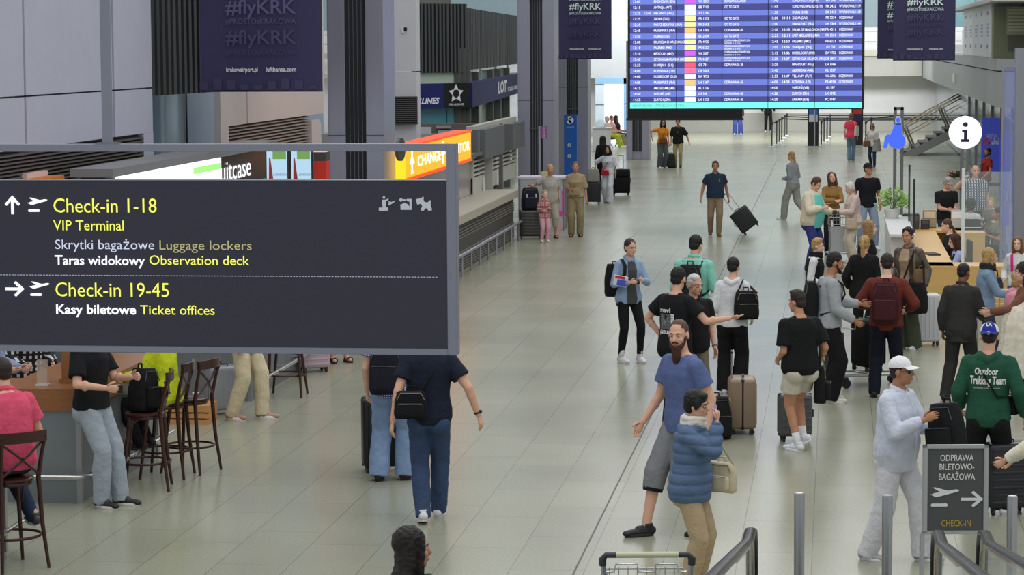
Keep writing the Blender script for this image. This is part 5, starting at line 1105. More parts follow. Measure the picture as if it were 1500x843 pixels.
def desk_box(name, label, cat, px0, px1, py0, py1, col, dz=.3, parts=None, yo=-.4):
    Yp = YB_+yo; a = onY(px0, py1, Yp); b = onY(px1, py0, Yp); t = thing(name, label, cat, (a.x, Yp, zt+.051)); h = max(.08, b.z-zt-.051); m = MB(); m.box((0, 0, 0), (b.x-a.x, dz, h)); m.build('body', plastic(col), t, bevel=.012); m = MB(); m.box((.02, -.006, h*.55), (b.x-a.x-.02, 0, h*.9)); m.build('front_face', plastic(tuple(min(255, int(c*1.25)+14) for c in col)), t); return t
desk_box('printer', 'black and white printer on the rear counter of the information desk', 'printer', 1322, 1347, 314, 336, (66, 62, 62), .45)
desk_box('label_printer', 'small black printer on top corner of the rear counter', 'printer', 1349, 1362, 322, 336, (50, 48, 48), .3)
t = desk_box('leaflet_basket', 'clear basket of brown leaflets on the rear counter of the information desk', 'basket', 1352, 1372, 308, 336, (176, 160, 134), .25, yo=.0)
for i, (a_, b_) in enumerate(((1393, 1412),)): desk_box('monitor', 'back of a pale grey monitor facing the man with grey hair', 'monitor', a_, b_, 308, 337, (206, 204, 198), .05, yo=-.15)
t = thing('till_keyboard', 'black keyboard on the oak desk before the clerks', 'keyboard', (xl+.12, YD+2.2, zt+.041), .2); m = MB(); m.rbox((0, 0, .012), (.2, .44, .022), r=.01); m.build('body', plastic((30, 30, 32)), t, 60); m = MB()
for i in range(4):
    for j in range(10): m.box((-.08+i*.042, -.2+j*.04, .022), (-.045+i*.042, -.168+j*.04, .028))
m.build('keys', plastic((52, 52, 56)), t)
# tall glass case at the right
D = 47; a = at(1467, 395, D); b = onY(1488, 94, a.y); t = thing('glass_case', 'tall blue tinted glass case with a steel frame at the right edge', 'glass case', (a.x, a.y, 0)); w_ = b.x-a.x; h = b.z
m = MB(); m.box((0, .0, .2), (w_, .02, h-.06)); m.build('glass_pane', mat('blue_glass', (150, 158, 214), .08, alpha=.38), t); m = MB(); m.box((w_, -.02, 0), (w_+.35, .3, h+.28)); m.box((-.03, -.02, 0), (0, .05, h)); m.box((0, -.02, h-.06), (w_, .1, h+.02)); m.box((0, -.02, 0), (w_, .1, .2)); m.build('frame', metal((150, 152, 160), .4), t)
m = MB(); m.box((.02, 1.0, .9), (w_-.02, 1.04, 2.6)); m.build('blue_display', glow((44, 50, 160), .6), t); m = MB(); m.tube([(.05, .05, 1.3), (w_-.04, .05, 2.0)], .012, 6); m.tube([(.02, .05, 3.0), (w_-.02, .05, 2.85)], .015, 6); m.tube([(w_-.05, .05, 1.2), (.05, .05, 1.6)], .01, 6); m.build('wire_stays', metal((214, 216, 224)), t, 60)
# bollards
for px, py, lb in ((1171, 723, 'steel bollard standing alone at the bottom, right of the blue jacket woman'), (1300, 726, 'steel bollard in front of the man in white'), (1483, 727, 'steel bollard right of the check-in stand')):
    q = G(px, py, 1.0); t = thing('bollard', lb, 'bollard', (q.x, q.y, 0), 0, 'steel bollards'); m = MB(); m.tube([(0, 0, 0), (0, 0, .99), (0, 0, 1.0)], [.038, .038, .034], 24); m.build('post', metal((162, 163, 164), .3), t, 50); m = MB(); m.tube([(0, 0, 0), (0, 0, .015)], [.07, .06], 24); m.build('base_ring', metal((150, 150, 152), .35), t, 40)
    m = MB(); m.tube([(0, 0, .985), (0, 0, 1.003)], [.030, .024], 20); m.build('cap', metal((222, 222, 218), .2), t, 40)
# moving ramp down from the gallery: balustrades with rubber handrails
def balustrade(label, px, py, Lr=9.0, side=1):
    q = G(px, py, .96); t = thing('ramp_balustrade', label, 'balustrade', (q.x, q.y, 0), 0, 'moving ramp balustrades'); sl = .159
    P_ = lambda y, z: (0, -y, z+max(0, y-.6)*sl)
    pth = [P_(.30, .12), P_(.02, .20), P_(-.12, .40), P_(-.14, .60), P_(-.08, .80), P_(.03, .92), P_(.25, .96), P_(.8, .96), P_(3, .96), P_(Lr, .96)]
    m = MB(); m.tube(pth, .042, 10, .55, up=(1, 0, 0)); m.build('handrail', mat('handrail_rubber', (24, 25, 28), .22, spec=.6), t, 60)
    m = MB(); m.tube([(p[0], p[1]-.045, p[2]-.03) for p in pth[2:-1]], .02, 8); m.build('rail_guide', metal((196, 188, 172), .25), t, 60)
    pts = [P_(.25, .10), P_(-.06, .25), P_(-.10, .45), P_(-.09, .62), P_(-.03, .80), P_(.06, .88), P_(.25, .92), P_(.8, .92), P_(Lr, .92), P_(Lr, .1), P_(.8, .10)]
    m = MB(); n = len(pts); m.add([(-.006, p[1], p[2]) for p in pts]+[(.006, p[1], p[2]) for p in pts], [tuple(range(n)), tuple(range(2*n-1, n-1, -1))]+[(i, n+i, n+(i+1) % n, (i+1) % n) for i in range(n)]); m.build('glass_panel', glassm('ramp_glass', (206, 220, 216), .22), t)
    m = MB(); m.add([(s*.09, -y, max(0, y-.6)*sl+z) for s in (-1, 1) for y, z in ((-.1, 0), (Lr, 0), (Lr, .14), (-.05, .14))], [(3, 2, 1, 0), (4, 5, 6, 7), (0, 1, 5, 4), (1, 2, 6, 5), (2, 3, 7, 6), (3, 0, 4, 7)]); m.build('skirt', metal((150, 152, 152), .35), t); return q
qa = balustrade('ramp balustrade with black handrail beside the woman in the blue puffer jacket', 1101, 768)
qb = balustrade('ramp balustrade with black handrail in front of the left half of the check-in stand', 1373, 772)
qc = balustrade('ramp balustrade with black handrail in front of the right half of the check-in stand', 1440, 772)
t = thing('moving_ramp', 'grey moving ramp bed between the glass balustrades', 'ramp', (qa.x+.1, qa.y, 0)); m = MB(); w_ = qb.x-qa.x-.2; m.add([(x, -y, z) for x in (0, w_) for y, z in ((-.1, 0), (.6, .03), (9, 1.37), (9, 0))], [(0, 1, 2, 3), (7, 6, 5, 4), (0, 4, 5, 1), (1, 5, 6, 2), (2, 6, 7, 3), (3, 7, 4, 0)]); m.build('pallet_band', mat('ramp_band', (70, 72, 74), .45, metal=.5, var=.1), t); m = MB()
for i in range(18): m.box((w_*i/18+.01, -.6, .03), (w_*(i+.5)/18+.01, .08, .036))
m.build('comb_plate', metal((176, 178, 178)), t)
t = thing('red_trolley_grip', 'thin red post by the ramp beside the beige trousers', 'post', at_floor(1024, 872)); m = MB(); m.tube([(0, 0, 0), (0, 0, .52)], .012, 8); m.build('pole', paint((206, 40, 56)), t, 60); m = MB(); m.cyl((0, 0, 0), (0, 0, .02), .08, n=16); m.build('foot', plastic((50, 50, 52)), t, 40)
# staircase
p = G(1322, 228); t = thing('staircase', 'open grey staircase with metal handrails rising to the right', 'stairs', (p.x, p.y, 0)); sd = 2.6; rn, rs_ = .31, .17
for i in range(15):
    m = MB(); m.box((i*rn, 0, i*rs_+.11), (i*rn+.36, sd, i*rs_+.17)); m.build('step', paint((70, 70, 68)), t)
    m = MB(); m.box((i*rn+.0, .02, i*rs_-.02 if i else 0), (i*rn+.04, sd-.02, i*rs_+.11)); m.build('riser', paint((156, 156, 150)), t)
for y in (-.06, sd): m = MB(); m.add([(x, y+e, z) for e in (0, .06) for x, z in ((-.05, -.0), (.55, 0), (15*rn+.3, 15*rs_-.28), (15*rn+.3, 15*rs_+.04), (-.05, .04))], [(0, 1, 2, 3, 4), (9, 8, 7, 6, 5), (0, 5, 6, 1), (1, 6, 7, 2), (2, 7, 8, 3), (3, 8, 9, 4), (4, 9, 5, 0)]); m.build('stringer', paint((136, 136, 134)), t)
RB = metal((150, 140, 120), .3)
for y in (-.03, sd+.03):
    m = MB(); 
    for h in (.62, .95, 1.05): m.tube([(-.1, y, h), (15*rn, y, 15*rs_+h)], .028 if h > .9 else .02, 6)
    for x in (0.05, 1.4, 2.8, 4.2): m.tube([(x+.45, y, x/rn*rs_), (x, y, x/rn*rs_+1.03)], .03, 6); m.tube([(x+.55, y, x/rn*rs_), (x+.1, y, x/rn*rs_+1.08)], .02, 6)
    m.build('handrail', RB, t, 60)
m = MB(); m.box((15*rn+.2, -.1, 15*rs_-.1), (15*rn+6, sd, 15*rs_+.1)); m.box((15*rn+2.0, .4, 0), (15*rn+2.3, .7, 15*rs_-.1)); m.build('landing', paint((150, 150, 146)), t)
# stanchions with belts, terminals by the far wall
def stanchion(label, loc, ends=()):
    t = thing('queue_stanchion', label, 'stanchion', loc, 0, 'queue stanchions by the far wall'); m = MB(); m.tube([(0, 0, 0), (0, 0, .02), (0, 0, .035)], [.17, .16, .05], 18); m.build('base', metal((206, 208, 210), .4), t, 40); m = MB(); m.tube([(0, 0, .03), (0, 0, .95)], .032, 10); m.build('post', metal((108, 112, 118), .35), t, 60); m = MB(); m.tube([(0, 0, .90), (0, 0, 1.02)], .042, 10); m.build('head', plastic((40, 42, 46)), t, 50)
    for e in ends: d = V(e)-V(loc); m = MB(); n = d.to_2d().normalized(); px_ = V((-n.y, n.x, 0))*.004; q = [V((0, 0, .93))+px_, V((d.x, d.y, .93))+px_, V((d.x, d.y, .98))+px_, V((0, 0, .98))+px_]; m.add(q+[v-px_*2 for v in q], [(3, 2, 1, 0), (4, 5, 6, 7), (0, 1, 5, 4), (1, 2, 6, 5), (2, 3, 7, 6), (3, 0, 4, 7)]); m.build('belt', cloth((40, 44, 50)), t)
    return t
pl_ = [G(x, y) for x, y in ((1130.5, 215), (1137.5, 212), (1141.5, 209), (1145, 206), (1149.5, 201.5), (1152.5, 198.5))]; pr_ = [G(x, y) for x, y in ((1203, 213), (1207, 208.5), (1211.5, 205), (1216, 200))]
rr = [G(x, y) for x, y in ((1268, 214), (1276, 206), (1310, 201))]
for i, p in enumerate(pl_): stanchion('grey belt stanchion, %s in the row left of the black kiosk' % ('first', 'second', 'third', 'fourth', 'fifth', 'last')[i], p, [pl_[i+1]] if i < 5 else [])
for i, p in enumerate(pr_): stanchion('grey belt stanchion, %s in the row right of the black kiosk' % ('first', 'second', 'third', 'last')[i], p, [pl_[i+2], V((rr[2].x+3, p.y, 0))] if i else [pr_[1]])
for i, p in enumerate(rr): stanchion('grey belt stanchion, %s by the woman in white at the far end' % ('nearest', 'second', 'third')[i], p, [rr[i+1]] if i < 2 else [])
def kiosk(label, px0, px1, yb, h, top, t2, txt=None):
    a = G(px0, yb); b = G(px1, yb); t = thing('info_kiosk', label, 'kiosk', (a.x, a.y, 0)); w_ = b.x-a.x; m = MB(); m.box((0, 0, .03), (w_, .3, h)); m.build('case', plastic((22, 22, 24)), t); m = MB(); m.box((w_*.12, -.02, h*.82), (w_*.9, 0, h*.99)); m.build('top_poster', paint(top), t); m = MB(); m.box((w_*.12, -.02, h*.63), (w_*.9, 0, h*.82)); m.build('lower_poster', paint(t2), t); m = MB(); m.box((-.1, -.2, 0), (w_+.1, .4, .03)); m.build('foot', metal((190, 190, 190)), t)
    return t, w_, h
t, w_, h = kiosk('black kiosk with blue and white posters between the stanchions', 1183, 1199, 215, 1.62, (48, 116, 190), (206, 208, 210)); m = MB(); m.tube([(w_*.64, -.05, .03), (w_*.64, -.05, 1.7)], .035, 8); m.build('front_pole', metal((196, 198, 200)), t, 60)
t, w_, h = kiosk('black kiosk with a red poster behind the woman in pink', 1247, 1264, 214, 1.62, (196, 60, 40), (44, 40, 84))
for i, px in enumerate((1022, 1049)):
    p = G(px, 190.5); q = G(px+18, 190.5); t = thing('check_in_terminal', ('left' if i == 0 else 'right')+' one of two pale check-in terminals against the far wall', 'terminal', (p.x, p.y-.3, 0)); w_ = q.x-p.x; m = MB(); m.box((0, 0, 0), (w_, .25, .32)); m.box((w_*.2, .05, .32), (w_*.8, .2, .5)); m.build('base', paint((120, 120, 116)), t); m = MB(); m.box((0, -.1, .48), (w_, .2, .56)); m.build('shelf', paint((60, 60, 58)), t); m = MB(); m.box((.0, .02, .56), (w_, .2, 1.0)); m.build('screen_back', paint((205, 210, 216)), t, bevel=.02)
for i, (px, col) in enumerate(((1003, (132, 158, 184)), (1009, (206, 208, 212)), (1015, (196, 164, 160)))):
    p = G(px, 190.5); t = thing('leaflet_stand', ('blue', 'white', 'pinkish')[i]+' standing leaflet rack by the far wall near the man in black', 'stand', (p.x, p.y-.2, 0), 0); m = MB(); m.box((0, 0, .05), (.19, .2, 1.0)); m.build('panel', paint(col), t); m = MB(); m.box((-.02, -.05, 0), (.21, .25, .05)); m.build('foot', plastic((60, 60, 62)), t)
# window bay, waiting seats and small tables at the left far end
w = at(872, 62, 118); q = at(919, 62, 118); zt_ = at(890, 115, 118).z
m = MB(); m.box((w.x, w.y, 0), (at(885, 62, 118).x, w.y+.1, zt_)); struct('wall_window_reveal', m, paint((176, 190, 202)))
m = MB(); m.box((at(885, 62, 118).x, w.y, .0), (at(914, 62, 118).x, w.y+.06, zt_)); struct('window_bay', m, glow((236, 246, 250), 1.0))
m = MB(); m.box((at(914, 62, 118).x, w.y-.05, 0), (q.x, w.y+.1, zt_)); m.box((w.x, w.y-.05, zt_-.25), (q.x, w.y+.1, zt_)); m.box((w.x, w.y-.05, at(890, 153, 118).z), (q.x, w.y, at(890, 152, 118).z)); struct('trim_window_frame', m, paint((120, 160, 196)))
m = MB(); m.box((w.x-3, w.y+.1, zt_), (q.x+1, w.y+.3, 12)); struct('wall_over_window', m, paint((160, 166, 170)))
p = G(880, 222); t = thing('white_counter_box', 'white box counter with a clear dome beside the rear column', 'counter', (at(868, 222, depth(p)).x, p.y, 0)); w_ = at(893, 222, depth(p)).x-at(868, 222, depth(p)).x; m = MB(); m.box((0, 0, 0), (w_, .6, .92)); m.build('body', paint((214, 216, 218)), t, bevel=.02); m = MB(); m.box((-.05, -.05, .92), (w_+.05, .65, .96)); m.build('top', paint((226, 228, 230)), t)
m = MB(); m.rings([[V((w_*.45+r*math.cos(a), .3+r*math.sin(a), z)) for a in [2*math.pi*j/16 for j in range(16)]] for z, r in ((.96, .24), (1.1, .23), (1.22, .16), (1.27, .05))]); m.build('dome', glassm('dome', (220, 228, 232), .35), t, 60)
p = G(787, 300); t = thing('white_table', 'pale table with a pink edge against the middle column', 'table', (at(757, 262, 60).x, at(757, 262, 60).y, 0)); w_ = at(830, 262, 60).x-at(757, 262, 60).x
zt_ = at(790, 259, 60).z; m = MB(); m.box((0, 0, zt_-.05), (w_, .8, zt_)); m.build('tabletop', paint((214, 206, 220)), t, bevel=.006)
for x, y in ((.05, .06), (w_-.09, .06), (.05, .7), (w_-.09, .7)): m = MB(); m.box((x, y, 0), (x+.04, y+.04, zt_-.05)); m.build('leg', metal((170, 170, 176)), t)
m = MB(); m.box((.08, .02, .45), (w_-.1, .03, zt_-.06)); m.build('front_panel', paint((176, 178, 186)), t)
q_ = thing('small_box', 'small cream box on the pale table', 'box', (t.location.x+.55, t.location.y+.2, zt_+.001)); m = MB(); m.box((0, 0, 0), (.14, .12, .10)); m.build('carton', paint((196, 180, 130)), q_, bevel=.005); m = MB(); m.box((-.004, -.004, .085), (.144, .124, .104)); m.build('lid', paint((206, 192, 146)), q_)
p = G(827, 320); t = thing('pink_a_board', 'pink folding A-board behind the family group', 'sign', (p.x, p.y, 0), heading(p, 15)); m = MB(); fr_ = Matrix.Rotation(R_(-14), 4, 'X')
m.prism([(-.22, .06), (.22, .06), (.22, .72), (-.22, .72)], -.01, .01, Matrix.Translation(V((0, .18, 0))) @ fr_.inverted()); m.build('poster', paint((186, 60, 142)), t); m = MB()
for s in (-1, 1): m.tube([(s*.24, .20, 0), (s*.24, .02, .76)], .014, 6); m.tube([(s*.24, -.22, 0), (s*.24, .02, .76)], .012, 6)
m.tube([(-.24, .02, .76), (.24, .02, .76)], .014, 6); m.build('frame', metal((190, 190, 194)), t, 60)
def bench(label, loc, rz, n):
    t = thing('waiting_bench', label, 'bench', loc, rz)
    for i in range(n):
        x = (i-(n-1)/2)*.56; m = MB(); m.box((x-.24, -.22, .36), (x+.24, .22, .40)); m.build('seat', plastic((48, 50, 54)), t, bevel=.01); m = MB(); m.add([(x-.24, -.22, .46), (x+.24, -.22, .46), (x+.24, -.34, .86), (x-.24, -.34, .86), (x-.24, -.25, .46), (x+.24, -.25, .46), (x+.24, -.37, .86), (x-.24, -.37, .86)], [(0, 1, 2, 3), (7, 6, 5, 4), (0, 4, 5, 1), (1, 5, 6, 2), (2, 6, 7, 3), (3, 7, 4, 0)]); m.build('backrest', plastic((48, 50, 54)), t)
    for s in (-1, 1): m = MB(); m.tube([(s*n*.24, -.2, 0), (s*n*.24, 0, .34), (s*n*.24, .22, 0)], .025, 6); m.build('leg', M_STEEL, t, 60)
    m = MB(); m.box((-n*.28, -.03, .32), (n*.28, .03, .36)); m.build('beam', M_STEEL, t); return t
BEN = G(898, 216); bench('row of dark waiting seats in front of the bright far window', (BEN.x, BEN.y+.4, 0), heading(BEN, 70), 3)
q = G(1441, 286); t = thing('low_bench', 'low dark bench under the seated man in the red shirt', 'bench', (q.x+.35, q.y, 0)); m = MB(); m.box((-.5, -.25, .36), (.6, .3, .43)); m.build('seat', plastic((60, 60, 64)), t, bevel=.01)
for x in (-.4, .5): m = MB(); m.box((x-.03, -.2, 0), (x+.03, .25, .36)); m.build('leg', M_STEEL, t)
# lockers on the right gallery
zl0 = ze2; lk0 = onX(1412, 62, XB+.05).y; lk1 = onX(1452, 62, XB+.05).y; zl1 = onX(1452, 4, XB+.05).z
t = thing('locker_bank', 'bank of white lockers standing on the right gallery edge', 'lockers', (XB+.05, lk1, zl0)); L = lk0-lk1; H = zl1-zl0-.02
m = MB(); m.box((0, 0, 0), (.75, L, H)); m.build('case', paint((206, 208, 212)), t); n = 5
for i in range(n):
    y0 = L*i/n; m = MB(); m.box((-.02, y0+.01, .03), (.0, y0+L/n-.01, H-.02)); d_ = m.build('door', paint((212, 214, 218)), t); m = MB()
    for z in (H*.18, H*.80): m.box((-.03, y0+L/n*.40, z), (-.02, y0+L/n*.56, z+.10))
    m.build('lock', plastic((96, 100, 108)), d_); m = MB()
    for j in range(4): m.box((-.026, y0+L/n*.22, H*.40+j*.10), (-.021, y0+L/n*(.55+.08*(j % 3)), H*.40+j*.10+.06))
    m.build('printed_number', paint((168, 176, 196)), d_)
p = G(1, 1) if 0 else None
a = at(1453, 86, depth(gb)); b = at(1500, 8, depth(gb))
t = thing('service_cabinet', 'olive green service cabinet with a vent beside the white lockers', 'cabinet', (XB+.06, lk1-.84, zl0)); H2 = H*.93; m = MB(); m.box((0, 0, 0), (.98, .8, H2)); m.build('body', paint((110, 116, 92)), t); m = MB(); m.box((.32, -.03, H2*.46), (1.0, 0, H2)); s_ = m.build('vent', paint((140, 144, 118)), t); m = MB()
for i in range(7): m.box((.36, -.05, H2*.52+i*.09), (.96, -.03, H2*.56+i*.09))
m.build('slats', paint((172, 176, 152)), s_); m = MB(); m.box((.38, -.02, .2), (.9, 0, H2*.44)); m.build('door', paint((86, 84, 74)), t)
m = MB(); m.box((XB-.15, yb0-.1, zl1-.02), (XB+6, lk0+6, zl1+.07)); struct('trim_gallery_canopy', m, paint((196, 196, 192)))
t = thing('exit_box', 'small cream control box on the grey gallery beam', 'box', onX(1400, 115, XB-.001)); m = MB(); m.box((-.08, -.35, -.14), (0, .35, .18)); m.build('case', paint((226, 222, 206)), t, bevel=.01); m = MB(); m.box((-.09, .1, -.1), (-.08, .28, .14)); m.build('lamp_face', paint((240, 238, 226)), t)
# glass front under the gallery
m = MB(); yy = yb0+10
m.box((XB+.6, yb0+3, .05), (XB+.66, yb1, ze0-.05)); struct('window_under_gallery', m, mat('dim_glass', (150, 176, 186), .1, alpha=.5))
m = MB()
for i in range(6): m.box((XB+.55, yb0+3+i*4.5, 0), (XB+.7, yb0+3.15+i*4.5, ze0))
struct('trim_under_gallery', m, paint((150, 154, 158)))
m = MB(); m.box((XB+3, yb0+2, 0), (XB+3.2, yb1, ze0)); struct('wall_under_gallery', m, paint((136, 142, 150)))
# ---------------------------------------------------------------- the crowd
BLK = (24, 25, 28); WHT = (222, 222, 226); NAVY = (32, 38, 58)
def checks(name, c1, c2, c3, sc=22):
    m = bpy.data.materials.new(name); m.use_nodes = True; nt = m.node_tree; b = nt.nodes['Principled BSDF']; N = nt.nodes.new; L = nt.links.new; tc = N('ShaderNodeTexCoord'); b.inputs['Roughness'].default_value = .9
    w1 = N('ShaderNodeTexWave'); w1.inputs['Scale'].default_value = sc; w1.bands_direction = 'X'; w2 = N('ShaderNodeTexWave'); w2.inputs['Scale'].default_value = sc; w2.bands_direction = 'Z'
    r1 = N('ShaderNodeMath'); r1.operation = 'GREATER_THAN'; r1.inputs[1].default_value = .6; r2 = N('ShaderNodeMath'); r2.operation = 'GREATER_THAN'; r2.inputs[1].default_value = .6
    L(tc.outputs['Object'], w1.inputs[0]); L(tc.outputs['Object'], w2.inputs[0]); L(w1.outputs[1], r1.inputs[0]); L(w2.outputs[1], r2.inputs[0])
    m1 = N('ShaderNodeMix'); m1.data_type = 'RGBA'; m1.inputs[6].default_value = rgb(*c1); m1.inputs[7].default_value = rgb(*c2); L(r1.outputs[0], m1.inputs[0])
    m2 = N('ShaderNodeMix'); m2.data_type = 'RGBA'; m2.inputs[7].default_value = rgb(*c3); L(r2.outputs[0], m2.inputs[0]); L(m1.outputs[2], m2.inputs[6]); L(m2.outputs[2], b.inputs['Base Color']); return m
def watch(P, s, col=(24, 24, 26)):
    W_, fd, pn, sd = P['HN'][s]; m = MB(); c = W_-fd*.02; m.tube([c+(sd*math.cos(a)+pn*math.sin(a)*.8)*.031 for a in [2*math.pi*i/16 for i in range(17)]], .008, 6, caps=False); m.ell(c-pn*.03, (.016, .016, .016)); m.build('wrist_watch', plastic(col), P['root'], 60)
def scarf(P, col, name='scarf', r=.03):
    S = P['S']; m = MB(); m.tube([S(.53+.015*math.sin(3*a), .085*math.cos(a), .01+.085*math.sin(a)) for a in [2*math.pi*i/18 for i in range(19)]], r, 10, caps=False); m.tube([S(.53, .085*math.cos(a), .01+.085*math.sin(a))+V((0, 0, .04)) for a in [2*math.pi*i/18 for i in range(19)]], r*.9, 10, caps=False); skin_obj(name, fuse(m, .010, 2, .006, .05), cloth(col), P['root'])
SN = dict(col=(226, 226, 228)); BS = dict(col=(26, 26, 28), sole=(40, 40, 42)); BRS = dict(col=(120, 74, 46), sole=(176, 120, 80)); SAN = dict(col=(60, 40, 32), kind='sandal', sole=(70, 50, 40))
FARV = .0115
# -- centre, mid distance
P = person('woman in an open pale denim jacket and black leggings holding a phone', (924, 350), 22, foot=(926, 534), sex='f', hair=('tied', 'dark'), top=dict(col=(142, 166, 196), sleeve='long', hem=-.11, loose=.022, collar=True, name='denim_jacket'), inner=((74, 76, 76), 24, -.11, .505),
    bottom=dict(col=(22, 22, 26), loose=.003, hem=.043, crop=.07), socks=(232, 232, 234), shoes=SN, ra=(-.06, .25, -.23), la=(-.06, .30, -.20), re=(.7, -.5, -.8), le=(.7, -.5, -.8), lf=(-.15, .04, 0, -10), rf=(.11, -.02, 0, 20), hd=(-12, -6, 0), lean=1)
backpack(P, 'black backpack on one shoulder of the woman in the denim jacket', (26, 27, 30), sz=(.30, .20, .46), t0=-.03, one=1, dx=.12, yaw=-25); phone(P, 1, 'dark phone held by the woman in the denim jacket')
t = thing('magazine_packet', 'red white and blue packet tucked under the arm of the denim jacket woman', 'packet'); m = MB(); m.rbox((0, 0, 0), (.20, .045, .15), r=.012); m.build('wrapper', paint((222, 214, 222)), t, 60); m = MB(); m.box((-.09, -.026, .03), (.05, -.022, .07)); m.build('red_band', paint((206, 52, 60)), t); m = MB(); m.box((-.05, -.026, -.065), (.09, -.022, .02)); m.build('blue_band', paint((70, 88, 200)), t)
setm(t, PM(P) @ Matrix.Translation(P['E'][1]+V((-.035, .155, .055))) @ Matrix.Rotation(R_(170), 4, 'Z') @ Matrix.Rotation(R_(12), 4, 'Y'))
P = person('man in a mint green shirt seen from behind with a black backpack', (1021, 345), 165, foot=(1034, 556), hair=('short', 'black'), top=dict(col=(136, 206, 188), sleeve='long', collar=True, loose=.024), bottom=dict(col=(176, 162, 134)), shoes=dict(col=(44, 54, 84), sole=(50, 60, 90)), la=(-.02, .2, -.3), ra=(.02, .22, -.3), hd=(12, -14, 0))
backpack(P, 'black backpack on the man in the mint green shirt', (36, 38, 40))
P = person('man in a black printed t-shirt from behind, holding out one open hand', (995, 392), 140, h=1.80, hair=('fade', 'black'), skin='fair', top=dict(col=BLK, loose=.034, hem=-.13), bottom=dict(col=(22, 23, 25), loose=.03, hem=.07), shoes=BS, ra=(.34, .28, -.16), re=(.3, -.1, -1), palm=(None, (0, .2, 1)), grip=(.3, .15), la=(.06, .06, -.40), le=(1, -.4, 0), hd=(-6, -4, 0), beard=(.02, 'black'))
q = MB(); q.box((-.075, -.004, -.085), (.075, 0, .085)); decal(P, q, 0, (-.035, .22), (92, 94, 98), name='print_square')
q = MB(); [q.box((.012*math.cos(a)*k-.004, -.006, .012*math.sin(a)*k-.004), (.012*math.cos(a)*k+.004, -.003, .012*math.sin(a)*k+.004)) for k in (1, 2.4, 3.8, 5) for a in [2*math.pi*i/9+k for i in range(9)]]; decal(P, q, 0, (-.035, .22), (190, 192, 196), name='print_rays')
decal(P, 'mavi', .052, (-.035, .345), (226, 226, 228), width=.16, bold=.03); decal(P, 'mavi', .052, (.075, .22), (226, 226, 228), width=.17, rot=-90, bold=.03); decal(P, 'mavi', .052, (-.035, .10), (226, 226, 228), width=.15, rot=180, bold=.03)
P = person('white haired older man in glasses and a black polo shirt', (1019, 402), 20, h=1.70, hair=('grey_short', 'white'), skin='fair', top=dict(col=(28, 28, 31), collar=True, loose=.026, hem=-.12), bottom=dict(col=(120, 112, 96)), shoes=BS, glasses=('clear', (36, 32, 30)), hd=(-22, -6, 0), la=(.08, .06, -.5), fat=.03); watch(P, -1, (120, 122, 126))
P = person('bearded man in a blue t-shirt and grey cropped trousers walking left', (993, 468), -55, foot=(982, 790), hair=('buzz', 'red'), skin='fair', top=dict(col=(92, 106, 152), loose=.026, hem=-.10), bottom=dict(col=(126, 128, 132), kind='capri', len=.32, loose=.03), shoes=BS, beard=(.17, 'auburn'), hd=(-34, -4, 0), ra=(.08, .22, -.46), la=(.10, -.02, -.5), rf=(.09, .30, 0, 0, 0), lf=(-.09, -.12, .02, 0, -12), vox=.0075, extra=lambda o: [(lambda m, k, a: (m.tube([k+(a-k)*.29, k+(a-k)*.36], [.086, .078], 16), m.build('cuff', cloth(BLK), o['root'], 60)))(MB(), o['K'][s], o['A'][s]) for s in (-1, 1)])
P = person('short dark haired woman in a blue puffer jacket speaking into a phone', (1022, 573), 72, h=1.60, sex='f', hair=('crop', 'black'), skin='fair', top=dict(col=(92, 114, 146), sleeve='long', loose=.042, hem=-.14, puffer=True, name='puffer_jacket', folds=.003), bottom=dict(col=(186, 164, 130), hem=.080, knee=.085, loose=.02), shoes=SN, ra=(-.05, .25, .13), re=(.35, .0, -1), palm=(None, (-.2, -1, .3)), glasses=('clear', (60, 44, 52)), grip=(.4, .55), la=(.02, .14, -.42), hd=(0, -3, 0), fat=.03, vox=.0075)
t = phone(P, 1, 'pale lilac phone held up by the woman in the blue puffer jacket', col=(176, 166, 200), off=(.07, .03, 0)); scarf(P, (226, 220, 208), 'hood', .034)
shoulder_bag(P, 'cream quilted handbag on the arm of the blue jacket woman', (206, 194, 164), (.30, .13, .26), (-.20, .21, .86), -1, yaw=80)
P = person('dark haired woman in a white hoodie from behind with wide black trousers', (1075, 377), 172, h=1.68, sex='f', hair=('tied', 'black'), top=dict(col=(222, 222, 226), sleeve='long', hood=True, loose=.034, hem=-.08), bottom=dict(col=(20, 20, 22), hem=.10, knee=.095, loose=.03), shoes=SN, la=(.02, .2, -.36), ra=(.08, .12, -.42), hd=(8, -10, 0))
shoulder_bag(P, 'black leather backpack bag on the shoulder of the white hoodie woman', (26, 26, 28), (.32, .17, .36), (.20, -.14, .98), 1, cat='backpack', name='backpack', yaw=20, strap=.02)
q = G(1051, 643); t = softbag('backpack', 'black backpack standing on the floor beside the champagne suitcase', 'backpack', (.30, .22, .46), (28, 28, 31)); t.location = (q.x, q.y, 0); t.rotation_euler = (0, 0, heading(q, 20)+math.pi)
m = MB(); m.box((.10, -.03, .40), (.14, .0, .44)); m.build('green_tag', paint((150, 190, 60)), t)
P = person('young man in a black t-shirt and beige shorts, back turned', (1167, 426), -150, foot=(1166, 664), hair=('quiff', 'dark'), skin='tan', top=dict(col=(22, 23, 24), loose=.04, hem=-.10, slen=.8), bottom=dict(col=(204, 196, 180), kind='shorts', len=.62, loose=.03), shoes=dict(col=(222, 224, 230), sole=(236, 236, 240)), la=(-.02, .20, -.38), ra=(.10, .1, -.45), lf=(-.015, .02, 0, 10), rf=(.11, .12, .05, 35, -38), hd=(-22, -4, 0), socks=(230, 230, 232), fat=.02)
shoulder_bag(P, 'long black shoulder bag hanging at the side of the man in shorts', (24, 25, 26), (.28, .14, .40), (.26, .02, .52), 1, yaw=60)
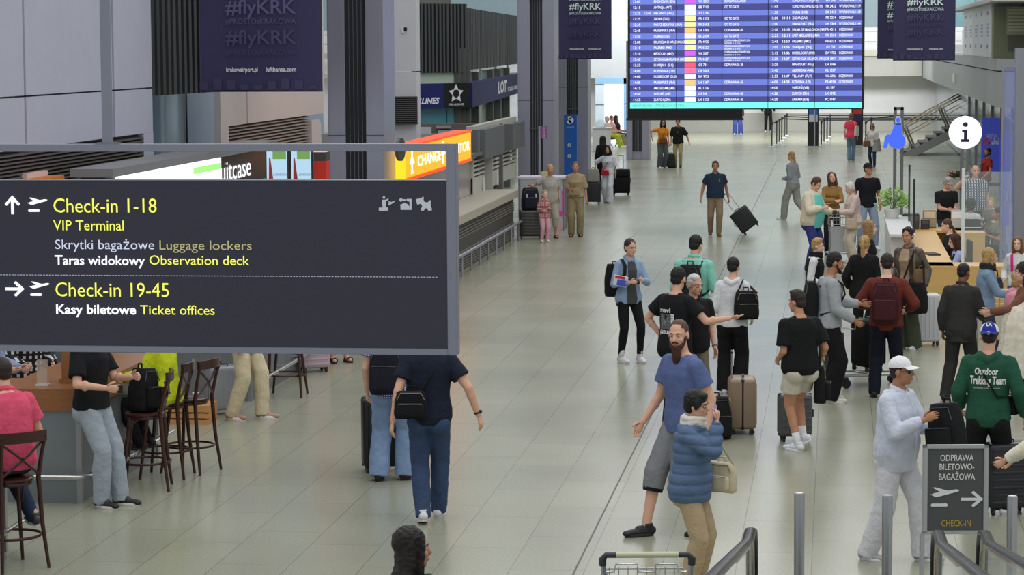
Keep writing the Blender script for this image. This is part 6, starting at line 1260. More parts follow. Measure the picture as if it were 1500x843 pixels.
# -- group by the desk
P = person('bearded man in a light grey sweatshirt and black trousers facing right', (1226, 370), 98, foot=(1222, 592), hair=('fade', 'black'), skin='olive', beard=(.02, 'black'), top=dict(col=(164, 168, 174), sleeve='long', loose=.036, hem=-.07), bottom=dict(col=(20, 20, 22), hem=.098, knee=.095, loose=.03), shoes=dict(col=(222, 214, 206), sole=(236, 234, 228)), ra=(.02, .27, -.40), la=(.0, .38, -.24), hd=(0, -10, 0))
backpack(P, 'black backpack on the man in the grey sweatshirt', (26, 28, 30), off=.01); q = thing('bag_tag', 'green tag on the side of a black backpack', 'tag') if 0 else None
P = person('blond boy in a black hooded vest with white sleeves', (1198, 350), 80, h=1.52, hair=('quiff', 'blond'), skin='pale', top=dict(col=WHT, sleeve='long', loose=.02, hood=False), inner=((26, 26, 28), 168, -.08, .49, .012), bottom=dict(col=(40, 42, 50)), shoes=SN, ra=(.0, .2, -.38), hd=(0, 0, 0)); scarf(P, (28, 28, 30), 'hood', .036)
P = person('blond woman with a high ponytail in a black jacket seen from behind', (1267, 345), 165, h=1.62, sex='f', hair=('ponytail', 'blond'), top=dict(col=(22, 22, 24), sleeve='long', loose=.045, hem=-.14), bottom=dict(col=(30, 30, 34)), shoes=BS, la=(.1, .1, -.42), ra=(-.02, .24, -.3))
P = person('woman with long wavy blond hair facing right behind the ponytail', (1274, 322), 95, h=1.70, sex='f', hair=('verylong', (158, 124, 80)), skin='pale', top=dict(col=(26, 26, 28), sleeve='long', loose=.03), bottom=dict(col=(30, 30, 34)), shoes=BS)
P = person('man in a rust red sweater from behind wearing a maroon backpack', (1299, 372), 177, foot=(1288, 584), hair=('short', 'dark'), skin='pale', top=dict(col=(112, 50, 40), sleeve='long', loose=.036, hem=-.12), bottom=dict(col=(26, 29, 44), hem=.07, loose=.022), shoes=BS, la=(.04, .22, -.28), ra=(.06, .2, -.32), hd=(-8, -8, 0), le=(.8, -.6, -.6), re=(.8, -.6, -.6), lf=(-.14, 0, 0), rf=(.12, .05, 0))
backpack(P, 'maroon backpack on the man in the rust red sweater', (70, 32, 36), sz=(.33, .19, .50), t0=-.02, zipc=(110, 70, 72))
P = person('dark haired woman in a cropped brown leather jacket with sunglasses on her head', (1329, 333), -28, h=1.72, sex='f', hair=('tied', 'black'), skin='tan', glasses=('onhead', (20, 20, 22)), top=dict(col=(82, 72, 60), sleeve='long', loose=.045, hem=.06, collar=True, name='leather_jacket', mat=mat('brown_leather', (84, 74, 62), .38, var=.2, vscale=12, bump=.3)), inner=((178, 152, 124), 24, .02, .50), bottom=dict(col=(72, 78, 62), hem=.10, knee=.095, loose=.03, waist=.02), shoes=SN, la=(.14, .10, -.46), ra=(.02, .22, -.36), hd=(-4, -6, 0), extra=lambda o: [(lambda m: (m.rings([[o['S'](t, .140*math.cos(a), .112*math.sin(a)) for a in [2*math.pi*j/20 for j in range(20)]] for t in (-.02, .03, .08)]), m.build('knit_top', cloth((214, 198, 172)), o['root'], 60)))(MB())])
shoulder_bag(P, 'tan brown shoulder bag of the woman in the leather jacket', (122, 98, 70), (.24, .10, .24), (-.23, .10, .93), -1, yaw=60)
t = shoulder_bag(P, 'big black holdall in front of the leather jacket woman', (20, 20, 22), (.42, .24, .44), (-.24, .34, .56), -1, cat='bag', name='holdall', strap=.016)
P = person('man in a dark grey suit seen from behind with cropped hair', (1413, 385), 158, foot=(1402, 588), hair=('buzz', 'black'), skin='brown', top=dict(col=(54, 53, 52), sleeve='long', loose=.026, hem=-.20, collar=True, name='suit_jacket', folds=.004), bottom=dict(col=(50, 49, 49), hem=.066, loose=.022), shoes=BS, ra=(.02, .32, -.32), la=(.07, .02, -.51), le=(.3, -1, 0), hd=(10, -8, 0), lf=(-.17, -.10, 0), rf=(.08, .22, 0), fat=.02)
P = person('person in a green printed hoodie and a blue and white cap, back turned', (1450, 473), 176, foot=(1434, 757), hair=('short', 'dark'), cap=((234, 234, 238), (44, 54, 152), True, (44, 54, 152)), top=dict(col=(34, 82, 62), sleeve='long', hood=True, loose=.034, hem=-.13, folds=.010), bottom=dict(col=(20, 21, 24), hem=.085, knee=.09, loose=.03), shoes=SN, ra=(.14, .04, -.48), la=(.08, .16, -.42), lf=(-.16, 0, 0), rf=(.15, .05, 0), hd=(0, -6, 0), vox=.0075)
decal(P, 'Outdoor', .060, (-.015, .375), (228, 230, 226), width=.21, bold=.03, shear=.1); decal(P, 'Trekking Team', .072, (.0, .295), (228, 230, 226), width=.32, bold=.03, shear=.1); decal(P, 'established in the mountains', .014, (-.01, .225), (200, 210, 204), width=.24)
put_text('LA', .030, (0, -.1255, .075), P['root'], paint((236, 236, 240)), 'cap_letters', frame=Matrix.Translation(P['HC']) @ P['Hm'].to_4x4() @ Matrix.Rotation(R_(-14), 4, 'X') , bold=.04)
m = MB(); m.tube([(0, -.124, .030), (0, -.128, .030)], [.014, .014], 16); m.xf(Matrix.Translation(P['HC']+V((0, -.035, -.0))) @ P['Hm'].to_4x4()); m.build('cap_sticker', paint((226, 228, 232)), P['root'], 40)
shoulder_bag(P, 'small black crossbody pouch worn by the person in the green hoodie', (18, 18, 20), (.24, .09, .18), (.24, .10, .92), -1, cat='pouch', name='crossbody_pouch', cross=True, yaw=70, strap=.016)
P = person('man all in white with a white cap and dark glasses, holding a black bag', (1319, 523), 62, foot=(1306, 828), hair=('buzz', 'dark'), skin='olive', cap=((232, 232, 236), (232, 232, 236), False), glasses=('sun', (22, 22, 26)), top=dict(col=(206, 212, 228), sleeve='long', loose=.036, hem=-.17, collar=True, folds=.009), inner=((214, 218, 232), 4, -.16, .50, .004), bottom=dict(col=(216, 216, 222), hem=.085, knee=.095, loose=.03, folds=.010), shoes=dict(col=(176, 176, 178), sole=(232, 232, 234)), ra=(-.02, .33, -.12), re=(.4, -.1, -1), la=(-.04, .36, -.22), le=(.4, 0, -1), rf=(.12, -.20, 0, 6), lf=(-.12, .20, 0, 0), hd=(-12, 4, 0), fat=.045, vox=.0075)
t = softbag('backpack', 'black backpack held up in front of the man in white', 'backpack', (.34, .20, .46), (26, 27, 29)); setm(t, PM(P) @ Matrix.Translation(V((-.02, .50, .93))) @ Matrix.Rotation(R_(75), 4, 'Z') @ Matrix.Rotation(R_(-8), 4, 'Y'))
P = person('curly dark haired woman in brown at the right edge reaching to the left', (1498, 385), -85, h=1.68, sex='f', hair=('curlylong', 'dark'), skin='fair', top=dict(col=(124, 82, 64), sleeve='long', loose=.02), bottom=dict(col=(66, 46, 38), kind='capri', len=.6), shoes=SN, la=(.02, .46, -.20), ra=(.0, .40, -.26))
t = thing('cream_coat', 'cream coat draped over the arm of the woman in brown at the right edge', 'coat'); m = MB(); rs = []
for i in range(8): z = -.85*i/7; k_ = (.45, .8, .95, 1, 1.05, 1.12, 1.2, 1.25)[i]; rs.append([V((.13*k_*math.cos(a)*(1+.22*math.sin(6*a+i*.2)), .19*k_*math.sin(a)*(1+.22*math.sin(6*a+i*.2)), z+.06*math.cos(a))) for a in [2*math.pi*j/36 for j in range(36)]])
m.rings(rs); skin_obj('drape', fuse(m, .012, 3, .014, .1), cloth((226, 218, 202)), t); m = MB(); m.tube([(.10, -.18, -.12), (.13, -.22, -.36), (.12, -.20, -.52)], [.06, .07, .05], 12); skin_obj('sleeve', fuse(m, .012, 3, .010, .1), cloth((226, 218, 202)), t)
setm(t, PM(P) @ Matrix.Translation(P['E'][-1]+V((-.02, -.10, .06))))
qz = G(1448, 462, .93); t = softbag('handbag', 'glossy black handbag standing on the trolley with the cream panel', 'handbag', (.34, .18, .22), (22, 22, 24), m_=mat('patent_black', (20, 20, 23), .18)); t.location = (G(1452, 535).x, G(1452, 535).y+.38, .93); t.rotation_euler = (0, 0, YAW)
b_ = MB(); b_.tube([(-.10, 0, .19), (-.09, 0, .30), (.09, 0, .30), (.10, 0, .19)], .012, 8); b_.build('arch_handle', mat('patent_black', (20, 20, 23)), t, 60)
L_ = G(1538, 843); P = person('person in a cream jacket at the right edge, only the forearm and phone in view', (0, 0), -95, h=1.66, loc=(L_.x, L_.y, 0), sex='f', hair=('midlong', 'brown'), top=dict(col=(222, 214, 196), sleeve='long', loose=.045), bottom=dict(col=(40, 40, 46)), shoes=SN, la=(.05, .36, -.36), ra=(.0, .34, -.40)); phone(P, -1, 'black phone held at the right edge over the steel bollard')
P = person('blond bobbed woman in a denim jacket and dark scarf facing right', (1450, 363), 95, h=1.65, sex='f', hair=('bob', 'blond'), top=dict(col=(126, 148, 174), sleeve='long', loose=.03, name='denim_jacket'), bottom=dict(col=(50, 58, 84)), shoes=SN, ra=(.02, .40, -.26), la=(0, .36, -.3)); scarf(P, (40, 44, 52), r=.036)
P = person('fair girl in a white top with a pink strap, looking to the left', (1491, 347), -12, h=1.46, sex='f', hair=('long', 'lightbrown'), skin='pale', top=dict(col=(214, 216, 214), sleeve='long', loose=.03), bottom=dict(col=(90, 100, 130)), shoes=SN, la=(.05, .2, -.36), ra=(.06, .16, -.38), extra=lambda o: (lambda m: (m.tube([o['S'](.50, .09, .09), o['S'](.36, .075, .16), o['S'](.2, .07, .155)], .024, 8, .4), m.build('pink_strap', cloth((216, 48, 140)), o['root'], 60)))(MB()))
P = person('fair haired person in a pink hoodie behind the brown dressed woman', (1493, 396), 85, h=1.5, sex='f', hair=('bob', 'blond'), top=dict(col=(224, 152, 172), sleeve='long', hood=True, loose=.05), bottom=dict(col=(60, 64, 84)), shoes=SN, ra=(.02, .22, -.38))
# -- behind the desk
P = person('desk clerk with long auburn hair in a black vest and blue sleeves', (1396, 343), -82, h=1.66, sex='f', pz=.50, lf=(-.1, .42), rf=(.1, .42), hair=('long', 'auburn'), skin='pale', glasses=('clear', (50, 34, 32)), top=dict(col=(158, 168, 210), sleeve='long', loose=.02, hem=-.04), inner=((28, 28, 34), 172, -.05, .47, .008), bottom=dict(col=(34, 34, 40)), shoes=BS, la=(.06, .40, -.26), ra=(.02, .40, -.26), hd=(0, -12, 0))
P = person('desk clerk with a brown ponytail in black, behind the auburn haired clerk', (1385, 321), -82, h=1.68, sex='f', pz=.50, lf=(-.1, .42), rf=(.1, .42), hair=('lowtail', 'brown'), skin='pale', top=dict(col=(32, 32, 36), sleeve='long', hem=-.04), bottom=dict(col=(34, 34, 40)), shoes=BS, la=(.0, .38, -.28), ra=(.02, .38, -.28), hd=(0, -10, 0))
def office_chair(P, label):
    o = P['root'].location; t = thing('office_chair', label, 'office chair', (o.x, o.y, 0), P['rz']); F_ = cloth((40, 40, 44)); m = MB(); m.rbox((0, .02, .30), (.46, .46, .07), r=.03); m.build('seat', F_, t, 60); m = MB(); m.rbox((0, -.33, .66), (.42, .06, .44), r=.03); m.build('backrest', F_, t, 60); m = MB(); m.cyl((0, 0, .08), (0, 0, .28), .03); m.tube([(0, -.2, .29), (0, -.33, .32), (0, -.34, .56)], .02, 6)
    for i in range(5): a = i*1.2566; m.tube([(0, 0, .09), (.26*math.cos(a), .26*math.sin(a), .05)], .02, 6); m.ell((.26*math.cos(a), .26*math.sin(a), .028), (.028, .028, .028))
    m.build('pedestal', RUB, t, 60)
office_chair(P, 'dark office chair under the clerk with the ponytail')
P = person('grey haired man in a black t-shirt looking down at the desk', (1391, 261), 22, h=1.67, hair=('grey_short', 'grey'), skin='fair', top=dict(col=(28, 29, 30), loose=.03, hem=-.1), bottom=dict(col=(44, 52, 72)), shoes=BS, la=(-.08, .30, -.30), ra=(-.10, .30, -.28), hd=(-14, -24, 0), glasses=('clear', (70, 60, 56)))
P = person('balding man in a checked shirt standing behind the information sign', (1429, 242), 12, h=1.78, hair=('bald', 'brown'), skin='fair', top=dict(col=(120, 130, 150), mat=checks('check_shirt', (46, 54, 76), (222, 226, 232), (104, 114, 136), 6), collar=True, loose=.03, hem=-.12), bottom=dict(col=(38, 40, 48)), shoes=BS, ra=(.10, .22, .10), re=(.8, -.2, -.8), la=(.10, .05, -.48), fat=.05)
P = person('man in a red t-shirt sitting back with legs stretched to the left', (1447, 217), -76, h=1.75, pz=.59, lean=-8, hair=('short', 'black'), skin='olive', beard=(.02, 'black'), top=dict(col=(166, 44, 40), loose=.03), bottom=dict(col=(66, 72, 56), hem=.06), shoes=SAN, lf=(-.06, .90, .66, 0, 25), rf=(.06, .88, .58, 0, 25), la=(.22, .12, -.42), ra=(.05, .26, -.36), hd=(-25, 0, 0), lk=(0, .3, 1), rk=(0, .3, 1), vox=FARV, extra=lambda o: (lambda m: (m.tube([o['S'](.50, .085, .08), o['S'](.3, .08, .155), o['S'](.05, .10, .15)], .018, 8, .4), m.tube([o['S'](.50, -.085, .08), o['S'](.3, -.08, .155), o['S'](.05, -.10, .15)], .018, 8, .4), m.build('rucksack_straps', cloth((30, 30, 34)), o['root'], 60)))(MB()))
bpy.data.objects['low_bench'].location = (P['root'].location.x+.05, P['root'].location.y, 0)
P = person('woman with curly black hair in a white top, back turned behind the desk', (1422, 292), 178, h=1.66, sex='f', pz=.50, lf=(-.1, .42), rf=(.1, .42), hair=('curly', 'black'), skin='olive', top=dict(col=(214, 216, 212), loose=.03, hem=-.05), bottom=dict(col=(60, 66, 84)), shoes=SN)
office_chair(P, 'dark office chair under the curly haired woman in white'); q = MB(); q.tube([(-.05, 0, -.05), (-.02, 0, .02), (.02, 0, .05), (.03, 0, -.01), (.06, 0, -.04)], .008, 6); decal(P, q, 0, (.06, .10), (30, 30, 34), name='print_script')
P = person('small fair child leaning on the far side of the desk', (1452, 290), -20, h=1.26, hair=('short', 'blond'), skin='pale', headscale=1.12, top=dict(col=(120, 118, 112), sleeve='long', loose=.02), bottom=dict(col=(70, 74, 90)), shoes=SN, la=(.0, .2, -.25), ra=(0, .2, -.2), vox=FARV)
P = person('dark haired woman in a grey top resting an elbow on the desk end', (1461, 304), -78, h=1.64, sex='f', pz=.50, lf=(-.1, .42), rf=(.1, .42), hair=('tied', 'dark'), skin='tan', glasses=('onhead', (40, 30, 30)), top=dict(col=(134, 134, 128), loose=.03, hem=-.05), bottom=dict(col=(60, 64, 80)), shoes=SN, la=(.0, .28, -.16), ra=(.05, .26, -.02), vox=FARV)
office_chair(P, 'dark office chair at the far desk end under the woman in grey')
# -- behind the crowd
P = person('man in a black t-shirt, black cap and pale jeans looking aside', (1271, 239), 15, h=1.80, hair=('buzz', 'dark'), skin='tan', cap=((30, 31, 34), (30, 31, 34), False), top=dict(col=(26, 27, 34), loose=.024, hem=-.09), bottom=dict(col=(140, 154, 178), loose=.018), shoes=SN, la=(.07, .05, -.48), ra=(.07, .05, -.48), hd=(-32, 8, 0), lf=(-.17, 0), rf=(.17, 0)); watch(P, -1); decal(P, '- - -', .02, (.0, .36), (150, 110, 110), back=False, width=.26)
P = person('heavy man in a cream jacket over a turquoise shirt looking down', (1200, 261), 62, h=1.80, hair=('short', 'brown'), skin='fair', top=dict(col=(216, 206, 184), sleeve='long', loose=.05, hem=-.10, collar=True, name='bomber_jacket'), inner=((112, 202, 194), 42, -.15, .47, .004), bottom=dict(col=(50, 62, 122), loose=.03, hem=.08, knee=.09), shoes=BS, ra=(-.08, .27, -.20), re=(.8, -.3, -.7), la=(-.02, .36, -.28), hd=(0, -30, 0), fat=.055); phone(P, -1, 'dark phone in the hands of the man in the cream jacket')
P = person('long brown haired woman in a camel top with folded arms', (1217, 252), 5, h=1.68, sex='f', hair=('long', 'brown'), skin='fair', top=dict(col=(154, 118, 68), sleeve='long', loose=.02), bottom=dict(col=(26, 26, 28)), shoes=BS, la=(-.20, .22, -.27), ra=(-.20, .24, -.22), le=(1, .1, -.3), re=(1, .1, -.3), hd=(-10, 14, 6))
P = person('white haired old woman in a pale pink jacket and cream trousers facing left', (1243, 268), -72, h=1.58, sex='f', hair=('crop', 'white'), skin='fair', top=dict(col=(208, 188, 180), sleeve='long', loose=.05, hem=-.20, collar=True, name='jacket'), bottom=dict(col=(206, 196, 180), hem=.075, knee=.085, loose=.025), shoes=dict(col=(206, 200, 190)), la=(-.02, .36, -.24), ra=(.0, .34, -.24), hd=(0, -12, 0), lean=6)
shoulder_bag(P, 'beige shoulder bag of the white haired old woman', (190, 174, 152), (.26, .11, .24), (-.20, .13, .76), -1, yaw=70)
P = person('blond woman in a grey tracksuit walking away to the left', (1159, 222), -125, foot=(1152, 323), sex='f', hair=('lowtail', 'blond'), top=dict(col=(150, 154, 160), sleeve='long', loose=.03, hem=-.02), bottom=dict(col=(150, 150, 146), hem=.085, knee=.10, loose=.03), shoes=SN, lf=(-.09, .22, 0), rf=(.06, -.42, .14, 0, -42), la=(-.05, .2, -.32), ra=(-.02, .2, -.34), vox=FARV)
P = person('man in a navy polo and tan trousers walking with a cabin suitcase', (1048, 236), 4, foot=(1046, 347), hair=('short', 'black'), skin='olive', top=dict(col=(38, 52, 72), collar=True, loose=.026), bottom=dict(col=(142, 120, 98), loose=.018), shoes=BRS, la=(.13, -.10, -.50), ra=(.15, .08, -.48), lf=(-.07, .12, 0), rf=(.10, -.16, .02), hd=(4, 4, 0), fat=.035, vox=FARV); decal(P, 'S', .05, (-.09, .36), (206, 196, 120), back=False)
P = person('dark haired woman in an orange t-shirt and dark wide jeans at the left far end', (971, 175), 15, foot=(973, 247), sex='f', hair=('midlong', 'black'), skin='tan', top=dict(col=(226, 142, 44), loose=.026, hem=-.04), bottom=dict(col=(86, 92, 94), hem=.11, knee=.095, loose=.03), shoes=SN, ra=(.24, .02, -.30), re=(1, -.3, 0), vox=FARV)
shoulder_bag(P, 'small brown bag worn by the woman in orange', (110, 70, 44), (.30, .09, .15), (.02, .17, .92), -1, cat='bag', name='waist_bag', cross=True)
P = person('man in a black shirt with a green lanyard and khaki trousers', (993, 174), -8, foot=(992, 246), hair=('short', 'dark'), skin='tan', top=dict(col=(30, 32, 35), loose=.034, hem=-.10, collar=True, slen=.9), bottom=dict(col=(172, 160, 116)), shoes=BS, la=(.22, .08, -.46), ra=(.06, .1, -.48), lf=(-.10, .1), rf=(.10, -.1), vox=FARV, extra=lambda o: (lambda m: (m.tube([o['S'](.52, .06, .075), o['S'](.30, .0, .165), o['S'](.52, -.06, .075)], .012, 6), m.build('lanyard', cloth((160, 196, 60)), o['root'], 60)))(MB()))
q = G(983, 246); t = softbag('holdall', 'dark holdall bag standing between the orange and black dressed pair', 'bag', (.34, .24, .50), (44, 50, 44)); t.location = (q.x, q.y-.25, .0); t.rotation_euler = (0, 0, YAW)
P = person('woman in a pink-red t-shirt and jeans walking away by the red kiosk', (1247, 166), 168, foot=(1245, 236), sex='f', hair=('bob', 'lightbrown'), top=dict(col=(228, 66, 94), loose=.03, hem=-.08), bottom=dict(col=(112, 136, 158), hem=.06), shoes=dict(col=(90, 104, 104)), lf=(-.05, -.05), rf=(.05, .12, 0), vox=FARV)
shoulder_bag(P, 'white tote bag on the shoulder of the woman in pink-red', (214, 212, 204), (.34, .10, .38), (.22, -.02, .92), 1, cat='tote bag', name='tote_bag', pocket=False, yaw=80)
P = person('woman in a white blouse and dark jeans with sunglasses, walking toward the camera', (1278, 181), -14, foot=(1276, 245), sex='f', hair=('bob', 'lightbrown'), skin='tan', glasses=('sun', (30, 26, 26)), top=dict(col=(222, 222, 218), sleeve='long', loose=.034, hem=-.12), bottom=dict(col=(48, 60, 84)), shoes=BS, la=(.0, .22, -.30), ra=(.10, .05, -.46), lf=(-.12, .16), rf=(.08, -.12, .03), vox=FARV)
shoulder_bag(P, 'brown handbag of the woman in the white blouse', (118, 82, 66), (.32, .12, .26), (.20, .14, .82), 1)
t = thing('folded_jacket', 'grey jacket over the arm of the woman in the white blouse', 'jacket'); m = MB(); m.rings([[V((.10*(1+.2*i)*math.cos(a), .17*(1+.1*i)*math.sin(a), -.13*i)) for a in [2*math.pi*j/18 for j in range(18)]] for i in range(5)]); skin_obj('drape', fuse(m, .014, 3, .014, .1), cloth((150, 156, 148)), t); m = MB(); m.tube([(.1, .05, -.3), (.16, .07, -.5), (.14, .06, -.62)], [.05, .05, .04], 10); m.build('sleeve', cloth((150, 156, 148)), t, 60); setm(t, PM(P) @ Matrix.Translation(P['E'][-1]+V((.02, .08, .03))))
q = G(1125, 193.5); person('person in black standing near the far wall below the departures board', (0, 0), 10, h=1.76, loc=(q.x, q.y, 0), hair=('short', 'black'), top=dict(col=(24, 24, 27), sleeve='long', loose=.03), bottom=dict(col=(24, 24, 27)), shoes=SN, vox=FARV, lf=(-.13, 0), rf=(.13, 0), la=(.1, .1, -.4), ra=(.1, .1, -.4))
q = G(1080.5, 197); P = person('person in wide blue trousers and a dark red top near the far terminals', (0, 0), 2, h=1.70, loc=(q.x, q.y, 0), hair=('short', 'dark'), top=dict(col=(84, 44, 46), sleeve='long', loose=.04, hem=-.22), bottom=dict(col=(62, 84, 156), hem=.12, knee=.11, loose=.04), shoes=SN, vox=FARV, lf=(-.14, 0), rf=(.14, 0))
# -- family by the exchange office
P = person('woman in a grey t-shirt reaching to the stacked luggage', (806, 241), 8, foot=(806, 350), sex='f', hair=('tied', 'blond'), skin='tan', top=dict(col=(170, 168, 160), loose=.03, hem=-.10), bottom=dict(col=(178, 168, 152), kind='capri', len=.55, loose=.02), shoes=SAN, ra=(.44, .04, -.20), re=(.4, -.6, -.4), la=(.06, .12, -.46), lf=(-.12, 0), rf=(.10, 0), fat=.03, vox=FARV)
P = person('small girl in a pink checked shirt and pink leggings', (798, 278), 22, foot=(803, 356), sex='f', hair=('tied', 'blond'), skin='pale', headscale=1.28, top=dict(col=(176, 112, 106), sleeve='long', mat=checks('pink_check', (176, 106, 104), (222, 196, 186), (150, 84, 84), 6), loose=.03, hem=-.12), bottom=dict(col=(218, 162, 178), hem=.05, loose=.012), shoes=SN, la=(-.06, .24, -.22), ra=(-.02, .2, -.28), vox=FARV)
P = person('woman in a sand coloured t-shirt and wide matching trousers with sandals', (843, 237), 2, foot=(841, 348), sex='f', hair=('tied', 'lightbrown'), skin='tan', top=dict(col=(166, 148, 118), loose=.045, hem=-.02, slen=.9), bottom=dict(col=(146, 132, 100), hem=.075, knee=.09, loose=.035), shoes=SAN, la=(.10, .08, -.50), ra=(-.05, .24, -.26), vox=FARV)
shoulder_bag(P, 'sand coloured bag across the woman in matching trousers', (158, 140, 110), (.26, .10, .18), (.04, .19, .98), -1, cat='bag', name='crossbody_bag', cross=True)
q = G(777, 350); t = softbag('backpack', 'navy backpack on top of the clear wrapped suitcase', 'backpack', (.40, .28, .50), (34, 36, 52)); t.location = (q.x, q.y, .642); t.rotation_euler = (0, 0, heading(q, 10)+math.pi)
for s_ in (-1, 1): m = MB(); m.box((s_*.1-.012, -.175, .22), (s_*.1+.012, -.165, .36)); m.build('cream_tab', paint((214, 206, 176)), t)
P = person('long black haired woman in white with a small red bag', (890, 214), -12, foot=(893, 298), sex='f', hair=('verylong', 'black'), skin='tan', top=dict(col=(208, 214, 224), loose=.034, hem=-.05, slen=1.0), bottom=dict(col=(212, 216, 224), hem=.12, knee=.10, loose=.03), shoes=dict(col=(150, 150, 156)), ra=(.22, .12, -.36), re=(1, -.2, -.4), la=(.10, .08, -.50), lf=(-.08, .14), rf=(.06, -.08), vox=FARV)
shoulder_bag(P, 'small red crossbody bag on the woman in white', (176, 34, 52), (.24, .08, .16), (.05, .18, .86), -1, cat='bag', name='crossbody_bag', cross=True)
q = G(869, 299); t = softbag('tote_bag', 'grey soft bag on top of the small black cabin suitcase', 'bag', (.36, .24, .34), (140, 138, 134), pocket=False); t.location = (q.x, q.y-.02, .602); t.rotation_euler = (0, 0, heading(q, 0)+math.pi)
person('brown long haired woman in black, back turned beside the rear column', (883, 199), 195, h=1.62, sex='f', hair=('verylong', 'dark'), top=dict(col=(20, 20, 22), sleeve='long', loose=.05, hem=-.25), bottom=dict(col=(24, 24, 26)), shoes=BS, vox=FARV)
# -- waiting on the seats before the window
SEA = dict(lf=(-.10, .62, 0), rf=(.10, .58, 0), pz=.555, lean=-10, vox=FARV)
Mb = Matrix.Translation(V((BEN.x, BEN.y+.4, 0))) @ Matrix.Rotation(heading(BEN, 70), 4, 'Z')
for i, (x, lb, hr, tc, bc, sk) in enumerate(((.56, 'seated woman in a pale top and lime trousers, nearest on the waiting seats', ('bob', 'white'), (222, 190, 176), (176, 190, 60), 'fair'), (0.0, 'seated person in a pale pink top in the middle of the waiting seats', ('short', 'lightbrown'), (220, 180, 176), (150, 140, 110), 'fair'), (-.56, 'seated dark haired person in dark clothes, last on the waiting seats', ('midlong', 'dark'), (48, 42, 44), (50, 54, 80), 'tan'))):
    w_ = Mb @ V((x, -.04, 0)); person(lb, (0, 0), 70, h=1.68, loc=(w_.x, w_.y, 0), sex='f', hair=hr, skin=sk, top=dict(col=tc, loose=.03), bottom=dict(col=bc, hem=.075, loose=.025), shoes=SN, la=(.0, .26, -.36), ra=(0, .26, -.36), **SEA)
# -- bar and left foreground
q = G(18, 831); P = person('man in a bright pink polo shirt on a bar stool, back turned', (0, 0), -155, h=1.80, loc=(q.x, q.y, 0), hair=('buzz', 'dark'), skin='fair', pz=.90, lf=(-.14, .26, .30), rf=(.30, .20, .28), top=dict(col=(220, 84, 114), loose=.034, hem=-.10, collar=True, folds=.009), bottom=dict(col=(44, 56, 80), loose=.02), shoes=dict(col=(50, 56, 60), sole=(226, 226, 228)), la=(.06, .34, -.30), ra=(.10, .30, -.34), lean=10, fat=.045, vox=.0075)
q = G(150, 741); P = person('man in a black t-shirt and faded jeans leaning on the bar corner with a phone', (0, 0), 55, h=1.82, loc=(q.x, q.y, 0), hair=('short', 'dark'), skin='fair', top=dict(col=(22, 23, 26), loose=.028, hem=-.06, slen=.75), bottom=dict(col=(158, 168, 178), loose=.024, hem=.075, knee=.085, folds=.011), shoes=dict(col=(30, 31, 34), sole=(226, 224, 214)), ra=(.02, .28, -.30), re=(.6, -.6, -.6), la=(-.06, .36, -.24), grip=(.4, .5), lf=(-.09, .14, 0), rf=(.10, .06, 0), pxy=(0, -.09), lean=-4, vox=.0075, hd=(0, -25, 0)); phone(P, 1, 'black phone in the hands of the man leaning on the bar')
q = G(244, 698); P = person('person in a neon yellow jacket seated at the bar, back turned', (0, 0), -112, h=1.66, loc=(q.x, q.y, 0), sex='f', hair=('long', 'brown'), pz=.90, lf=(-.12, .24, .29), rf=(.12, .24, .29), top=dict(col=(206, 220, 40), sleeve='long', loose=.055, hem=-.14, name='neon_jacket', folds=.012), bottom=dict(col=(28, 28, 32)), shoes=BS, la=(.0, .40, -.22), ra=(.02, .38, -.24), lean=10, vox=.0075)
q = G(214, 716); t = softbag('backpack', 'black backpack sitting on the bar stool beside the leaning man', 'backpack', (.34, .24, .42), (20, 20, 23)); t.location = (q.x-.02, q.y+.01, .762); t.rotation_euler = (0, R_(6), heading(q, 60)+math.pi); m = MB(); m.tube([(.05, -.185, .2), (.05, -.19, .2)], [.018, .018], 14); m.build('red_badge', paint((190, 40, 50)), t)
q = G(358, 614); person('person in cream trousers and a long lavender shirt, head behind the hanging sign', (0, 0), 62, h=1.78, loc=(q.x, q.y, 0), hair=('short', 'dark'), top=dict(col=(150, 158, 216), sleeve='long', loose=.03, hem=-.19), bottom=dict(col=(210, 196, 164), hem=.075, knee=.088, loose=.024, folds=.010), shoes=dict(col=(172, 134, 112), sole=(240, 238, 232), sh=.036), lf=(-.10, .18, 0), rf=(.12, -.10, 0), la=(0, .2, -.4))
q = G(575, 705); P = person('person in wide pale blue jeans with a navy backpack, head behind the hanging sign', (0, 0), 168, h=1.76, loc=(q.x, q.y, 0), hair=('short', 'dark'), top=dict(col=(120, 130, 178), mat=checks('blue_print', (60, 70, 140), (206, 210, 226), (90, 100, 160), 13), loose=.04, hem=-.12), bottom=dict(col=(130, 154, 190), hem=.10, knee=.10, loose=.034, folds=.012), shoes=BS, lf=(-.14, .0, 0), rf=(.10, .10, 0)); backpack(P, 'navy black backpack on the person in pale blue jeans', (28, 31, 42), sz=(.34, .20, .50), t0=-.06)
q = G(630, 764); P = person('man in a navy t-shirt and blue jeans walking away under the sign', (0, 0), 176, h=1.84, loc=(q.x, q.y, 0), hair=('short', 'dark'), skin='fair', top=dict(col=(27, 33, 50), loose=.030, hem=-.10), bottom=dict(col=(58, 76, 108), loose=.020, hem=.068, folds=.010), shoes=dict(col=(222, 222, 222)), ra=(.24, .0, -.46), la=(.12, -.10, -.50), re=(.8, -1, 0), lf=(-.05, -.14, .02, 0, -14), rf=(.06, .20, 0), vox=.0075); watch(P, 1)
shoulder_bag(P, 'small black messenger bag on the back of the man in navy', (22, 24, 30), (.29, .08, .24), (-.14, -.20, .92), 1, cat='bag', name='messenger_bag', cross=True, strap=.014)
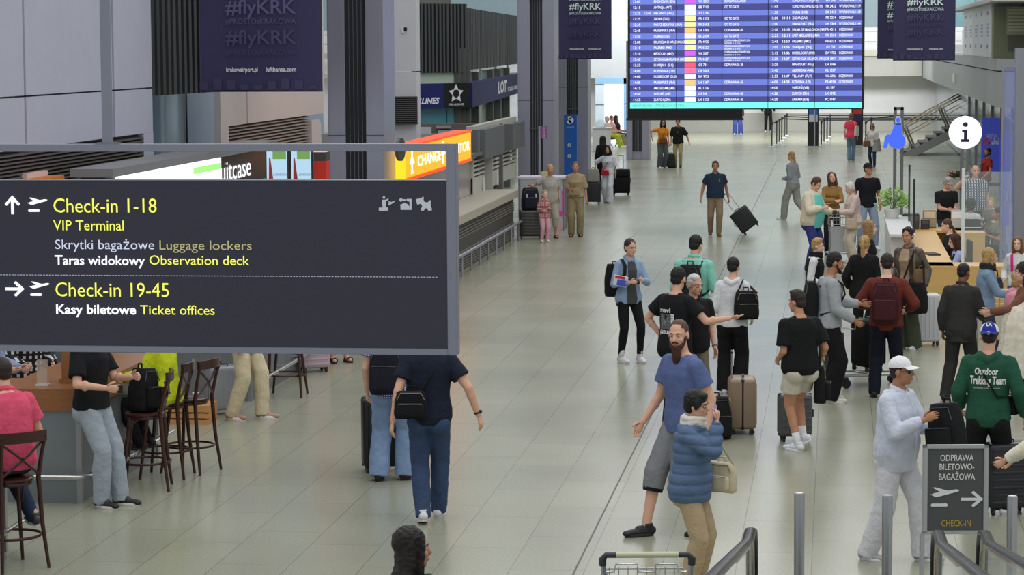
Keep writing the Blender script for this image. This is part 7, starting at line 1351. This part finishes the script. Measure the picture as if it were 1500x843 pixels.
P = person('dark haired woman at the bottom edge with a green scarf, seen from behind', (603, 771), 118, h=1.66, sex='f', headscale=1.06, hair=('long', (34, 27, 25)), skin='tan', top=dict(col=(26, 27, 32), sleeve='long', loose=.03), bottom=dict(col=(40, 42, 50)), shoes=BS, hd=(10, 0, 0), vox=.0075); m = MB(); m.tube([P['S'](.50, -.12, .02), P['S'](.50, -.09, .09), P['S'](.46, .0, .145), P['S'](.50, .09, .09), P['S'](.505, .12, .02)], [.03, .05, .055, .05, .03], 10); skin_obj('scarf', fuse(m, .010, 2, .012, .05), cloth((40, 86, 72)), P['root'])
q = at(-30, 600, 25.9); P = person('bar person with a grey blue sleeve resting on the wood bar top', (0, 0), 60, h=1.76, loc=(q.x, q.y, 0), hair=('short', 'dark'), top=dict(col=(140, 152, 186), sleeve='long', loose=.04), bottom=dict(col=(40, 42, 52)), shoes=BS, ra=(.06, .42, -.22), re=(1, -.2, -.5), la=(.0, .36, -.28))
q = at(44, 600, 27.0); P = person('bar person in a black jacket with white streaks behind the wood bar top', (0, 0), 20, h=1.70, loc=(q.x, q.y, 0), sex='f', hair=('long', 'dark'), top=dict(col=(30, 30, 33), mat=checks('streak_jacket', (24, 24, 27), (206, 206, 210), (26, 26, 29), 5), sleeve='long', loose=.04), bottom=dict(col=(40, 42, 52)), shoes=BS, la=(0, .3, -.3), ra=(.02, .3, -.3))
q = G(510, 531); person('person in sandals whose foot shows just below the hanging sign', (0, 0), 20, h=1.68, loc=(q.x-.12, q.y, 0), sex='f', hair=('bob', 'brown'), top=dict(col=(190, 190, 180)), bottom=dict(col=(90, 96, 110), kind='capri', len=.5), shoes=SAN, vox=FARV)
q = at(1487, 17, 99); person('small figure in a yellow hooded jacket up on the right gallery', (0, 0), 10, h=1.62, loc=(q.x, q.y, ze2), hair=(None, 'dark'), cap=((232, 180, 30), (232, 180, 30), False), top=dict(col=(236, 184, 30), sleeve='long', hood=True, loose=.06), bottom=dict(col=(70, 84, 60)), shoes=BS, vox=FARV)
